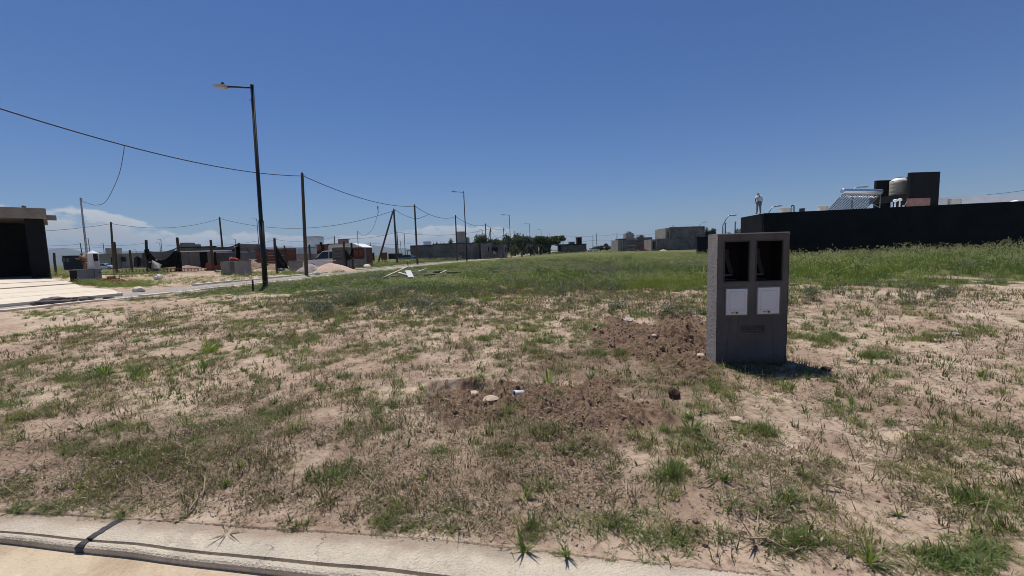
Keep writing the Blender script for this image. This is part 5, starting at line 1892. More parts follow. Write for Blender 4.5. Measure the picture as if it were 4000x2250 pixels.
def loose_things():
    # blue bag
    c = G(1100, 1058)
    bm = bmesh.new()
    bmesh.ops.create_icosphere(bm, subdivisions=3, radius=1)
    for v in bm.verts:
        k = 1 + .35 * (float(fbm(v.co.x * 2.5 + 3, v.co.y * 2.5 + v.co.z * 3, 8, 3)) - .5) * 2
        v.co = Vector((v.co.x * .42 * k, v.co.y * .3 * k, v.co.z * .22 * k + .17))
    me = bpy.data.meshes.new('plastic_bag'); bm.to_mesh(me); bm.free(); me.materials.append(M['blue_plastic'])
    o = link('plastic_bag', me); o.location = V(c)
    tag(o, 'crumpled blue plastic bag under the black hanging cloth', 'bag')
    # white bag on the grass by the far kerb
    c = G(620, 1092)
    me2 = me.copy(); me2.materials.clear(); me2.materials.append(M['white_plastic'])
    o = link('plastic_bag', me2); o.location = V(c); o.rotation_euler = (0, 0, 1.0); o.scale = (.6, .7, .9)
    tag(o, 'crumpled white bag lying on the grass beyond the street', 'bag')
    # disc behind wide block
    c = G(1433, 1046)
    o = MB().lathe([(.0, .02), (.34, .0), (.36, .04), (.33, .09), (.05, .16)], 20).build('bucket_lid', M['plank'], None, smooth=True)
    o.location = V(c + (0, .1, .12)); o.rotation_euler = (.5, .25, 0)
    tag(o, 'pale round lid leaning right of the wide concrete block', 'lid')
    # rebar cages lying across the building site
    for i, (x0, x1, py, Yp, lab) in enumerate(((470, 650, 1061, 34.5, 'rusty reinforcing bar cage lying in the weeds below the black cloth'), (640, 830, 1066, 33.2, 'rusty reinforcing bar cage lying on bare earth before the shed'))):
        c = P((x0 + x1) / 2, py, Yp); c[2] = float(gz(c[0], c[1])) + .05
        r = thing('rebar_cage', lab, 'rebar cage', c, .05 - .08 * i, 'rusty rebar cages')
        L = (x1 - x0) / FPX * Yp
        me_ = None
        for (y, z) in ((-.12, .02), (.12, .02), (-.12, .26), (.12, .26)):
            if me_ is None:
                ob = MB().tube([(-L / 2, 0, 0), (-L / 6, 0, .03), (L / 6, 0, -.02), (L / 2, 0, .02)], .018, 5).build('bar', M['rust'], r); me_ = ob.data
            else:
                ob = link('bar', me_, r)
            ob.location = (0, y, z)
        me_ = None
        for k in range(14):
            if me_ is None:
                b = MB()
                cs = [(-.13, .01), (.13, .01), (.13, .27), (-.13, .27)]
                for q in range(4):
                    a_, b_ = cs[q], cs[(q + 1) % 4]
                    b.bar((0, a_[0], a_[1]), (0, b_[0], b_[1]), .02, .02)
                ob = b.build('stirrup', M['rust'], r); me_ = ob.data
            else:
                ob = link('stirrup', me_, r)
            ob.location = (-L / 2 + L * (k + .5) / 14, 0, 0)
    # loose boards round the site
    def stick(a, b, Y0, Y1, w, h, m, label, name='plank', lift=.06, group='loose planks'):
        p, q = P(*a, Y0), P(*b, Y1)
        c = (p + q) / 2
        o = MB().bar(p - c, q - c, w, h).build(name, M[m], None, bevel=.004)
        o.location = V(c)
        tag(o, label, 'plank', group)
    stick((952, 1062), (1022, 1043), 33, 34.5, .12, .05, 'plank_grey', 'thin pale batten leaning on earth beside the near lamp')
    stick((897, 1029), (916, 1033), 34, 34, .16, .03, 'plank', 'short white board between the two square concrete blocks')
    stick((975, 1013), (1001, 1014), 44, 44, .2, .05, 'plank', 'short pale board on the earth heap in front of the dark wall')
    stick((1228, 1022), (1310, 1017), 35.5, 36.5, .5, .06, 'plank', 'wide pale board lying on top of the sand heap by the van')
    stick((684, 1061), (840, 1057), 32.5, 32.9, .10, .05, 'plank_grey', 'long thin batten lying on bare earth before the shed')
    # pile of old planks in the weeds; seen about 27 m away
    def plank(a, b, w, h, m, label, dY=0.0, Y=None):
        flip = b[1] > a[1]
        lo, hi = (b, a) if flip else (a, b)
        yy = float(G(lo[0], lo[1] + 3)[1]) - .12
        p, q = P(*lo, yy), P(*hi, yy + abs(dY) * .7)
        c = (p + q) / 2
        o = MB().bar(p - c, q - c, w, h).build('plank', M[m], None, bevel=.005)
        o.location = V(c)
        tag(o, label, 'plank', 'planks of the discarded pile')
    plank((1497, 1085), (1597, 1041), .17, .05, 'plank', 'longest pale plank of the pile, slanting up to the right', 1.0, 24.5)
    plank((1593, 1057), (1606, 1083), .26, .03, 'white_render', 'short wide white board standing on the plank pile', -.6, 26.5)
    plank((1552, 1067), (1668, 1061), .10, .10, 'plank', 'long pale plank lying level behind the white board', .4, 26.8)
    plank((1634, 1062), (1664, 1052), .10, .10, 'plank', 'pale plank forking upward from the level plank', .8, 26.8)
    plank((1554, 1066), (1595, 1078), .14, .10, 'plank', 'pinkish pale plank running down to the white board', -.6, 26.2)
    plank((1606, 1075), (1638, 1073), .08, .05, 'plank_grey', 'thin grey lath just right of the white board', .2, 26.0)
    plank((1610, 1061), (1633, 1059), .10, .05, 'plank_grey', 'short grey lath behind the level plank', .2, 28)
    plank((1692, 1063), (1715, 1057), .10, .06, 'plank_grey', 'grey board end at the right part of the pile', .6, 27)
    plank((1717, 1070), (1745, 1057), .09, .07, 'plank', 'pale short plank slanting up at the right end of the pile', .6, 27)
    plank((1528, 1080), (1562, 1076), .12, .05, 'plank_grey', 'grey lath under the longest plank', .3, 25.4)
    plank((1655, 1075), (1700, 1072), .14, .06, 'post_wood', 'dark rotten board low in the middle of the pile', .3, 26)
    plank((1700, 1064), (1722, 1062), .3, .12, 'post_wood', 'dark wooden block at the right part of the pile', .3, 27.4)
    plank((1745, 1066), (1800, 1064), .14, .06, 'post_wood', 'dark board lying in the weeds right of the pile', .4, 27)
    plank((1862, 1093), (1895, 1090), .14, .04, 'plank_grey', 'tan board lying alone in the green field', .2, 21)
    # thin iron rod near the meter pillar
    a_ = G(2446, 1251)
    b_ = P(2409, 1148, a_[1] + .55)
    o = MB().tube([(0, 0, -.05), b_ - a_], .006, 6).build('iron_rod', M['rust'], None)
    o.location = V(a_)
    tag(o, 'thin dark iron rod leaning out of the ground left of the soil heap', 'rod')
    # broken asphalt ledge at the near street edge on the left
    for i, (px, py, sx, sy, sz, lab) in enumerate(((215, 1184, .55, .26, .20, 'large dark broken slab of asphalt on the edge of the left street'),
                                                    (330, 1174, .30, .2, .13, 'smaller dark asphalt lump right of the large broken slab'),
                                                    (425, 1167, .2, .14, .10, 'dark clod where the left street meets the grass'))):
        me = stone_mesh(40 + i, 'asphalt_chunk', 3, .8)
        o = link('asphalt_lump', me)
        c = G(px, py)
        o.location = V(c + (0, 0, sz * .2)); o.scale = (sx, sy, sz)
        o.rotation_euler = (0, 0, .15)
        tag(o, lab, 'asphalt lump', 'broken asphalt lumps')


loose_things()


# ------------------------------------------------------------------ vehicles
def car(name, label, cat, loc, rz, kind, paint):
    r = thing(name, label, cat, loc, rz)
    L, W = (4.3, 1.72)
    if kind == 'van':
        hood, roof = 0.98, 1.80
        prof = [(-2.1, .35), (2.1, .35), (2.15, .62), (2.05, .86), (1.15, hood), (-2.05, hood + .05), (-2.15, .8)]
        cab = [(1.12, hood), (.35, roof - .05), (.1, roof), (-1.9, roof - .02), (-2.05, hood + .05)]
    else:
        hood, roof = .90, 1.43
        prof = [(-2.1, .32), (2.1, .32), (2.15, .55), (2.02, .74), (1.05, hood), (-1.55, hood + .03), (-2.1, .88), (-2.15, .6)]
        cab = [(1.05, hood), (.35, roof - .04), (.05, roof), (-.95, roof - .03), (-1.55, hood + .03)]
    def side(pr, w0, w1=None):
        w1 = w1 or w0
        n = len(pr)
        zs = [p[1] for p in pr]
        zmin, zmax = min(zs), max(zs)
        vs = []
        for sg in (-1, 1):
            for x, z in pr:
                k = (z - zmin) / (zmax - zmin)
                vs.append((x, sg * (w0 * (1 - k) + w1 * k) / 2, z))
        fs = [tuple(range(n)), tuple(range(n, 2 * n))[::-1]] + [(i, (i + 1) % n, n + (i + 1) % n, n + i) for i in range(n)]
        return MB().add(vs, fs)
    side(prof, W, W * .97).build('body', paint, r, bevel=.05, smooth=False)
    side(cab, W * .96, W * .80).build('cabin', paint, r, bevel=.03)
    z0, z1 = hood + .07, roof - .09
    def wd(z): return (W * .96 * (1 - (z - hood) / (roof - hood)) + W * .80 * (z - hood) / (roof - hood)) / 2 + .006
    xr = (.92, .42, -.22, -.28, -1.0, -1.06, -1.85) if kind == 'van' else (.82, .38, -.20, -.26, -.8, -.86, -1.25)
    for sg in (-1, 1):
        for q in ([(xr[0], z0), (xr[2], z0), (xr[2], z1), (xr[1] - .08, z1)], [(xr[3], z0), (xr[4], z0), (xr[4], z1), (xr[3], z1)], [(xr[5], z0), (xr[6], z0), (xr[6] + .12, z1), (xr[5], z1)]):
            b = MB().add([(x, sg * wd(z), z) for x, z in q], [(0, 1, 2, 3)])
            b.build('side_window', M['glass'], r, solid=.008)
    a, b_ = cab[0], cab[1]
    f = lambda t, o: (a[0] + (b_[0] - a[0]) * t + .012 + o, a[1] + (b_[1] - a[1]) * t + .012)
    p, q = f(.12, 0), f(.9, 0)
    MB().add([(p[0], -wd(p[1]) * .9, p[1]), (p[0], wd(p[1]) * .9, p[1]), (q[0], wd(q[1]) * .9, q[1]), (q[0], -wd(q[1]) * .9, q[1])], [(0, 1, 2, 3)]).build('windscreen', M['glass'], r, solid=.01)
    a, b_ = cab[-1], cab[-2]
    p, q = (a[0] + (b_[0] - a[0]) * .15 - .012, a[1] + (b_[1] - a[1]) * .15), (a[0] + (b_[0] - a[0]) * .85 - .012, a[1] + (b_[1] - a[1]) * .85)
    MB().add([(p[0], -wd(p[1]) * .85, p[1]), (p[0], wd(p[1]) * .85, p[1]), (q[0], wd(q[1]) * .85, q[1]), (q[0], -wd(q[1]) * .85, q[1])], [(0, 1, 2, 3)]).build('rear_window', M['glass'], r, solid=.01)
    for x in (1.32, -1.32):
        for sg in (-1, 1):
            w = MB().tube([(x, sg * (W / 2 - .16), .32), (x, sg * (W / 2 + .02), .32)], .32, 20).build('wheel', M['tyre'], r)
            MB().tube([(x, sg * (W / 2 + .021), .32), (x, sg * (W / 2 + .035), .32)], .20, 14).build('rim', M['grey_metal'], w)
    for sg in (-1, 1):
        MB().box(2.06, 2.165, sg * W * .36 - .16, sg * W * .36 + .16, .62, .76).build('headlight', M['lens'], r, bevel=.02)
        MB().box(-2.165, -2.10, sg * W * .42 - .08, sg * W * .42 + .08, .7, .9).build('tail_light', M['brick'], r, bevel=.01)
        MB().box(.78, .95, sg * (W / 2 + .1) - .09, sg * (W / 2 + .1) + .09, hood + .02, hood + .17).build('mirror', M['black_metal'], r, bevel=.02)
    return r


Yv = 40
xv = wx(1266, 1000, Yv)
car('parked_van', 'white van with dark side windows parked behind the sand heap', 'van', (xv + .45, Yv, float(gz(xv, Yv)) + .02), math.pi + .12, 'van', M['white_paint'])
Yv = 96
xv = wx(408, 1030, Yv)
car('parked_car', 'white car far off, right of the white topped pillar', 'car', (xv, Yv, float(gz(xv, Yv))), 0.25, 'sedan', M['white_paint'])
Yv = 86
xv = wx(1590, 1003, Yv)
car('parked_car', 'dark car parked at the left end of the long block building', 'car', (xv, Yv, float(gz(xv, Yv))), math.pi - .3, 'sedan', M['dark_paint'])
Yv = 150
xv = wx(2316, 976, Yv)
car('parked_car', 'white car far off, right of the low dark house', 'car', (xv, Yv, float(gz(xv, Yv))), .4, 'sedan', M['white_paint'])


# ------------------------------------------------------------------ people
def skin_obj(name, joints, edges, m, parent, sub=1, root=0):
    me = bpy.data.meshes.new(name)
    me.from_pydata([j[:3] for j in joints], edges, [])
    me.materials.append(m)
    o = link(name, me, parent)
    md = o.modifiers.new('skin', 'SKIN')
    for i, j in enumerate(joints):
        sv_ = me.skin_vertices[0].data[i]
        sv_.radius = (j[3], j[4] if len(j) > 4 else j[3])
        sv_.use_root = (i == root)
    md.use_smooth_shade = True
    ss_ = o.modifiers.new('sub', 'SUBSURF')
    ss_.levels = ss_.render_levels = sub
    return o


def hand(joints, edges, wrist, dirv, side):
    """palm plus five separate fingers grown from the wrist joint"""
    d = Vector(dirv).normalized()
    s = Vector(side).normalized()
    w = Vector(joints[wrist][:3])
    palm = w + d * .06
    joints.append((*palm, .036, .018)); pi = len(joints) - 1
    edges.append((wrist, pi))
    for k, (off, ln) in enumerate(((-.030, .075), (-.010, .085), (.012, .080), (.032, .065))):
        a = palm + s * off + d * .035
        b = a + d * ln * .55
        c = b + d * ln * .4 + d.cross(s) * .02
        for p, rr in ((a, .009), (b, .0085), (c, .007)):
            joints.append((*p, rr, rr))
        n = len(joints)
        edges += [(pi, n - 3), (n - 3, n - 2), (n - 2, n - 1)]
    a = palm - s * .045 - d * .01
    b = a + d * .035 - s * .012
    joints.append((*a, .011, .011)); joints.append((*b, .009, .009))
    n = len(joints)
    edges += [(pi, n - 2), (n - 2, n - 1)]


def person(label, loc, rz, pose, shirt, trousers, hat, sc_=1.0, sleeve=.5, cap=True):
    """pose: dict of joint positions in metres, facing +Y of the local frame"""
    r = thing('person', label, 'person', loc, rz)
    J = pose
    names = ['pelvis', 'waist', 'chest', 'neck', 'head', 'crown', 'lsh', 'lel', 'lwr', 'rsh', 'rel', 'rwr', 'lhip', 'lkn', 'lan', 'ltoe', 'rhip', 'rkn', 'ran', 'rtoe']
    rad = dict(pelvis=(.13, .10), waist=(.12, .09), chest=(.15, .105), neck=(.052, .052), head=(.082, .095), crown=(.065, .075), lsh=(.062, .06), lel=(.042, .042), lwr=(.028, .026),
               rsh=(.062, .06), rel=(.042, .042), rwr=(.028, .026), lhip=(.092, .092), lkn=(.062, .062), lan=(.042, .042), ltoe=(.036, .028), rhip=(.092, .092), rkn=(.062, .062), ran=(.042, .042), rtoe=(.036, .028))
    jt = [(*J[n], *rad[n]) for n in names]
    ix = {n: i for i, n in enumerate(names)}
    E_ = [('pelvis', 'waist'), ('waist', 'chest'), ('chest', 'neck'), ('neck', 'head'), ('head', 'crown'), ('chest', 'lsh'), ('lsh', 'lel'), ('lel', 'lwr'), ('chest', 'rsh'), ('rsh', 'rel'), ('rel', 'rwr'),
          ('pelvis', 'lhip'), ('lhip', 'lkn'), ('lkn', 'lan'), ('lan', 'ltoe'), ('pelvis', 'rhip'), ('rhip', 'rkn'), ('rkn', 'ran'), ('ran', 'rtoe')]
    ed = [(ix[a], ix[b]) for a, b in E_]
    for s in 'lr':
        d = Vector(J[s + 'wr']) - Vector(J[s + 'el'])
        hand(jt, ed, ix[s + 'wr'], d, (0, 1, .1) if s == 'l' else (0, 1, .1))
    body = skin_obj('body', jt, ed, M['skin'], r, 1)
    # face: nose and ears as one small mesh grown on the head
    hd = Vector(J['head']); up = (Vector(J['crown']) - hd).normalized()
    fw = Vector((0, 1, 0)); fw = (fw - up * fw.dot(up)).normalized(); rt = fw.cross(up)
    fb = MB()
    fb.tube([hd + fw * .085 + up * .03, hd + fw * .115 - up * .005], [.010, .016], 6)
    fb.build('nose', M['skin'], r)
    for s in (-1, 1):
        MB().tube([hd + rt * s * .078 - up * .02, hd + rt * s * .092 + up * .025], [.014, .018], 6).build('ear', M['skin'], r)
        MB().tube([hd + fw * .092 + rt * s * .032 + up * .025, hd + fw * .097 + rt * s * .032 + up * .025], .011, 8).build('eye', M['dark_hair'], r)
    MB().tube([hd + fw * .094 - rt * .025 - up * .04, hd + fw * .094 + rt * .025 - up * .04], .007, 6).build('mouth', M['redboard'], r)
    # clothes
    def lerp(a, b, t): return tuple(np.array(J[a]) * (1 - t) + np.array(J[b]) * t)
    cj = [(*J['pelvis'], .150, .118), (*J['waist'], .148, .112), (*J['chest'], .172, .125), (*lerp('chest', 'neck', .7), .075, .07)]
    ce = [(0, 1), (1, 2), (2, 3)]
    for s in 'lr':
        n = len(cj)
        cj += [(*J[s + 'sh'], .080, .078), (*lerp(s + 'sh', s + 'el', min(1, sleeve)), .066, .066)]
        ce += [(2, n), (n, n + 1)]
        if sleeve > 1:
            cj.append((*lerp(s + 'el', s + 'wr', sleeve - 1), .046, .046)); ce.append((n + 1, n + 2))
    skin_obj('shirt', cj, ce, shirt, r, 1)
    tj = [(*J['pelvis'], .142, .112)]
    te = []
    for s in 'lr':
        n = len(tj)
        tj += [(*J[s + 'hip'], .104, .106), (*J[s + 'kn'], .078, .078), (*lerp(s + 'kn', s + 'an', .93), .066, .066)]
        te += [(0, n), (n, n + 1), (n + 1, n + 2)]
    skin_obj('trousers', tj, te, trousers, r, 1)
    for s in 'lr':
        a, t = Vector(J[s + 'an']), Vector(J[s + 'toe'])
        skin_obj('shoe', [(*(a - (t - a) * .25), .044, .04), (*a, .05, .05), (*t, .042, .034)], [(0, 1), (1, 2)], M['dark_hair'], r, 1)
    c = Vector(J['crown'])
    hr = skin_obj('hair', [(*(hd + up * .035 - fw * .02), .092, .098), (*(c + up * .01), .072, .078)], [(0, 1)], M['dark_hair'], r, 1)
    if cap:
        hc = skin_obj('cap', [(*(hd + up * .075), .099, .103), (*(c + up * .035), .072, .078)], [(0, 1)], hat, r, 1)
        q = [hd + up * .075 + fw * .09 + rt * .07, hd + up * .075 + fw * .09 - rt * .07, hd + up * .06 + fw * .18 - rt * .05, hd + up * .06 + fw * .18 + rt * .05]
        MB().add(q, [(0, 1, 2, 3)]).build('cap_brim', hat, hc, solid=.008)
    return r


stand = dict(pelvis=(0, 0, .93), waist=(0, .0, 1.08), chest=(0, .03, 1.32), neck=(0, .07, 1.47), head=(0, .13, 1.56), crown=(0, .17, 1.63),
             lsh=(-.19, .03, 1.38), lel=(-.30, -.02, 1.14), lwr=(-.22, .06, .93), rsh=(.19, .03, 1.38), rel=(.245, .0, 1.10), rwr=(.24, .06, .86),
             lhip=(-.095, 0, .88), lkn=(-.13, .03, .48), lan=(-.15, 0, .08), ltoe=(-.17, .16, .04), rhip=(.095, 0, .88), rkn=(.12, .03, .48), ran=(.14, 0, .08), rtoe=(.16, .16, .04))
Yp = 33.25
pp = P(2964, 838, Yp)
person('person in white shirt and grey trousers standing on the black roof edge, back turned', (pp[0], Yp, ZR), 0.0, stand, M['white_cloth'], M['grey_trouser'], M['dark_hair'], sleeve=.75, cap=False)
bend = dict(pelvis=(0, -.25, .86), waist=(0, -.10, .95), chest=(0, .16, 1.02), neck=(0, .34, 1.06), head=(0, .44, 1.06), crown=(0, .52, 1.10),
            lsh=(-.19, .20, 1.02), lel=(-.24, .30, .76), lwr=(-.18, .44, .56), rsh=(.19, .20, 1.02), rel=(.24, .30, .76), rwr=(.18, .44, .56),
            lhip=(-.10, -.24, .82), lkn=(-.13, -.12, .46), lan=(-.15, -.22, .08), ltoe=(-.16, -.06, .04), rhip=(.10, -.24, .82), rkn=(.13, -.10, .46), ran=(.15, -.20, .08), rtoe=(.16, -.04, .04))
c = G(910, 1073); Yp = c[1] + 1.6
x = wx(911, 1040, Yp)
person('person in red jacket and white cap bending between two concrete blocks', (x + .25, Yp, float(gz(x, Yp))), 1.35, bend, M['red_cloth'], M['dark_hair'], M['white_cloth'], sleeve=1.9)
lean = dict(stand)
lean.update(chest=(0, .12, 1.28), neck=(0, .20, 1.41), head=(0, .27, 1.48), crown=(0, .31, 1.56), lsh=(-.19, .13, 1.33), lel=(-.24, .33, 1.18), lwr=(-.16, .55, 1.22), rsh=(.19, .13, 1.33), rel=(.25, .30, 1.10), rwr=(.17, .52, 1.08))
Yp = 27.6
x = wx(337, 1020, Yp)
person('person in tan work clothes and pale cap behind the low wall of the white pillar', (x, Yp, float(gz(x, Yp)) - .1), 1.4, lean, M['tan_cloth'], M['tan_cloth'], M['white_cloth'], sleeve=1.5)
Yp = 89
x = wx(1932, 985, Yp)
person('tiny far person in pale cap and dark clothes before the annex opening', (x, Yp, float(gz(x, Yp))), 2.2, stand, M['grey_trouser'], M['redboard'], M['white_cloth'], sleeve=1.5)


# ------------------------------------------------------------------ trees
LEAF = {
    'dark': leaf_mat('dark tree leaves', [(0.018, 0.030, 0.012), (0.035, 0.055, 0.018), (0.060, 0.080, 0.026)], .25, .6, 1.2),
    'mid': leaf_mat('green tree leaves', [(0.025, 0.045, 0.014), (0.050, 0.078, 0.022), (0.085, 0.110, 0.034)], .3, .6, 1.2),
    'conifer': leaf_mat('blackish conifer leaves', [(0.012, 0.020, 0.012), (0.022, 0.034, 0.018), (0.035, 0.048, 0.024)], .15, .7, 1.5),
}


def tree(label, px, pbase, Y, wpx, ptop, kind='mid', shape='round', n=2600, seed=1, trunk=.28, group='trees beyond the houses'):
    q = np.random.default_rng(seed)
    c = P(px, pbase, Y); c[2] = float(gz(c[0], c[1]))
    R = wpx / 2 / FPX * Y
    H = wz(px, ptop, Y) - c[2]
    r = thing('tree', label, 'tree', c, 0, group)
    zt = H * trunk
    b = MB()
    b.tube([(0, 0, -.2), (R * .03, 0, zt * .6), (R * .08, .1, zt * 1.2), (R * .02, 0, H * .7)], [R * .09 + .08, R * .065 + .05, R * .05 + .04, .04], 8)
    lobes = []
    n = int(n * 1.5)
    k = 22 if shape != 'cone' else 9
    for i in range(k):
        if shape == 'cone':
            t = (i + .5) / k
            lobes.append((0 + q.normal(0, .08) * R, q.normal(0, .08) * R, zt + (H - zt) * t * .95, R * (1 - t) * 1.0 + .15 * R, (H - zt) / k * 1.2))
        else:
            a = q.uniform(0, 6.28); rr = math.sqrt(q.random()) * .82
            zz = q.uniform(.08, .80) if shape == 'round' else q.uniform(.40, .85)
            lim = math.sqrt(max(.05, 1 - (2 * zz - .9) ** 2)) if shape == 'round' else 1.0
            s = q.uniform(.30, .48)
            lobes.append((math.cos(a) * rr * R * lim, math.sin(a) * rr * R * lim, zt + (H - zt) * zz, R * s, (H - zt) * s * .55))
            if i < 8:
                lx = lobes[-1]
                b.tube([(R * .05, 0, zt * .9), (lx[0] * .5, lx[1] * .5, (zt + lx[2]) / 2 + .1), (lx[0] * .9, lx[1] * .9, lx[2])], [R * .04 + .03, R * .022 + .02, .02], 5)
    b.build('trunk', M['trunk'], r, smooth=True)
    lb = np.array(lobes)
    w = lb[:, 3] ** 2 * lb[:, 4]; w /= w.sum()
    pick = q.choice(len(lb), n, p=w)
    d = q.normal(size=(n, 3)); d /= np.linalg.norm(d, axis=1)[:, None]
    rad = q.random(n) ** .4
    cen = lb[pick, :3] + d * np.stack([lb[pick, 3], lb[pick, 3], lb[pick, 4]], 1) * rad[:, None] * (1 + .25 * q.normal(size=(n, 1)) * .6)
    cen[:, 2] = np.minimum(cen[:, 2], H)
    s = q.uniform(.5, 1.15, n) * max(.15, R * .095)
    u = q.normal(size=(n, 3)); u /= np.linalg.norm(u, axis=1)[:, None]
    v = np.cross(u, q.normal(size=(n, 3))); v /= np.linalg.norm(v, axis=1)[:, None]
    vs = np.stack([cen - u * s[:, None], cen + v * s[:, None] * .55, cen + u * s[:, None], cen - v * s[:, None] * .55], 1).reshape(-1, 3)
    me = np_mesh('crown', vs, np.arange(4 * n), np.full(n, 4), LEAF[kind])
    link('crown', me, r)
    return r


tree('dark round tree rising over the annex building, leftmost of the tree row', 1880, 985, 118, 62, 911, 'dark', seed=2, trunk=.2)
tree('lower dark tree right of the annex roof', 1935, 986, 140, 60, 925, 'dark', seed=3, trunk=.15)
tree('pale green tree behind the annex corner', 1925, 986, 126, 44, 933, 'mid', seed=4, trunk=.15)
tree('tall broad tree behind the third street lamp', 2000, 988, 138, 62, 911, 'mid', seed=5, n=3400, trunk=.15)
tree('broad dark tree between third and fourth lamps', 2045, 988, 142, 56, 914, 'dark', seed=6, n=3000, trunk=.15)
tree('small dark tree filling the gap left of the third lamp', 1970, 988, 150, 50, 926, 'dark', seed=7, trunk=.12)
tree('blackish pointed conifer right of the fourth lamp', 2097, 988, 150, 46, 917, 'conifer', 'cone', seed=8, n=2600, trunk=.08)
tree('second dark conifer shape beside the pointed conifer', 2080, 988, 156, 34, 930, 'conifer', 'round', seed=9, trunk=.1)
tree('wide spreading umbrella tree with visible dark trunk', 2145, 986, 132, 112, 923, 'mid', 'flat', seed=10, n=4200, trunk=.38)
tree('low grey green shrub tree under the umbrella tree', 2112, 987, 128, 50, 950, 'mid', 'round', seed=11, trunk=.12)
tree('dark low tree closing the row behind the white bollard', 2120, 987, 158, 60, 938, 'dark', 'round', seed=12, trunk=.1)
tree('green tree closing the gap behind the annex pier', 1958, 987, 132, 56, 934, 'mid', seed=41, n=2200, trunk=.1)
tree('tall dark tree behind the third lamp, rear row', 2022, 988, 165, 70, 912, 'dark', seed=42, n=2600, trunk=.1)
tree('dark tree in the rear row left of the annex tree', 1905, 987, 160, 50, 920, 'dark', seed=43, n=2000, trunk=.1)
tree('dark bushy tree low between the conifer and the umbrella tree', 2070, 989, 126, 50, 948, 'dark', seed=44, n=1800, trunk=.08)
tree('low green bush before the trees right of the third lamp', 2012, 990, 124, 46, 955, 'mid', seed=45, n=1500, trunk=.06)
for i, (px, top, w, lab) in enumerate(((2372, 949, 36, 'low dark far tree left of the single storey block house'), (2345, 958, 40, 'lowest dark far tree right of the twin far poles'),
                                        (2402, 946, 26, 'feathery dark tree touching the left corner of the single storey block house'),
                                        (2325, 962, 30, 'dark far bush behind the white car'))):
    tree(lab, px, 972, 185, w, top, 'dark', seed=20 + i, n=1300, trunk=.12)
tree('palm like tree above the square tank tower', 2460, 972, 150, 34, 901, 'dark', seed=27, n=1100, trunk=.55)
tree('dark tree top over the roof right of the square tank tower', 2500, 972, 150, 30, 916, 'dark', seed=28, n=1100, trunk=.3)
tree('tree top peeping over the two storey block house roof', 2640, 965, 140, 46, 881, 'dark', seed=29, n=1600, trunk=.3)
tree('small dark tree top over the roof edge of the two storey house', 2710, 965, 140, 16, 880, 'dark', seed=30, n=700, trunk=.4)
tree('dark tree hugging the right side of the two storey house', 2758, 962, 130, 22, 886, 'dark', seed=31, n=1200, trunk=.2)
tree('umbrella shaped dark tree between two storey house and pillar', 2782, 962, 130, 30, 892, 'dark', 'flat', seed=32, n=1300, trunk=.5)
tree('low dark tree left of the black house corner', 2850, 960, 120, 34, 903, 'dark', seed=33, n=1100, trunk=.3)
tree('thin leafed tree touching the black house corner', 2885, 960, 120, 28, 890, 'dark', seed=34, n=700, trunk=.3)
tree('round dark tree left of the water tower above the long roof', 1763, 990, 130, 30, 931, 'dark', seed=35, n=1200, trunk=.3)
tree('low round dark tree top over the long block building', 1732, 990, 140, 26, 941, 'dark', seed=36, n=900, trunk=.3)
tree('small round dark tree over the left part of the long building', 1707, 990, 140, 14, 943, 'dark', seed=37, n=700, trunk=.3)
tree('tiny pointed tree over the left part of the long building', 1695, 990, 150, 9, 938, 'conifer', 'cone', seed=38, n=500, trunk=.2)


# ------------------------------------------------------------------ hills on the horizon
def hills():
    prof = [(-1500, 985), (0, 985), (200, 978), (320, 979), (420, 983), (560, 978), (700, 982), (900, 975), (1060, 966), (1130, 964), (1180, 959), (1230, 964), (1310, 972), (1400, 962), (1450, 960), (1520, 966),
            (1600, 973), (1700, 980), (1850, 984), (2000, 984)]
    Rr = 6500.0
    xs = np.linspace(-1500, 2000, 260)
    ys_ = np.interp(xs, [p[0] for p in prof], [p[1] for p in prof])
    vs = []
    rows = 9
    for j in range(rows):
        t = j / (rows - 1)
        for i, (px, py) in enumerate(zip(xs, ys_)):
            d = D(px, py)
            d = d / math.hypot(d[0], d[1])
            az = math.atan2(d[0], d[1])
            rr = Rr + (t - .6) * 2600
            ztop = 1.5 + d[2] * Rr
            k = math.sin(min(1, t / .6) * math.pi / 2) if t <= .6 else math.cos((t - .6) / .4 * math.pi / 2)
            nz = 1 + .25 * (float(fbm(az * 40, t * 4, 3, 4)) - .5) * 2 * (1 - abs(t - .6))
            vs.append((math.sin(az) * rr, math.cos(az) * rr, -3 + (ztop + 3) * k * nz))
    n = len(xs)
    fs = [(j * n + i, j * n + i + 1, (j + 1) * n + i + 1, (j + 1) * n + i) for j in range(rows - 1) for i in range(n - 1)]
    o = MB().add(vs, fs).build('hills', M['hill'], None, smooth=True)
    tag(o, kind='structure')


hills()


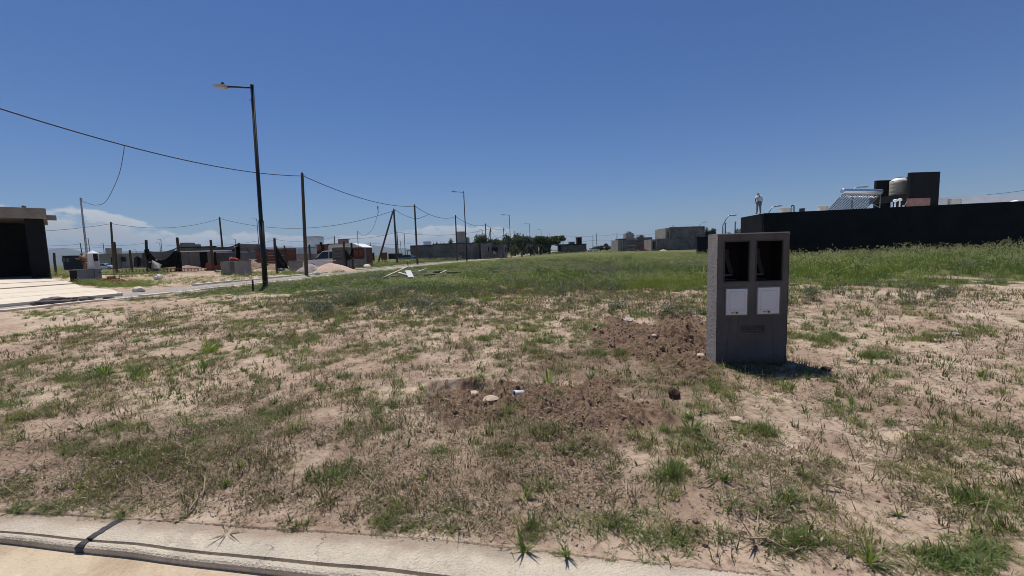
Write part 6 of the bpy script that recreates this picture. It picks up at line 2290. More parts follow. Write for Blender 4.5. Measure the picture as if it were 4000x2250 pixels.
# ------------------------------------------------------------------ low vegetation: prototypes kept out of the scene, scattered with geometry nodes
GM = {
    'mat': leaf_mat('creeping grass blades', [(0.125, 0.135, 0.045), (0.19, 0.20, 0.065), (0.27, 0.26, 0.105)], .42, .6, 3.0),
    'green': leaf_mat('fresh grass blades', [(0.070, 0.120, 0.036), (0.125, 0.185, 0.050), (0.21, 0.26, 0.085)], .45, .5, 3.0),
    'olive': leaf_mat('dull olive shoots', [(0.085, 0.085, 0.038), (0.13, 0.12, 0.055), (0.18, 0.155, 0.082)], .35, .6, 3.0),
    'straw': leaf_mat('dry straw', [(0.30, 0.235, 0.15), (0.40, 0.33, 0.22), (0.20, 0.145, 0.09)], .15, .7, 4.0),
    'litter': leaf_mat('dark plant litter', [(0.060, 0.040, 0.027), (0.12, 0.085, 0.056), (0.24, 0.175, 0.118)], .0, .9, 4.0),
    'field': leaf_mat('field grass blades', [(0.040, 0.076, 0.023), (0.084, 0.140, 0.034), (0.155, 0.215, 0.058)], .48, .55, .7),
    'lime': leaf_mat('lime green grass', [(0.10, 0.168, 0.025), (0.165, 0.235, 0.036), (0.25, 0.29, 0.07)], .48, .55, 1.5),
    'forb': leaf_mat('grey green weed leaves', [(0.045, 0.062, 0.038), (0.075, 0.095, 0.058), (0.11, 0.13, 0.085)], .25, .6, .8),
    'seed': leaf_mat('pale seed heads', [(0.40, 0.43, 0.24), (0.60, 0.60, 0.42), (0.24, 0.27, 0.12)], .5, .8, 2.0),
    'flower': leaf_mat('white weed flowers', [(0.55, 0.55, 0.48), (0.65, 0.64, 0.56), (0.5, 0.46, 0.3)], .2, .8, 2.0),
    'yellow': leaf_mat('yellow weed flowers', [(0.45, 0.36, 0.05), (0.52, 0.42, 0.07), (0.5, 0.45, 0.12)], .2, .8, 2.0),
}


class BL:
    """blade and leaf builder working on plain lists"""
    def __init__(s):
        s.v, s.f, s.m = [], [], []

    def blade(s, p, az, ln, w, lean, curl, mi=0, seg=3, flat=0.0):
        """ribbon starting at p, leaning outward from vertical by lean and curling down by curl"""
        x, y, z = p
        d = np.array([math.cos(az), math.sin(az)])
        sd = np.array([-d[1], d[0]])
        a = lean
        n0 = len(s.v)
        for i in range(seg + 1):
            t = i / seg
            ww = w * (1 - t ** 1.6) * .5 + w * .04
            s.v.append((x - sd[0] * ww, y - sd[1] * ww, z)); s.v.append((x + sd[0] * ww, y + sd[1] * ww, z))
            st = ln / seg
            x += d[0] * math.sin(a) * st; y += d[1] * math.sin(a) * st; z += math.cos(a) * st
            a = a + curl / seg
            if z < .004: z = .004
        for i in range(seg):
            b = n0 + 2 * i
            s.f.append((b, b + 1, b + 3, b + 2)); s.m.append(mi)
        return (x, y, z)

    def leaf(s, c, az, tilt, ln, w, mi=0):
        d = Vector((math.cos(az) * math.cos(tilt), math.sin(az) * math.cos(tilt), math.sin(tilt)))
        sd = Vector((-math.sin(az), math.cos(az), 0))
        c = Vector(c)
        n0 = len(s.v)
        for q in (c, c + d * ln * .5 + sd * w * .5, c + d * ln, c + d * ln * .5 - sd * w * .5):
            s.v.append(tuple(q))
        s.f.append((n0, n0 + 1, n0 + 2, n0 + 3)); s.m.append(mi)

    def spike(s, p, az, lean, ln, w, mi):
        """fat seed head: two crossed diamonds"""
        d = Vector((math.cos(az) * math.sin(lean), math.sin(az) * math.sin(lean), math.cos(lean)))
        p = Vector(p)
        for k in (0, 1.57):
            u = d.cross(Vector((math.cos(az + k + .3), math.sin(az + k + .3), .2))).normalized() * w
            n0 = len(s.v)
            for q in (p, p + d * ln * .45 + u, p + d * ln, p + d * ln * .45 - u):
                s.v.append(tuple(q))
            s.f.append((n0, n0 + 1, n0 + 2, n0 + 3)); s.m.append(mi)

    def mesh(s, name, mats):
        me = bpy.data.meshes.new(name)
        me.from_pydata(s.v, [], s.f)
        for m in mats: me.materials.append(GM[m] if isinstance(m, str) else m)
        me.polygons.foreach_set('material_index', s.m)
        me.update()
        return me


U = rnd.uniform


def pr_mat(seed, mats, n=70, spread=.10, h=(.02, .06), w=.0042):
    b = BL()
    for i in range(n):
        a, r = U(0, 6.28), spread * math.sqrt(rnd.random())
        b.blade((math.cos(a) * r, math.sin(a) * r, 0), U(0, 6.28), U(*h) * 1.3, w * U(.7, 1.3), U(.2, 1.3), U(.2, 1.0), 0 if rnd.random() < .75 else 1, 2)
    return b.mesh('creeping', mats)


def pr_shoots(seed, mats, n=6, h=(.05, .13), spread=.04, w=.005):
    b = BL()
    for i in range(n):
        a, r = U(0, 6.28), spread * rnd.random()
        p = (math.cos(a) * r, math.sin(a) * r, 0)
        for k in range(rnd.randint(2, 4)):
            b.blade(p, U(0, 6.28), U(*h) * U(.6, 1.1), w * U(.8, 1.3), U(.05, .55), U(.1, .9), 0 if rnd.random() < .8 else 1, 3)
    return b.mesh('shoots', mats)


def pr_tuft(seed, mats, n=34, h=(.10, .22), spread=.035, w=.007, lean=(.1, 1.0), curl=(.3, 1.4)):
    b = BL()
    for i in range(n):
        a, r = U(0, 6.28), spread * math.sqrt(rnd.random())
        b.blade((math.cos(a) * r, math.sin(a) * r, 0), a + U(-.7, .7), U(*h), w * U(.7, 1.3), U(*lean), U(*curl), 0 if rnd.random() < .82 else 1, 4)
    return b.mesh('tuft', mats)


def pr_straw(seed, mats, n=16, spread=.13, ln=(.05, .16)):
    b = BL()
    for i in range(n):
        a, r = U(0, 6.28), spread * math.sqrt(rnd.random())
        b.blade((math.cos(a) * r, math.sin(a) * r, U(.004, .02)), U(0, 6.28), U(*ln), U(.002, .005), U(1.35, 1.6), U(-.3, .35), 0 if rnd.random() < .6 else 1, 3)
    return b.mesh('straw', mats)


def pr_litter(seed, mats, n=60, spread=.14):
    b = BL()
    for i in range(n):
        a, r = U(0, 6.28), spread * math.sqrt(rnd.random())
        b.leaf((math.cos(a) * r, math.sin(a) * r, U(.003, .015)), U(0, 6.28), U(-.3, .6), U(.006, .03), U(.003, .009), rnd.choice([0, 0, 1]))
    return b.mesh('litter', mats)


def pr_field(seed, mats, n=26, h=(.18, .42), spread=.16, heads=4):
    b = BL()
    for i in range(n):
        a, r = U(0, 6.28), spread * math.sqrt(rnd.random())
        b.blade((math.cos(a) * r, math.sin(a) * r, 0), U(0, 6.28), U(*h), U(.005, .011), U(.05, .7), U(.2, 1.1), 0, 3)
    for i in range(heads):
        a, r = U(0, 6.28), spread * math.sqrt(rnd.random())
        az = U(0, 6.28)
        e = b.blade((math.cos(a) * r, math.sin(a) * r, 0), az, U(h[1] * .75, h[1] * 1.15), .003, U(.0, .25), U(.05, .4), 0, 3)
        b.spike(e, az, U(.2, 1.3), U(.05, .10), U(.006, .011), 1)
    return b.mesh('field_grass', mats)


def pr_forb(seed, mats, n=9, h=(.12, .30), spread=.12, fl=.25):
    b = BL()
    for i in range(n):
        a, r = U(0, 6.28), spread * math.sqrt(rnd.random())
        p = (math.cos(a) * r, math.sin(a) * r, 0)
        az, hh, ln = U(0, 6.28), U(*h), U(.0, .5)
        e = b.blade(p, az, hh, .004, ln, U(0, .4), 0, 3)
        k = int(hh / .018)
        for j in range(k):
            t = (j + .5) / k
            c = (p[0] + (e[0] - p[0]) * t, p[1] + (e[1] - p[1]) * t, e[2] * t)
            b.leaf(c, U(0, 6.28), U(-.2, .9), U(.025, .06) * (1.1 - .5 * t), U(.008, .016), 0)
        if rnd.random() < fl:
            b.spike(e, U(0, 6.28), U(.0, 1.2), U(.02, .035), U(.009, .015), 1)
    return b.mesh('forb', mats)


def proto_collection(name, meshes):
    c = bpy.data.collections.new(name)           # not linked to the scene: only the scattered copies exist there
    for i, me in enumerate(meshes):
        o = bpy.data.objects.new('%s_%02d' % (name, i), me)
        c.objects.link(o)
    return c


def scatter(name, pts, rot, scl, pid, coll, label=None):
    me = bpy.data.meshes.new(name)
    me.vertices.add(len(pts))
    me.vertices.foreach_set('co', np.asarray(pts, np.float32).ravel())
    for nm, typ, arr, key in (('rot', 'FLOAT_VECTOR', rot, 'vector'), ('scl', 'FLOAT_VECTOR', scl, 'vector'), ('pid', 'INT', pid, 'value')):
        at = me.attributes.new(nm, typ, 'POINT')
        at.data.foreach_set(key, np.asarray(arr, np.int32 if typ == 'INT' else np.float32).ravel())
    o = link(name, me)
    ng = bpy.data.node_groups.new(name, 'GeometryNodeTree')
    ng.interface.new_socket('Geometry', in_out='INPUT', socket_type='NodeSocketGeometry')
    ng.interface.new_socket('Geometry', in_out='OUTPUT', socket_type='NodeSocketGeometry')
    N = ng.nodes
    gi, go = N.new('NodeGroupInput'), N.new('NodeGroupOutput')
    iop = N.new('GeometryNodeInstanceOnPoints')
    ci = N.new('GeometryNodeCollectionInfo')
    ci.inputs['Collection'].default_value = coll
    ci.inputs['Separate Children'].default_value = True
    ci.inputs['Reset Children'].default_value = True
    def attr(nm, dt):
        n = N.new('GeometryNodeInputNamedAttribute')
        n.data_type = dt
        n.inputs['Name'].default_value = nm
        return [s_ for s_ in n.outputs if s_.enabled and s_.name == 'Attribute'][0]
    e2r = N.new('FunctionNodeEulerToRotation')
    L = ng.links
    L.new(gi.outputs[0], iop.inputs['Points'])
    L.new(ci.outputs[0], iop.inputs['Instance'])
    iop.inputs['Pick Instance'].default_value = True
    L.new(attr('pid', 'INT'), iop.inputs['Instance Index'])
    L.new(attr('rot', 'FLOAT_VECTOR'), e2r.inputs[0])
    L.new(e2r.outputs[0], iop.inputs['Rotation'])
    L.new(attr('scl', 'FLOAT_VECTOR'), iop.inputs['Scale'])
    L.new(iop.outputs[0], go.inputs[0])
    m = o.modifiers.new('scatter', 'NODES')
    m.node_group = ng
    tag(o, kind='stuff', label=label)
    return o


def proj(x, y, z):
    p = np.stack([x, y, z], -1) - EYE
    w = np.maximum(p @ FW, 1e-3)
    return p @ RT / w * FPX + 2000, 1125 - p @ UP / w * FPX


def off_drive(x, y):
    px, py = proj(x, y, gz(x, y))
    return ~((py > 1060) & (py < 1198) & (px < 185 + (py - 1088) * 5.2) & (y > 8) & (x < -8))


def ground_z(x, y):
    soil = soil_mask(x, y) * (np.hypot(x, y) < 14)
    return gz(x, y) + relief(x, y, soil)


def polar(n, r0, r1, a0, a1, power=1.0):
    """random ground points in a wedge; power 1 = even per area, 0.5 thins out with distance"""
    r = (r0 ** (power + 1) + rng.random(n) * (r1 ** (power + 1) - r0 ** (power + 1))) ** (1 / (power + 1))
    a = np.radians(a0 + (a1 - a0) * rng.random(n))
    return np.sin(a) * r, np.cos(a) * r


def finish(name, x, y, s, pid, coll, tilt=.12, label=None, flatz=None):
    n = len(x)
    z = ground_z(x, y) - .003
    rot = np.stack([rng.normal(0, tilt, n), rng.normal(0, tilt, n), rng.random(n) * 6.283], 1)
    if np.ndim(s) == 1:
        s = np.stack([s, s, s], 1)
    return scatter(name, np.stack([x, y, z], 1), rot, s, pid, coll, label)


# --- green patches read off the photo: centre and half sizes in photo pixels, kind, amount
PATCH = [
    (1025, 1195, 95, 22, 'tuft', 26), (1190, 1150, 60, 16, 'green', 20), (1258, 1205, 70, 26, 'forb', 40), (1367, 1172, 80, 26, 'forb', 40), (1304, 1265, 34, 14, 'tuft', 5),
    (1188, 1320, 62, 26, 'green', 34), (1143, 1320, 40, 20, 'mat', 18), (823, 1348, 40, 16, 'lime', 26), (412, 1455, 36, 16, 'broad', 7), (536, 1452, 50, 26, 'green', 20), (745, 1480, 120, 34, 'shoots', 70),
    (792, 1430, 26, 16, 'broad', 3), (326, 1490, 120, 30, 'green', 40), (60, 1590, 90, 36, 'green', 40), (90, 1530, 100, 24, 'shoots', 30), (670, 1560, 60, 22, 'shoots', 24), (900, 1430, 60, 24, 'olive', 20),
    (2080, 1318, 54, 44, 'green', 46), (2095, 1380, 36, 22, 'green', 24), (1887, 1320, 46, 20, 'green', 22), (1960, 1300, 60, 26, 'shoots', 24), (1817, 1382, 26, 16, 'tuft', 4), (1860, 1470, 60, 14, 'tuft', 5),
    (2330, 1382, 56, 16, 'green', 26), (2440, 1390, 50, 18, 'mat', 26), (2400, 1200, 60, 22, 'forb', 16), (2480, 1215, 50, 18, 'green', 12), (2620, 1225, 120, 22, 'forb', 26), (2730, 1215, 60, 20, 'green', 24),
    (2625, 1850, 70, 32, 'green', 36), (2530, 1725, 60, 32, 'mat', 40), (2143, 1690, 110, 34, 'mat', 70), (1864, 1725, 50, 22, 'green', 18), (1724, 1755, 50, 22, 'green', 22), (2003, 1770, 130, 40, 'mat', 70),
    (1350, 1848, 120, 34, 'mat', 90), (1290, 1870, 70, 26, 'green', 24), (620, 1790, 200, 40, 'mat', 120), (520, 1800, 120, 30, 'green', 40), (1475, 1650, 70, 26, 'mat', 40), (1365, 1690, 60, 28, 'mat', 40),
    (1085, 1615, 80, 24, 'green', 30), (880, 1655, 70, 26, 'mat', 44), (300, 1760, 140, 40, 'olive', 60), (3125, 1300, 90, 30, 'mat', 60), (3230, 1320, 70, 26, 'green', 34), (3400, 1395, 60, 18, 'green', 24),
    (3260, 1570, 56, 20, 'tuft', 8), (3480, 1585, 70, 22, 'tuft', 7), (3770, 1680, 110, 26, 'olive', 30), (2980, 1690, 80, 26, 'green', 40), (3110, 1945, 60, 30, 'tuft', 10), (3105, 2110, 120, 30, 'green', 60),
    (2640, 2100, 80, 26, 'mat', 40), (3725, 2180, 230, 60, 'green', 200), (3850, 2080, 140, 50, 'mat', 110), (2400, 2050, 80, 26, 'tuft', 6), (2080, 2060, 60, 24, 'mat', 26), (3850, 1960, 160, 60, 'mat', 70),
    (3340, 1195, 70, 26, 'tuft', 7), (3168, 1155, 40, 18, 'forb', 10), (3790, 1180, 110, 18, 'tuft', 10), (3695, 1150, 80, 18, 'forb', 18), (3620, 1240, 60, 14, 'mat', 24), (3540, 1190, 40, 16, 'green', 14),
    (3800, 1290, 70, 20, 'green', 26), (3650, 1310, 120, 24, 'mat', 60), (668, 1245, 120, 18, 'mat', 50), (930, 1195, 50, 16, 'green', 18), (560, 1270, 120, 16, 'olive', 40), (900, 1290, 80, 24, 'shoots', 36),
    (140, 1230, 120, 14, 'green', 50), (400, 1215, 220, 16, 'green', 90), (760, 1165, 260, 18, 'green', 150), (1050, 1135, 120, 16, 'lime', 70), (1640, 1200, 200, 30, 'forb', 60), (1480, 1230, 120, 24, 'shoots', 40),
    (1610, 1260, 70, 20, 'shoots', 26), (1720, 1230, 160, 26, 'olive', 60), (2000, 1210, 220, 30, 'olive', 80), (2240, 1190, 160, 26, 'olive', 60), (1624, 1265, 24, 12, 'lime', 8), (480, 2010, 60, 12, 'green', 12),
    (110, 1995, 120, 16, 'green', 60), (250, 1985, 110, 16, 'green', 50), (30, 1900, 90, 40, 'mat', 40), (1560, 2050, 120, 26, 'green', 40), (930, 2060, 90, 22, 'mat', 50), (1180, 2070, 90, 22, 'mat', 50),
    (1750, 2070, 60, 20, 'tuft', 5), (2120, 2160, 100, 14, 'broad', 5), (2260, 2160, 50, 10, 'broad', 2), (2700, 1700, 60, 40, 'tuft', 14), (2760, 1740, 40, 30, 'broad', 4), (2900, 1690, 60, 20, 'tuft', 6),
    (3340, 1600, 40, 14, 'tuft', 3), (3240, 1490, 30, 10, 'tuft', 3), (3060, 1510, 50, 16, 'tuft', 4), (2860, 1560, 40, 16, 'tuft', 3), (3620, 1760, 90, 20, 'olive', 26), (2270, 1780, 120, 30, 'mat', 50),
]


def build_small_plants():
    kinds = {
        'mat': [pr_mat(i, ['mat', 'olive']) for i in range(4)],
        'green': [pr_mat(i, ['green', 'mat'], 60, .085, (.035, .10), .0052) for i in range(4)],
        'lime': [pr_mat(i, ['lime', 'green'], 80, .08, (.03, .09), .005) for i in range(2)],
        'olive': [pr_mat(i, ['olive', 'straw'], 55, .11, (.02, .07), .0045) for i in range(4)],
        'shoots': [pr_shoots(i, ['green', 'olive']) for i in range(5)],
        'tuft': [pr_tuft(i, ['green', 'mat'] if i % 2 else ['mat', 'olive'], 24 + 5 * i, (.08, .22), .035, .0065, (.2, 1.35), (.2, 1.5)) for i in range(5)],
        'broad': [pr_tuft(i, ['green', 'lime'], 13, (.10, .20), .02, .020, (.1, 1.0), (.2, 1.2)) for i in range(3)],
        'forb': [pr_forb(i, ['forb', 'flower'], 8, (.06, .17), .07, .15) for i in range(4)],
        'straw': [pr_straw(i, ['straw', 'litter']) for i in range(5)],
        'litter': [pr_litter(i, ['litter', 'straw']) for i in range(4)],
        'stalk': [pr_tuft(i, ['straw', 'olive'] if i % 2 else ['olive', 'litter'], 5, (.06, .17), .03, .0045, (.7, 1.5), (-.5, .7)) for i in range(6)],
        'dshoot': [pr_shoots(i, ['olive', 'litter'], 4, (.03, .10), .05, .004) for i in range(4)],
    }
    order = list(kinds)
    base, meshes = {}, []
    for k in order:
        base[k] = (len(meshes), len(kinds[k]))
        meshes += kinds[k]
    coll = proto_collection('small_plant', meshes)
    X, Y_, S, I = [], [], [], []
    def addk(k, x, y, s, zf=1.0):
        b, n = base[k]
        edge = .45 + .55 * sstep(.0, .35, q_of(x, y))          # trampled low beside the kerb
        X.append(x); Y_.append(y); S.append(np.stack([s, s, s * zf * edge], 1)); I.append(b + rng.integers(0, n, len(x)))
    def clip_lot(x, y, edge=.02):
        return (q_of(x, y) > edge) & (s_of(x, y) > STREET_N + .35)
    # even cover driven by noise masks
    def cover(k, n, r0, r1, dens, s0, s1, a=62, power=.72, zf=1.0):
        x, y = polar(n, r0, r1, -a, a, power)
        d = dens(x, y)
        keep = (rng.random(n) < d) & clip_lot(x, y)
        x, y = x[keep], y[keep]
        addk(k, x, y, rng.uniform(s0, s1, len(x)), zf)
    sm = lambda x, y: 1 - .9 * sstep(.42, .8, soil_mask(x, y))
    nz = lambda x, y, f, sd: fbm(x * f, y * f, sd, 4)
    near_left = lambda x, y: sstep(1.2, -1.2, x + .8 * (fbm(x * 1.1, y * 1.1, 301, 3) - .5)) * sstep(2.9, .7, q_of(x, y) + .15 * x + 1.6 * (fbm(x * .9, y * .9, 305, 4) - .5)) * (.25 + .75 * sstep(.40, .58, fbm(x * 2.3, y * 2.3, 309, 4)))
    nearb = lambda x, y: sstep(2.2, .8, q_of(x, y)) * (1 - .35 * sstep(.7, .2, q_of(x, y)))
    g1 = lambda x, y: sstep(.50, .62, nz(x, y, 1.3, 101))
    g2 = lambda x, y: sstep(.52, .64, nz(x, y, 2.1, 111))
    far_f = lambda x, y: np.hypot(x, y) / np.interp(np.arctan2(x, y), FE_AZ, FE_R)
    nq = lambda x, y: sstep(1.9, .7, q_of(x, y))
    mid = lambda x, y: sstep(.9, 2.2, q_of(x, y))
    rightbare = lambda x, y: 1 - .78 * sstep(.35, .75, np.arctan2(x, y)) * mid(x, y)
    cover('litter', 34000, 1.5, 11, lambda x, y: (.30 + .35 * nq(x, y)) * sstep(.40, .60, nz(x, y, 2.4, 121)), .5, 1.4, power=.9)
    cover('straw', 12000, 1.5, 11, lambda x, y: (.28 + .35 * nq(x, y)) * sstep(.44, .6, nz(x, y, 1.9, 131)) * sm(x, y), .5, 1.2, power=.9)
    cover('mat', 34000, 1.5, 12, lambda x, y: .42 * sstep(.54, .60, nz(x, y, 1.8, 101)) * sm(x, y) * rightbare(x, y), .4, 1.15, power=.95, zf=.7)
    cover('olive', 30000, 1.5, 12, lambda x, y: .33 * sstep(.50, .58, nz(x, y, 2.3, 141)) * sm(x, y) * rightbare(x, y), .4, 1.1, power=.95, zf=.8)
    cover('green', 16000, 1.6, 12.5, lambda x, y: .62 * sstep(.54, .61, nz(x, y, 1.6, 111)) * sm(x, y) * rightbare(x, y), .35, 1.0, power=.95, zf=.8)
    cover('dshoot', 30000, 1.5, 12, lambda x, y: .34 * sstep(.44, .60, nz(x, y, 1.2, 151)) * (1 - .5 * nq(x, y)) * (.4 + .6 * sm(x, y)), .5, 1.25, power=.95)
    cover('shoots', 15000, 1.8, 13, lambda x, y: .34 * sstep(.46, .62, nz(x, y, .9, 161)) * sm(x, y) * (1 - .6 * nq(x, y)), .45, 1.05, power=.95)
    cover('broad', 2600, 1.7, 10, lambda x, y: .20 * sm(x, y), .25, .6, power=.9)
    cover('stalk', 5200, 1.55, 9, lambda x, y: (.14 + .12 * nq(x, y)) * sm(x, y), .5, 1.3, power=.85)
    cover('tuft', 2600, 1.8, 12, lambda x, y: .14 * sm(x, y) * (1 - .5 * nq(x, y)), .3, .7, power=.95)
    cover('shoots', 10000, 6, 14, lambda x, y: .6 * sstep(.55, 1.05, far_f(x, y)) * sstep(.40, .58, nz(x, y, .9, 171)), .7, 1.5, power=1)
    cover('forb', 6500, 6, 14, lambda x, y: .55 * sstep(.6, 1.05, far_f(x, y)) * sstep(.45, .60, nz(x, y, .8, 181)), .7, 1.5, power=1)
    cover('olive', 8000, 6, 14, lambda x, y: .7 * sstep(.6, 1.05, far_f(x, y)) * sstep(.42, .58, nz(x, y, .7, 191)), .9, 1.8, power=1)
    # left part near the kerb: dense brownish mat
    cover('olive', 1200, 1.7, 4.2, near_left, .5, 1.1, power=1)
    cover('litter', 1800, 1.7, 4.2, near_left, .7, 1.3, power=1)
    cover('mat', 2300, 1.7, 4.0, lambda x, y: near_left(x, y) * g1(x, y), .6, 1.1, power=1)
    # named patches
    for (cx, cy, a, b, k, n) in PATCH:
        if cy > 1500: n = int(n * (.42 if cy > 1940 else .7))
        m = int(n * (1.5 if cy < 1500 else 1.25))
        t, an = np.sqrt(rng.random(m)) * (1 + .45 * rng.normal(size=m)), rng.random(m) * 6.283
        gp = G(cx + a * t * np.cos(an), cy + b * t * np.sin(an))
        if m > 14:
            gp = gp[rng.random(m) < .18 + .82 * sstep(.40, .56, fbm(gp[:, 0] * 5 + cx, gp[:, 1] * 5, 401, 3))]
        sc_ = {'tuft': (.4, .85), 'broad': (.5, .9), 'forb': (.8, 1.6)}.get(k, (.35, 1.1))
        ok = clip_lot(gp[:, 0], gp[:, 1], .03)
        gp = gp[ok]
        sz = rng.uniform(*sc_, len(gp))
        addk(k, gp[:, 0], gp[:, 1], sz * (.8 if cy > 1600 else 1.0), .6 if cy > 1600 else .8)
        if k in ('green', 'mat', 'lime') and len(gp):
            j = rng.random(len(gp)) < .3
            addk('shoots', gp[j, 0], gp[j, 1], rng.uniform(.5, 1.0, j.sum()))
    x, y, s, i = (np.concatenate(v) for v in (X, Y_, S, I))
    # plants beside the kerb keep their whole spread on the soil
    spread = {'litter': .15, 'straw': .20, 'stalk': .16, 'mat': .11, 'olive': .12, 'green': .10, 'lime': .08, 'tuft': .13, 'broad': .12, 'forb': .09, 'shoots': .07, 'dshoot': .07}
    sp = np.zeros(len(meshes))
    for k in order:
        sp[base[k][0]:base[k][0] + base[k][1]] = spread[k]
    ok = q_of(x, y) > sp[i] * s[:, 0] * .80 - .01 * (rng.random(len(x)) < .3)
    x, y, s, i = x[ok], y[ok], s[ok], i[ok]
    finish('ground_grass', x, y, s, i, coll, .15, 'patchy low grass, shoots and straw on the bare sandy lot')

build_small_plants()


def build_field():
    meshes = [pr_field(i, ['field', 'seed']) for i in range(4)] + [pr_field(i, ['lime', 'seed'], 26, (.15, .32), .16, 2) for i in range(2)] + \
             [pr_forb(i, ['forb', 'flower'], 12, (.15, .36), .17, .5) for i in range(4)] + [pr_forb(i, ['field', 'yellow'], 12, (.12, .30), .16, .5) for i in range(2)] + \
             [pr_field(i, ['olive', 'seed'], 24, (.15, .36), .16, 6) for i in range(2)]
    coll = proto_collection('field_plant', meshes)
    X, Y_, S, I = [], [], [], []
    n = 62000
    x, y = polar(n, 6.5, 75, -64, 64, .15)
    c = field_cover(x, y)
    qx, qy = proj(x, y, gz(x, y))
    c = c * (1 - .85 * (np.abs(qx - 1650) < 165 - 40 * fbm(x * 2, y * 2, 501, 3)) * (np.abs(qy - 1074) < 26))
    keep = (rng.random(n) < c * 1.0) & (s_of(x, y) > STREET_N + .35)
    x, y = x[keep], y[keep]
    r = np.hypot(x, y)
    m = len(x)
    zone = fbm(x * .16, y * .28, 201, 4)
    z2 = fbm(x * .5, y * .7, 211, 4)
    lush = np.maximum(sstep(.44, .54, zone) * sstep(-.2, .15, np.arctan2(x, y)), .8 * sstep(.60, .68, zone))          # right half: light green seeded grass
    u = rng.random(m)
    pid = np.where(z2 > .56, 6 + rng.integers(0, 4, m), rng.integers(0, 4, m))
    pid = np.where(u < lush * .85, np.where(rng.random(m) < .65, 4 + rng.integers(0, 2, m), rng.integers(0, 4, m)), pid)
    pid = np.where((rng.random(m) < .06), 12 + rng.integers(0, 2, m), pid)
    pid = np.where((rng.random(m) < .03), 10 + rng.integers(0, 2, m), pid)
    s = rng.uniform(.65, 1.25, m) * (1 + .5 * sstep(14, 60, r)) * (.35 + 1.0 * fbm(x * .8, y * .8, 221, 4)) * (.70 + .3 * sstep(1.0, 1.5, r / np.interp(np.arctan2(x, y), FE_AZ, FE_R)))
    s = s * (1 - .45 * sstep(22, 28, y) * sstep(8, 14, x)) * (1 - .35 * sstep(30, 60, y)) * (1 - .55 * sstep(30, 55, y) * sstep(.20, .05, x / y))
    s = s * (1 - .45 * sstep(.12, -.12, np.arctan2(x, y)) * sstep(11, 15, r))
    w = s * (1 + .9 * sstep(20, 70, r)) * (1 + .5 * sstep(.12, -.12, np.arctan2(x, y)))
    X.append(x); Y_.append(y); S.append(np.stack([w, w, s * 1.0], 1)); I.append(pid)
    # lime green clover patch with yellow flowers in front of the field
    gp = G(2560 + 110 * rng.normal(size=420), 1110 + 10 * rng.normal(size=420))
    X.append(gp[:, 0]); Y_.append(gp[:, 1]); s = rng.uniform(.45, .85, 420); S.append(np.stack([s, s, s], 1)); I.append(np.where(rng.random(420) < .75, 4 + rng.integers(0, 2, 420), 10 + rng.integers(0, 2, 420)))
    # strip along the foot of the black house, a bit taller
    # verge and building site beyond the street
    n = 15000
    x, y = polar(n, 17, 80, -66, -6, .2)
    s_ = s_of(x, y)
    c = field_cover(x, y)
    keep = (rng.random(n) < c) & (s_ < -STREET_W - .3) & off_drive(x, y)
    x, y = x[keep], y[keep]
    m = len(x)
    s = rng.uniform(.35, .8, m) * (1 + .5 * sstep(25, 70, y))
    X.append(x); Y_.append(y); S.append(np.stack([s * 1.6, s * 1.6, s], 1)); I.append(np.where(rng.random(m) < .6, rng.integers(0, 2, m), np.where(rng.random(m) < .6, 12 + rng.integers(0, 2, m), 4 + rng.integers(0, 2, m))))
    # verge grass patches beyond the street (photo positions)
    for (cx, cy, a, b, k, hs) in ((480, 1108, 150, 15, 700, .45), (700, 1098, 140, 10, 200, .35), (1000, 1068, 140, 9, 300, .5), (1150, 1068, 50, 8, 160, .6), (250, 1075, 60, 14, 160, .5), (330, 1110, 60, 8, 100, .5),
                                  (1460, 1030, 90, 14, 500, .6), (580, 1075, 120, 8, 140, .4), (820, 1085, 90, 6, 70, .35), (225, 1055, 40, 14, 120, .6), (930, 1080, 60, 5, 70, .4)):
        t, an = np.sqrt(rng.random(k)) * (1 + .2 * rng.normal(size=k)), rng.random(k) * 6.283
        gp = G(cx + a * t * np.cos(an), cy + b * t * np.sin(an))
        ok = (s_of(gp[:, 0], gp[:, 1]) < -STREET_W - .3) & off_drive(gp[:, 0], gp[:, 1])
        gp = gp[ok]
        m = len(gp)
        s = rng.uniform(.7, 1.2, m) * hs
        X.append(gp[:, 0]); Y_.append(gp[:, 1]); S.append(np.stack([s * 1.5, s * 1.5, s], 1)); I.append(np.where(rng.random(m) < .5, rng.integers(0, 4, m), 4 + rng.integers(0, 2, m)))
    x, y, s, i = (np.concatenate(v) for v in (X, Y_, S, I))
    finish('field_grass', x, y, s, i, coll, .12, 'tall green grass and weeds with pale seed heads covering the lot')


build_field()


def build_clods():
    ms = [stone_mesh(60 + i, 'clod', 1, .75) for i in range(4)] + [stone_mesh(70 + i, 'pebble', 1, .6) for i in range(3)]
    coll = proto_collection('clod', ms)
    n = 60000
    x, y = polar(n, 1.6, 9, -60, 60, .8)
    d = soil_mask(x, y)
    keep = (rng.random(n) < np.clip(.40 * sstep(.35, 1.0, d) + .06 + .05 * d, 0, 1)) & (q_of(x, y) > .03)
    x, y, d = x[keep], y[keep], d[keep]
    m = len(x)
    s = np.exp(rng.normal(math.log(.0046), .66, m)) * (1 + .6 * (d > .7))
    s = np.minimum(s, .045)
    pale = (rng.random(m) > np.where(d > .3, .985, .6))
    s = np.where(pale, np.minimum(s, .011), s)
    pid = np.where(~pale, rng.integers(0, 4, m), 4 + rng.integers(0, 3, m))
    z = ground_z(x, y) + s * .25
    rot = rng.random((m, 3)) * 6.283
    scatter('soil_clods', np.stack([x, y, z], 1), rot, np.repeat(s[:, None], 3, 1), pid, coll, 'loose soil clods and pebbles on the dug patches')


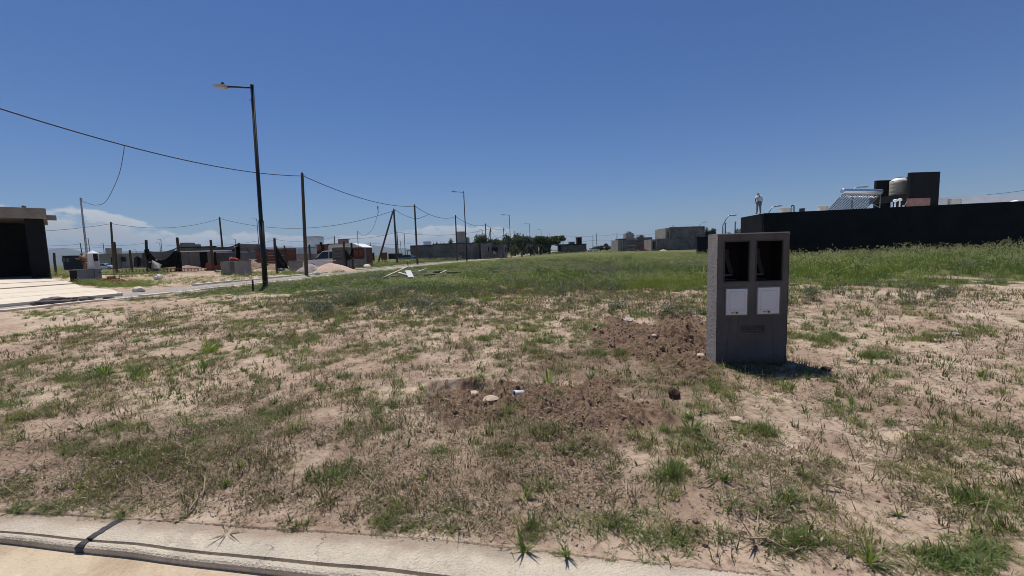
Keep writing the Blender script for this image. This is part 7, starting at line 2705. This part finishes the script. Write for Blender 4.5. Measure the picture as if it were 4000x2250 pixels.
M['clod'] = mat('brown soil clod', (0.15, 0.098, 0.066), (0.29, 0.20, 0.138), 30, .97, .004, 80)
M['pebble'] = mat('pale pebble', (0.38, 0.31, 0.25), (0.58, 0.51, 0.43), 30, .9)
build_clods()


def site_clutter():
    for (lab, px, py, wpx, hpx, mats) in (('tangle of rusty brown brush left part, below the black cloth', 520, 1066, 70, 16, ['litter', 'straw']), ('tangle of rusty brown brush beneath the cloth posts', 610, 1066, 80, 14, ['litter', 'straw']),
                                          ('dry brush heap beside the orange bricks', 470, 1080, 60, 14, ['litter', 'olive']), ('weedy brush at the corner of the left house', 235, 1068, 60, 16, ['olive', 'straw']),
                                          ('dry weeds at the foot of the right concrete block', 985, 1074, 60, 8, ['olive', 'litter']), ('dry stalk clump in front of the pink sand heap', 1325, 1060, 30, 14, ['straw', 'litter'])):
        g = G(px, py + 4)
        k = float(g[1]) / FPX
        b = BL()
        for q in range(170):
            p = (U(-.5, .5) * wpx * k * 1.4, U(-.35, .35), 0)
            b.blade(p, U(0, 6.28), U(.5, 1.2) * hpx * k, U(.012, .03), U(.1, 1.3), U(-.4, .9), rnd.choice([0, 0, 1]), 3)
        o = link('brush_heap', b.mesh('brush_heap', mats))
        o.location = V(g)
        tag(o, lab, 'brush', 'dry brush on the building site')
    for i, (lab, px, py, w, d, h, m) in enumerate((('pale broken concrete slab between the two square concrete blocks', 908, 1066, .8, .5, .12, 'slab'), ('pale flat slab left of the left square concrete block', 856, 1062, .7, .5, .10, 'slab'),
                                                    ('broken pale kerb lump at the grass end beyond the street', 540, 1136, .5, .3, .14, 'drive'), ('pale rubble lump right of the tall utility pole foot', 1240, 1072, .4, .3, .15, 'stone'))):
        g = G(px, py)
        me = stone_mesh(140 + i, m, 2, 1.0)
        o = link('rubble_lump', me)
        o.location = V(g + (0, 0, h * .3)); o.scale = (w / 2, d / 2, h)
        tag(o, lab, 'rubble', 'pale rubble lumps')
    # stack of hollow bricks by the half built house, every brick a part
    g = G(845, 1056)
    r = thing('brick_stack', 'low stack of red hollow bricks left of the left concrete block', 'brick stack', g)
    me = None
    for z in range(4):
        for x in range(5):
            if z == 3 and x > 2: continue
            if me is None:
                o = MB().box(-.16, .16, -.1, .1, 0, .17).build('brick', M['brick'], r, bevel=.008); me = o.data
            else:
                o = link('brick', me, r)
            o.location = (-.7 + x * .335 + (.1 if z % 2 else 0), rnd.uniform(-.03, .03), z * .172)
            o.rotation_euler = (0, 0, rnd.uniform(-.06, .06))


site_clutter()


# ------------------------------------------------------------------ single plants and stones that stand out in the foreground
def single_plant(label, px, py, kind, size, rz=0.0, name='weed_plant', cat='weed'):
    g = G(px, py)
    z = float(ground_z(g[0], g[1]))
    me = {'tuft': lambda: pr_tuft(0, ['green', 'mat'], 46, (.12, .24), .045, .009), 'broad': lambda: pr_tuft(0, ['green', 'lime'], 16, (.12, .24), .03, .019, (.05, .9), (.1, 1.3)),
          'spiky': lambda: pr_tuft(0, ['green', 'olive'], 40, (.10, .30), .06, .008, (.3, 1.3), (.0, .5)), 'bush': lambda: pr_mat(0, ['lime', 'green'], 260, .10, (.06, .13), .006),
          'forb': lambda: pr_forb(0, ['forb', 'seed'], 22, (.12, .30), .11, .35), 'heads': lambda: pr_field(0, ['green', 'seed'], 18, (.10, .24), .05, 5),
          'dry': lambda: pr_tuft(0, ['straw', 'litter'], 14, (.10, .24), .02, .010, (.9, 1.5), (-.2, .5))}[kind]()
    o = link(name, me)
    o.location = (g[0], g[1], z - .004)
    o.scale = (size, size, size)
    o.rotation_euler = (0, 0, rz)
    return tag(o, label, cat, 'single weeds standing out on the lot')


for a in (('large spiky green grass clump left of the dark weed clumps, below the near lamp', 1025, 1200, 'spiky', 1.9), ('dark weed clump with upright stems right of the large spiky clump', 1258, 1228, 'forb', 1.7),
          ('second dark weed clump farther right, at the field edge', 1375, 1195, 'forb', 1.6), ('small spiky grass tuft alone on bare sand below the dark weed clump', 1304, 1280, 'spiky', 1.0),
          ('round bright green bushy plant on the left sand', 822, 1368, 'bush', 1.0), ('pale green broad leafed plant, left one of two at the far left', 412, 1468, 'broad', .85),
          ('broad leafed plant between the pale plant and the tall headed plant', 535, 1470, 'broad', .8), ('tall plant with three dark flower heads on the left sand', 795, 1455, 'heads', 1.05),
          ('strong green leaf tuft on the upper edge of the dug patch', 2140, 1490, 'broad', 1.05), ('small green leaf tuft right of the strong tuft on the dug patch', 2310, 1487, 'broad', .8),
          ('grass tuft growing beside the white pipe stub', 1975, 1618, 'tuft', .75), ('big green leafy tuft at the right end of the dug patch', 2700, 1680, 'broad', .8),
          ('grass tuft standing in the shadow of the meter pillar', 3060, 1512, 'tuft', .62), ('bushy weed on bare sand right of the meter pillar', 3180, 1175, 'forb', 1.0),
          ('thin spiky weed on bare sand farther right of the meter pillar', 3375, 1230, 'spiky', 1.3), ('reddish thin weed closest to the right side of the meter pillar', 3115, 1178, 'heads', .8),
          ('upright green grass tuft low in the right foreground', 3075, 1960, 'tuft', .55), ('wilted green leaf rosette lying on the kerb slab, left one', 2050, 2150, 'broad', .5),
          ('wilted green leaf rosette lying on the kerb slab, right one', 2215, 2172, 'broad', .42), ('tan dry plant fallen over the kerb right of the tar joint', 890, 2085, 'dry', .55),
          ('dry pale stalks lying in the low right foreground', 2960, 2125, 'dry', .9), ('small leafy sprout low at the right bottom corner', 3400, 2200, 'broad', .55),
          ('pale grass clump in the middle of the right foreground', 2990, 1705, 'tuft', .6), ('bright green grass clump in the middle distance below the field', 2125, 1140, 'spiky', 1.5)):
    single_plant(*a, rz=rnd.uniform(0, 6.28))


def stone_thing(label, px, py, size, m, seed, flat=.7, name='stone', cat='stone', group='loose stones on the lot', lift=.3, sx=1.0):
    g = G(px, py)
    z = float(ground_z(g[0], g[1]))
    me = stone_mesh(seed, m, 2, flat)
    o = link(name, me)
    o.location = (g[0], g[1], z + size * flat * lift)
    o.scale = (size * sx, size, size)
    o.rotation_euler = (0, 0, rnd.uniform(0, 3))
    return tag(o, label, cat, group)


M['crust'] = mat('dry mud crust', (0.42, 0.32, 0.235), (0.54, 0.43, 0.33), 8, .95, .004, 40)
M['dark_soil'] = mat('dark root clod', (0.035, 0.02, 0.014), (0.09, 0.052, 0.036), 12, .97, .01, 30)
for a in (('pale mud crust plate lying at the left part of the dug patch', 1846, 1545, .055, 'crust', 101, .22), ('curled pale mud crust left of the larger plate', 1800, 1530, .05, 'crust', 102, .45),
          ('broken pale crust pieces nearest the grass tuft on the dug patch', 1915, 1572, .06, 'crust', 103, .35), ('pale clod at the left end of the dug patch', 1740, 1568, .05, 'crust', 104, .6),
          ('upright dark root clod at the right end of the dug patch', 2635, 1560, .05, 'dark_soil', 105, 1.4), ('grey flat stone at the foot of the iron rod', 2455, 1260, .085, 'stone', 106, .4),
          ('dark red clod at the tip of the pillar shadow', 3225, 1450, .05, 'dark_soil', 107, .7), ('white flat stone far right of the pillar', 3730, 1305, .05, 'stone', 108, .5),
          ('white flat scrap left of the white flat stone', 3665, 1325, .06, 'stone', 109, .25), ('pale earth lump right of the pillar shadow', 3320, 1415, .05, 'crust', 110, .6),
          ('white pebble at the left edge of the lot', 85, 1838, .02, 'pebble', 111, .6), ('white flake lying by the left street edge', 330, 1195, .12, 'stone', 112, .2),
          ('dark clod in the middle of the soil heap', 2650, 1285, .06, 'dark_soil', 113, .8), ('dark clod in the low front part of the dug patch', 2290, 1730, .035, 'dark_soil', 114, .8),
          ('pale stone in front of the soil heap', 2555, 1345, .05, 'crust', 115, .6), ('pale flat lump at the foot of the pillar', 2735, 1410, .05, 'crust', 116, .45),
          ('large pale lump right of the big leafy tuft', 2880, 1650, .05, 'crust', 117, .4)):
    stone_thing(*a)


def pipe_stub():
    g = G(2020, 1560)
    z = float(ground_z(g[0], g[1]))
    r = thing('pipe_stub', 'short white plastic pipe end sticking out of the dug patch', 'pipe', (g[0], g[1], z), 0)
    a, b = Vector((-.03, -.015, .035)), Vector((.07, .05, .01))
    MB().tube([a, a + (b - a) * .3, b], [.028, .028, .030], 14, cap=False).build('wall', M['white_plastic'], r, smooth=True, solid=.004)
    MB().tube([a + (b - a) * .12, a + (b - a) * .14], .0245, 14).build('bore', M['dark_hole'], r)


pipe_stub()
for (pts, lab) in (([(790, 1875), (805, 1900), (800, 1935), (790, 1960)], 'curved pale dry stem standing out above the kerb, upper one'), ([(775, 1945), (770, 1975), (745, 2005), (735, 2020)], 'curved pale dry stem just above the kerb, lower one'),
                   ([(1040, 1755), (1045, 1800), (1035, 1835)], 'pale bent straw in the left foreground grass'), ([(2915, 2115), (2990, 2125), (3110, 2175)], 'long pale straw lying near the right end of the kerb'),
                   ([(2730, 1915), (2770, 1900), (2805, 1885)], 'pale straw lying left of the upright grass tuft'), ([(1820, 1740), (1830, 1765), (1850, 1775)], 'pale bent straw below the dug patch'),
                   ([(3190, 1900), (3230, 1905), (3330, 1920)], 'pale thin straw right of the upright grass tuft'), ([(3560, 1690), (3600, 1700), (3680, 1705)], 'fallen pale leaf stalk on the right sand')):
    ps = []
    for i, (px, py) in enumerate(pts):
        g = G(px, py)
        ps.append(np.array([g[0], g[1], float(ground_z(g[0], g[1])) + .012 + .02 * math.sin(3.14 * i / (len(pts) - 1))]))
    c = sum(ps) / len(ps)
    b = MB().tube([p - c for p in ps], [.0035] + [.005] * (len(ps) - 2) + [.002], 5)
    o = b.build('dry_stem', GM['straw'], None, smooth=True)
    o.location = V(c)
    tag(o, lab, 'straw', 'single pale dry stems')


# ------------------------------------------------------------------ haze between us and the hills
def haze():
    b = MB().box(-13000, 13000, -3000, 13000, -9, 420)
    m = bpy.data.materials.new('thin air haze')
    m.use_nodes = True
    t = NT(m.node_tree)
    t.n.clear()
    out = t.node('ShaderNodeOutputMaterial')
    v = t.node('ShaderNodeVolumePrincipled')
    v.inputs['Color'].default_value = (0.66, 0.83, 1.0, 1)
    v.inputs['Density'].default_value = 0.00011
    v.inputs['Anisotropy'].default_value = 0.0
    t.link(v.outputs[0], out.inputs['Volume'])
    o = b.build('haze', m)
    tag(o, kind='stuff', label='thin blue haze over the far plain and hills')


haze()
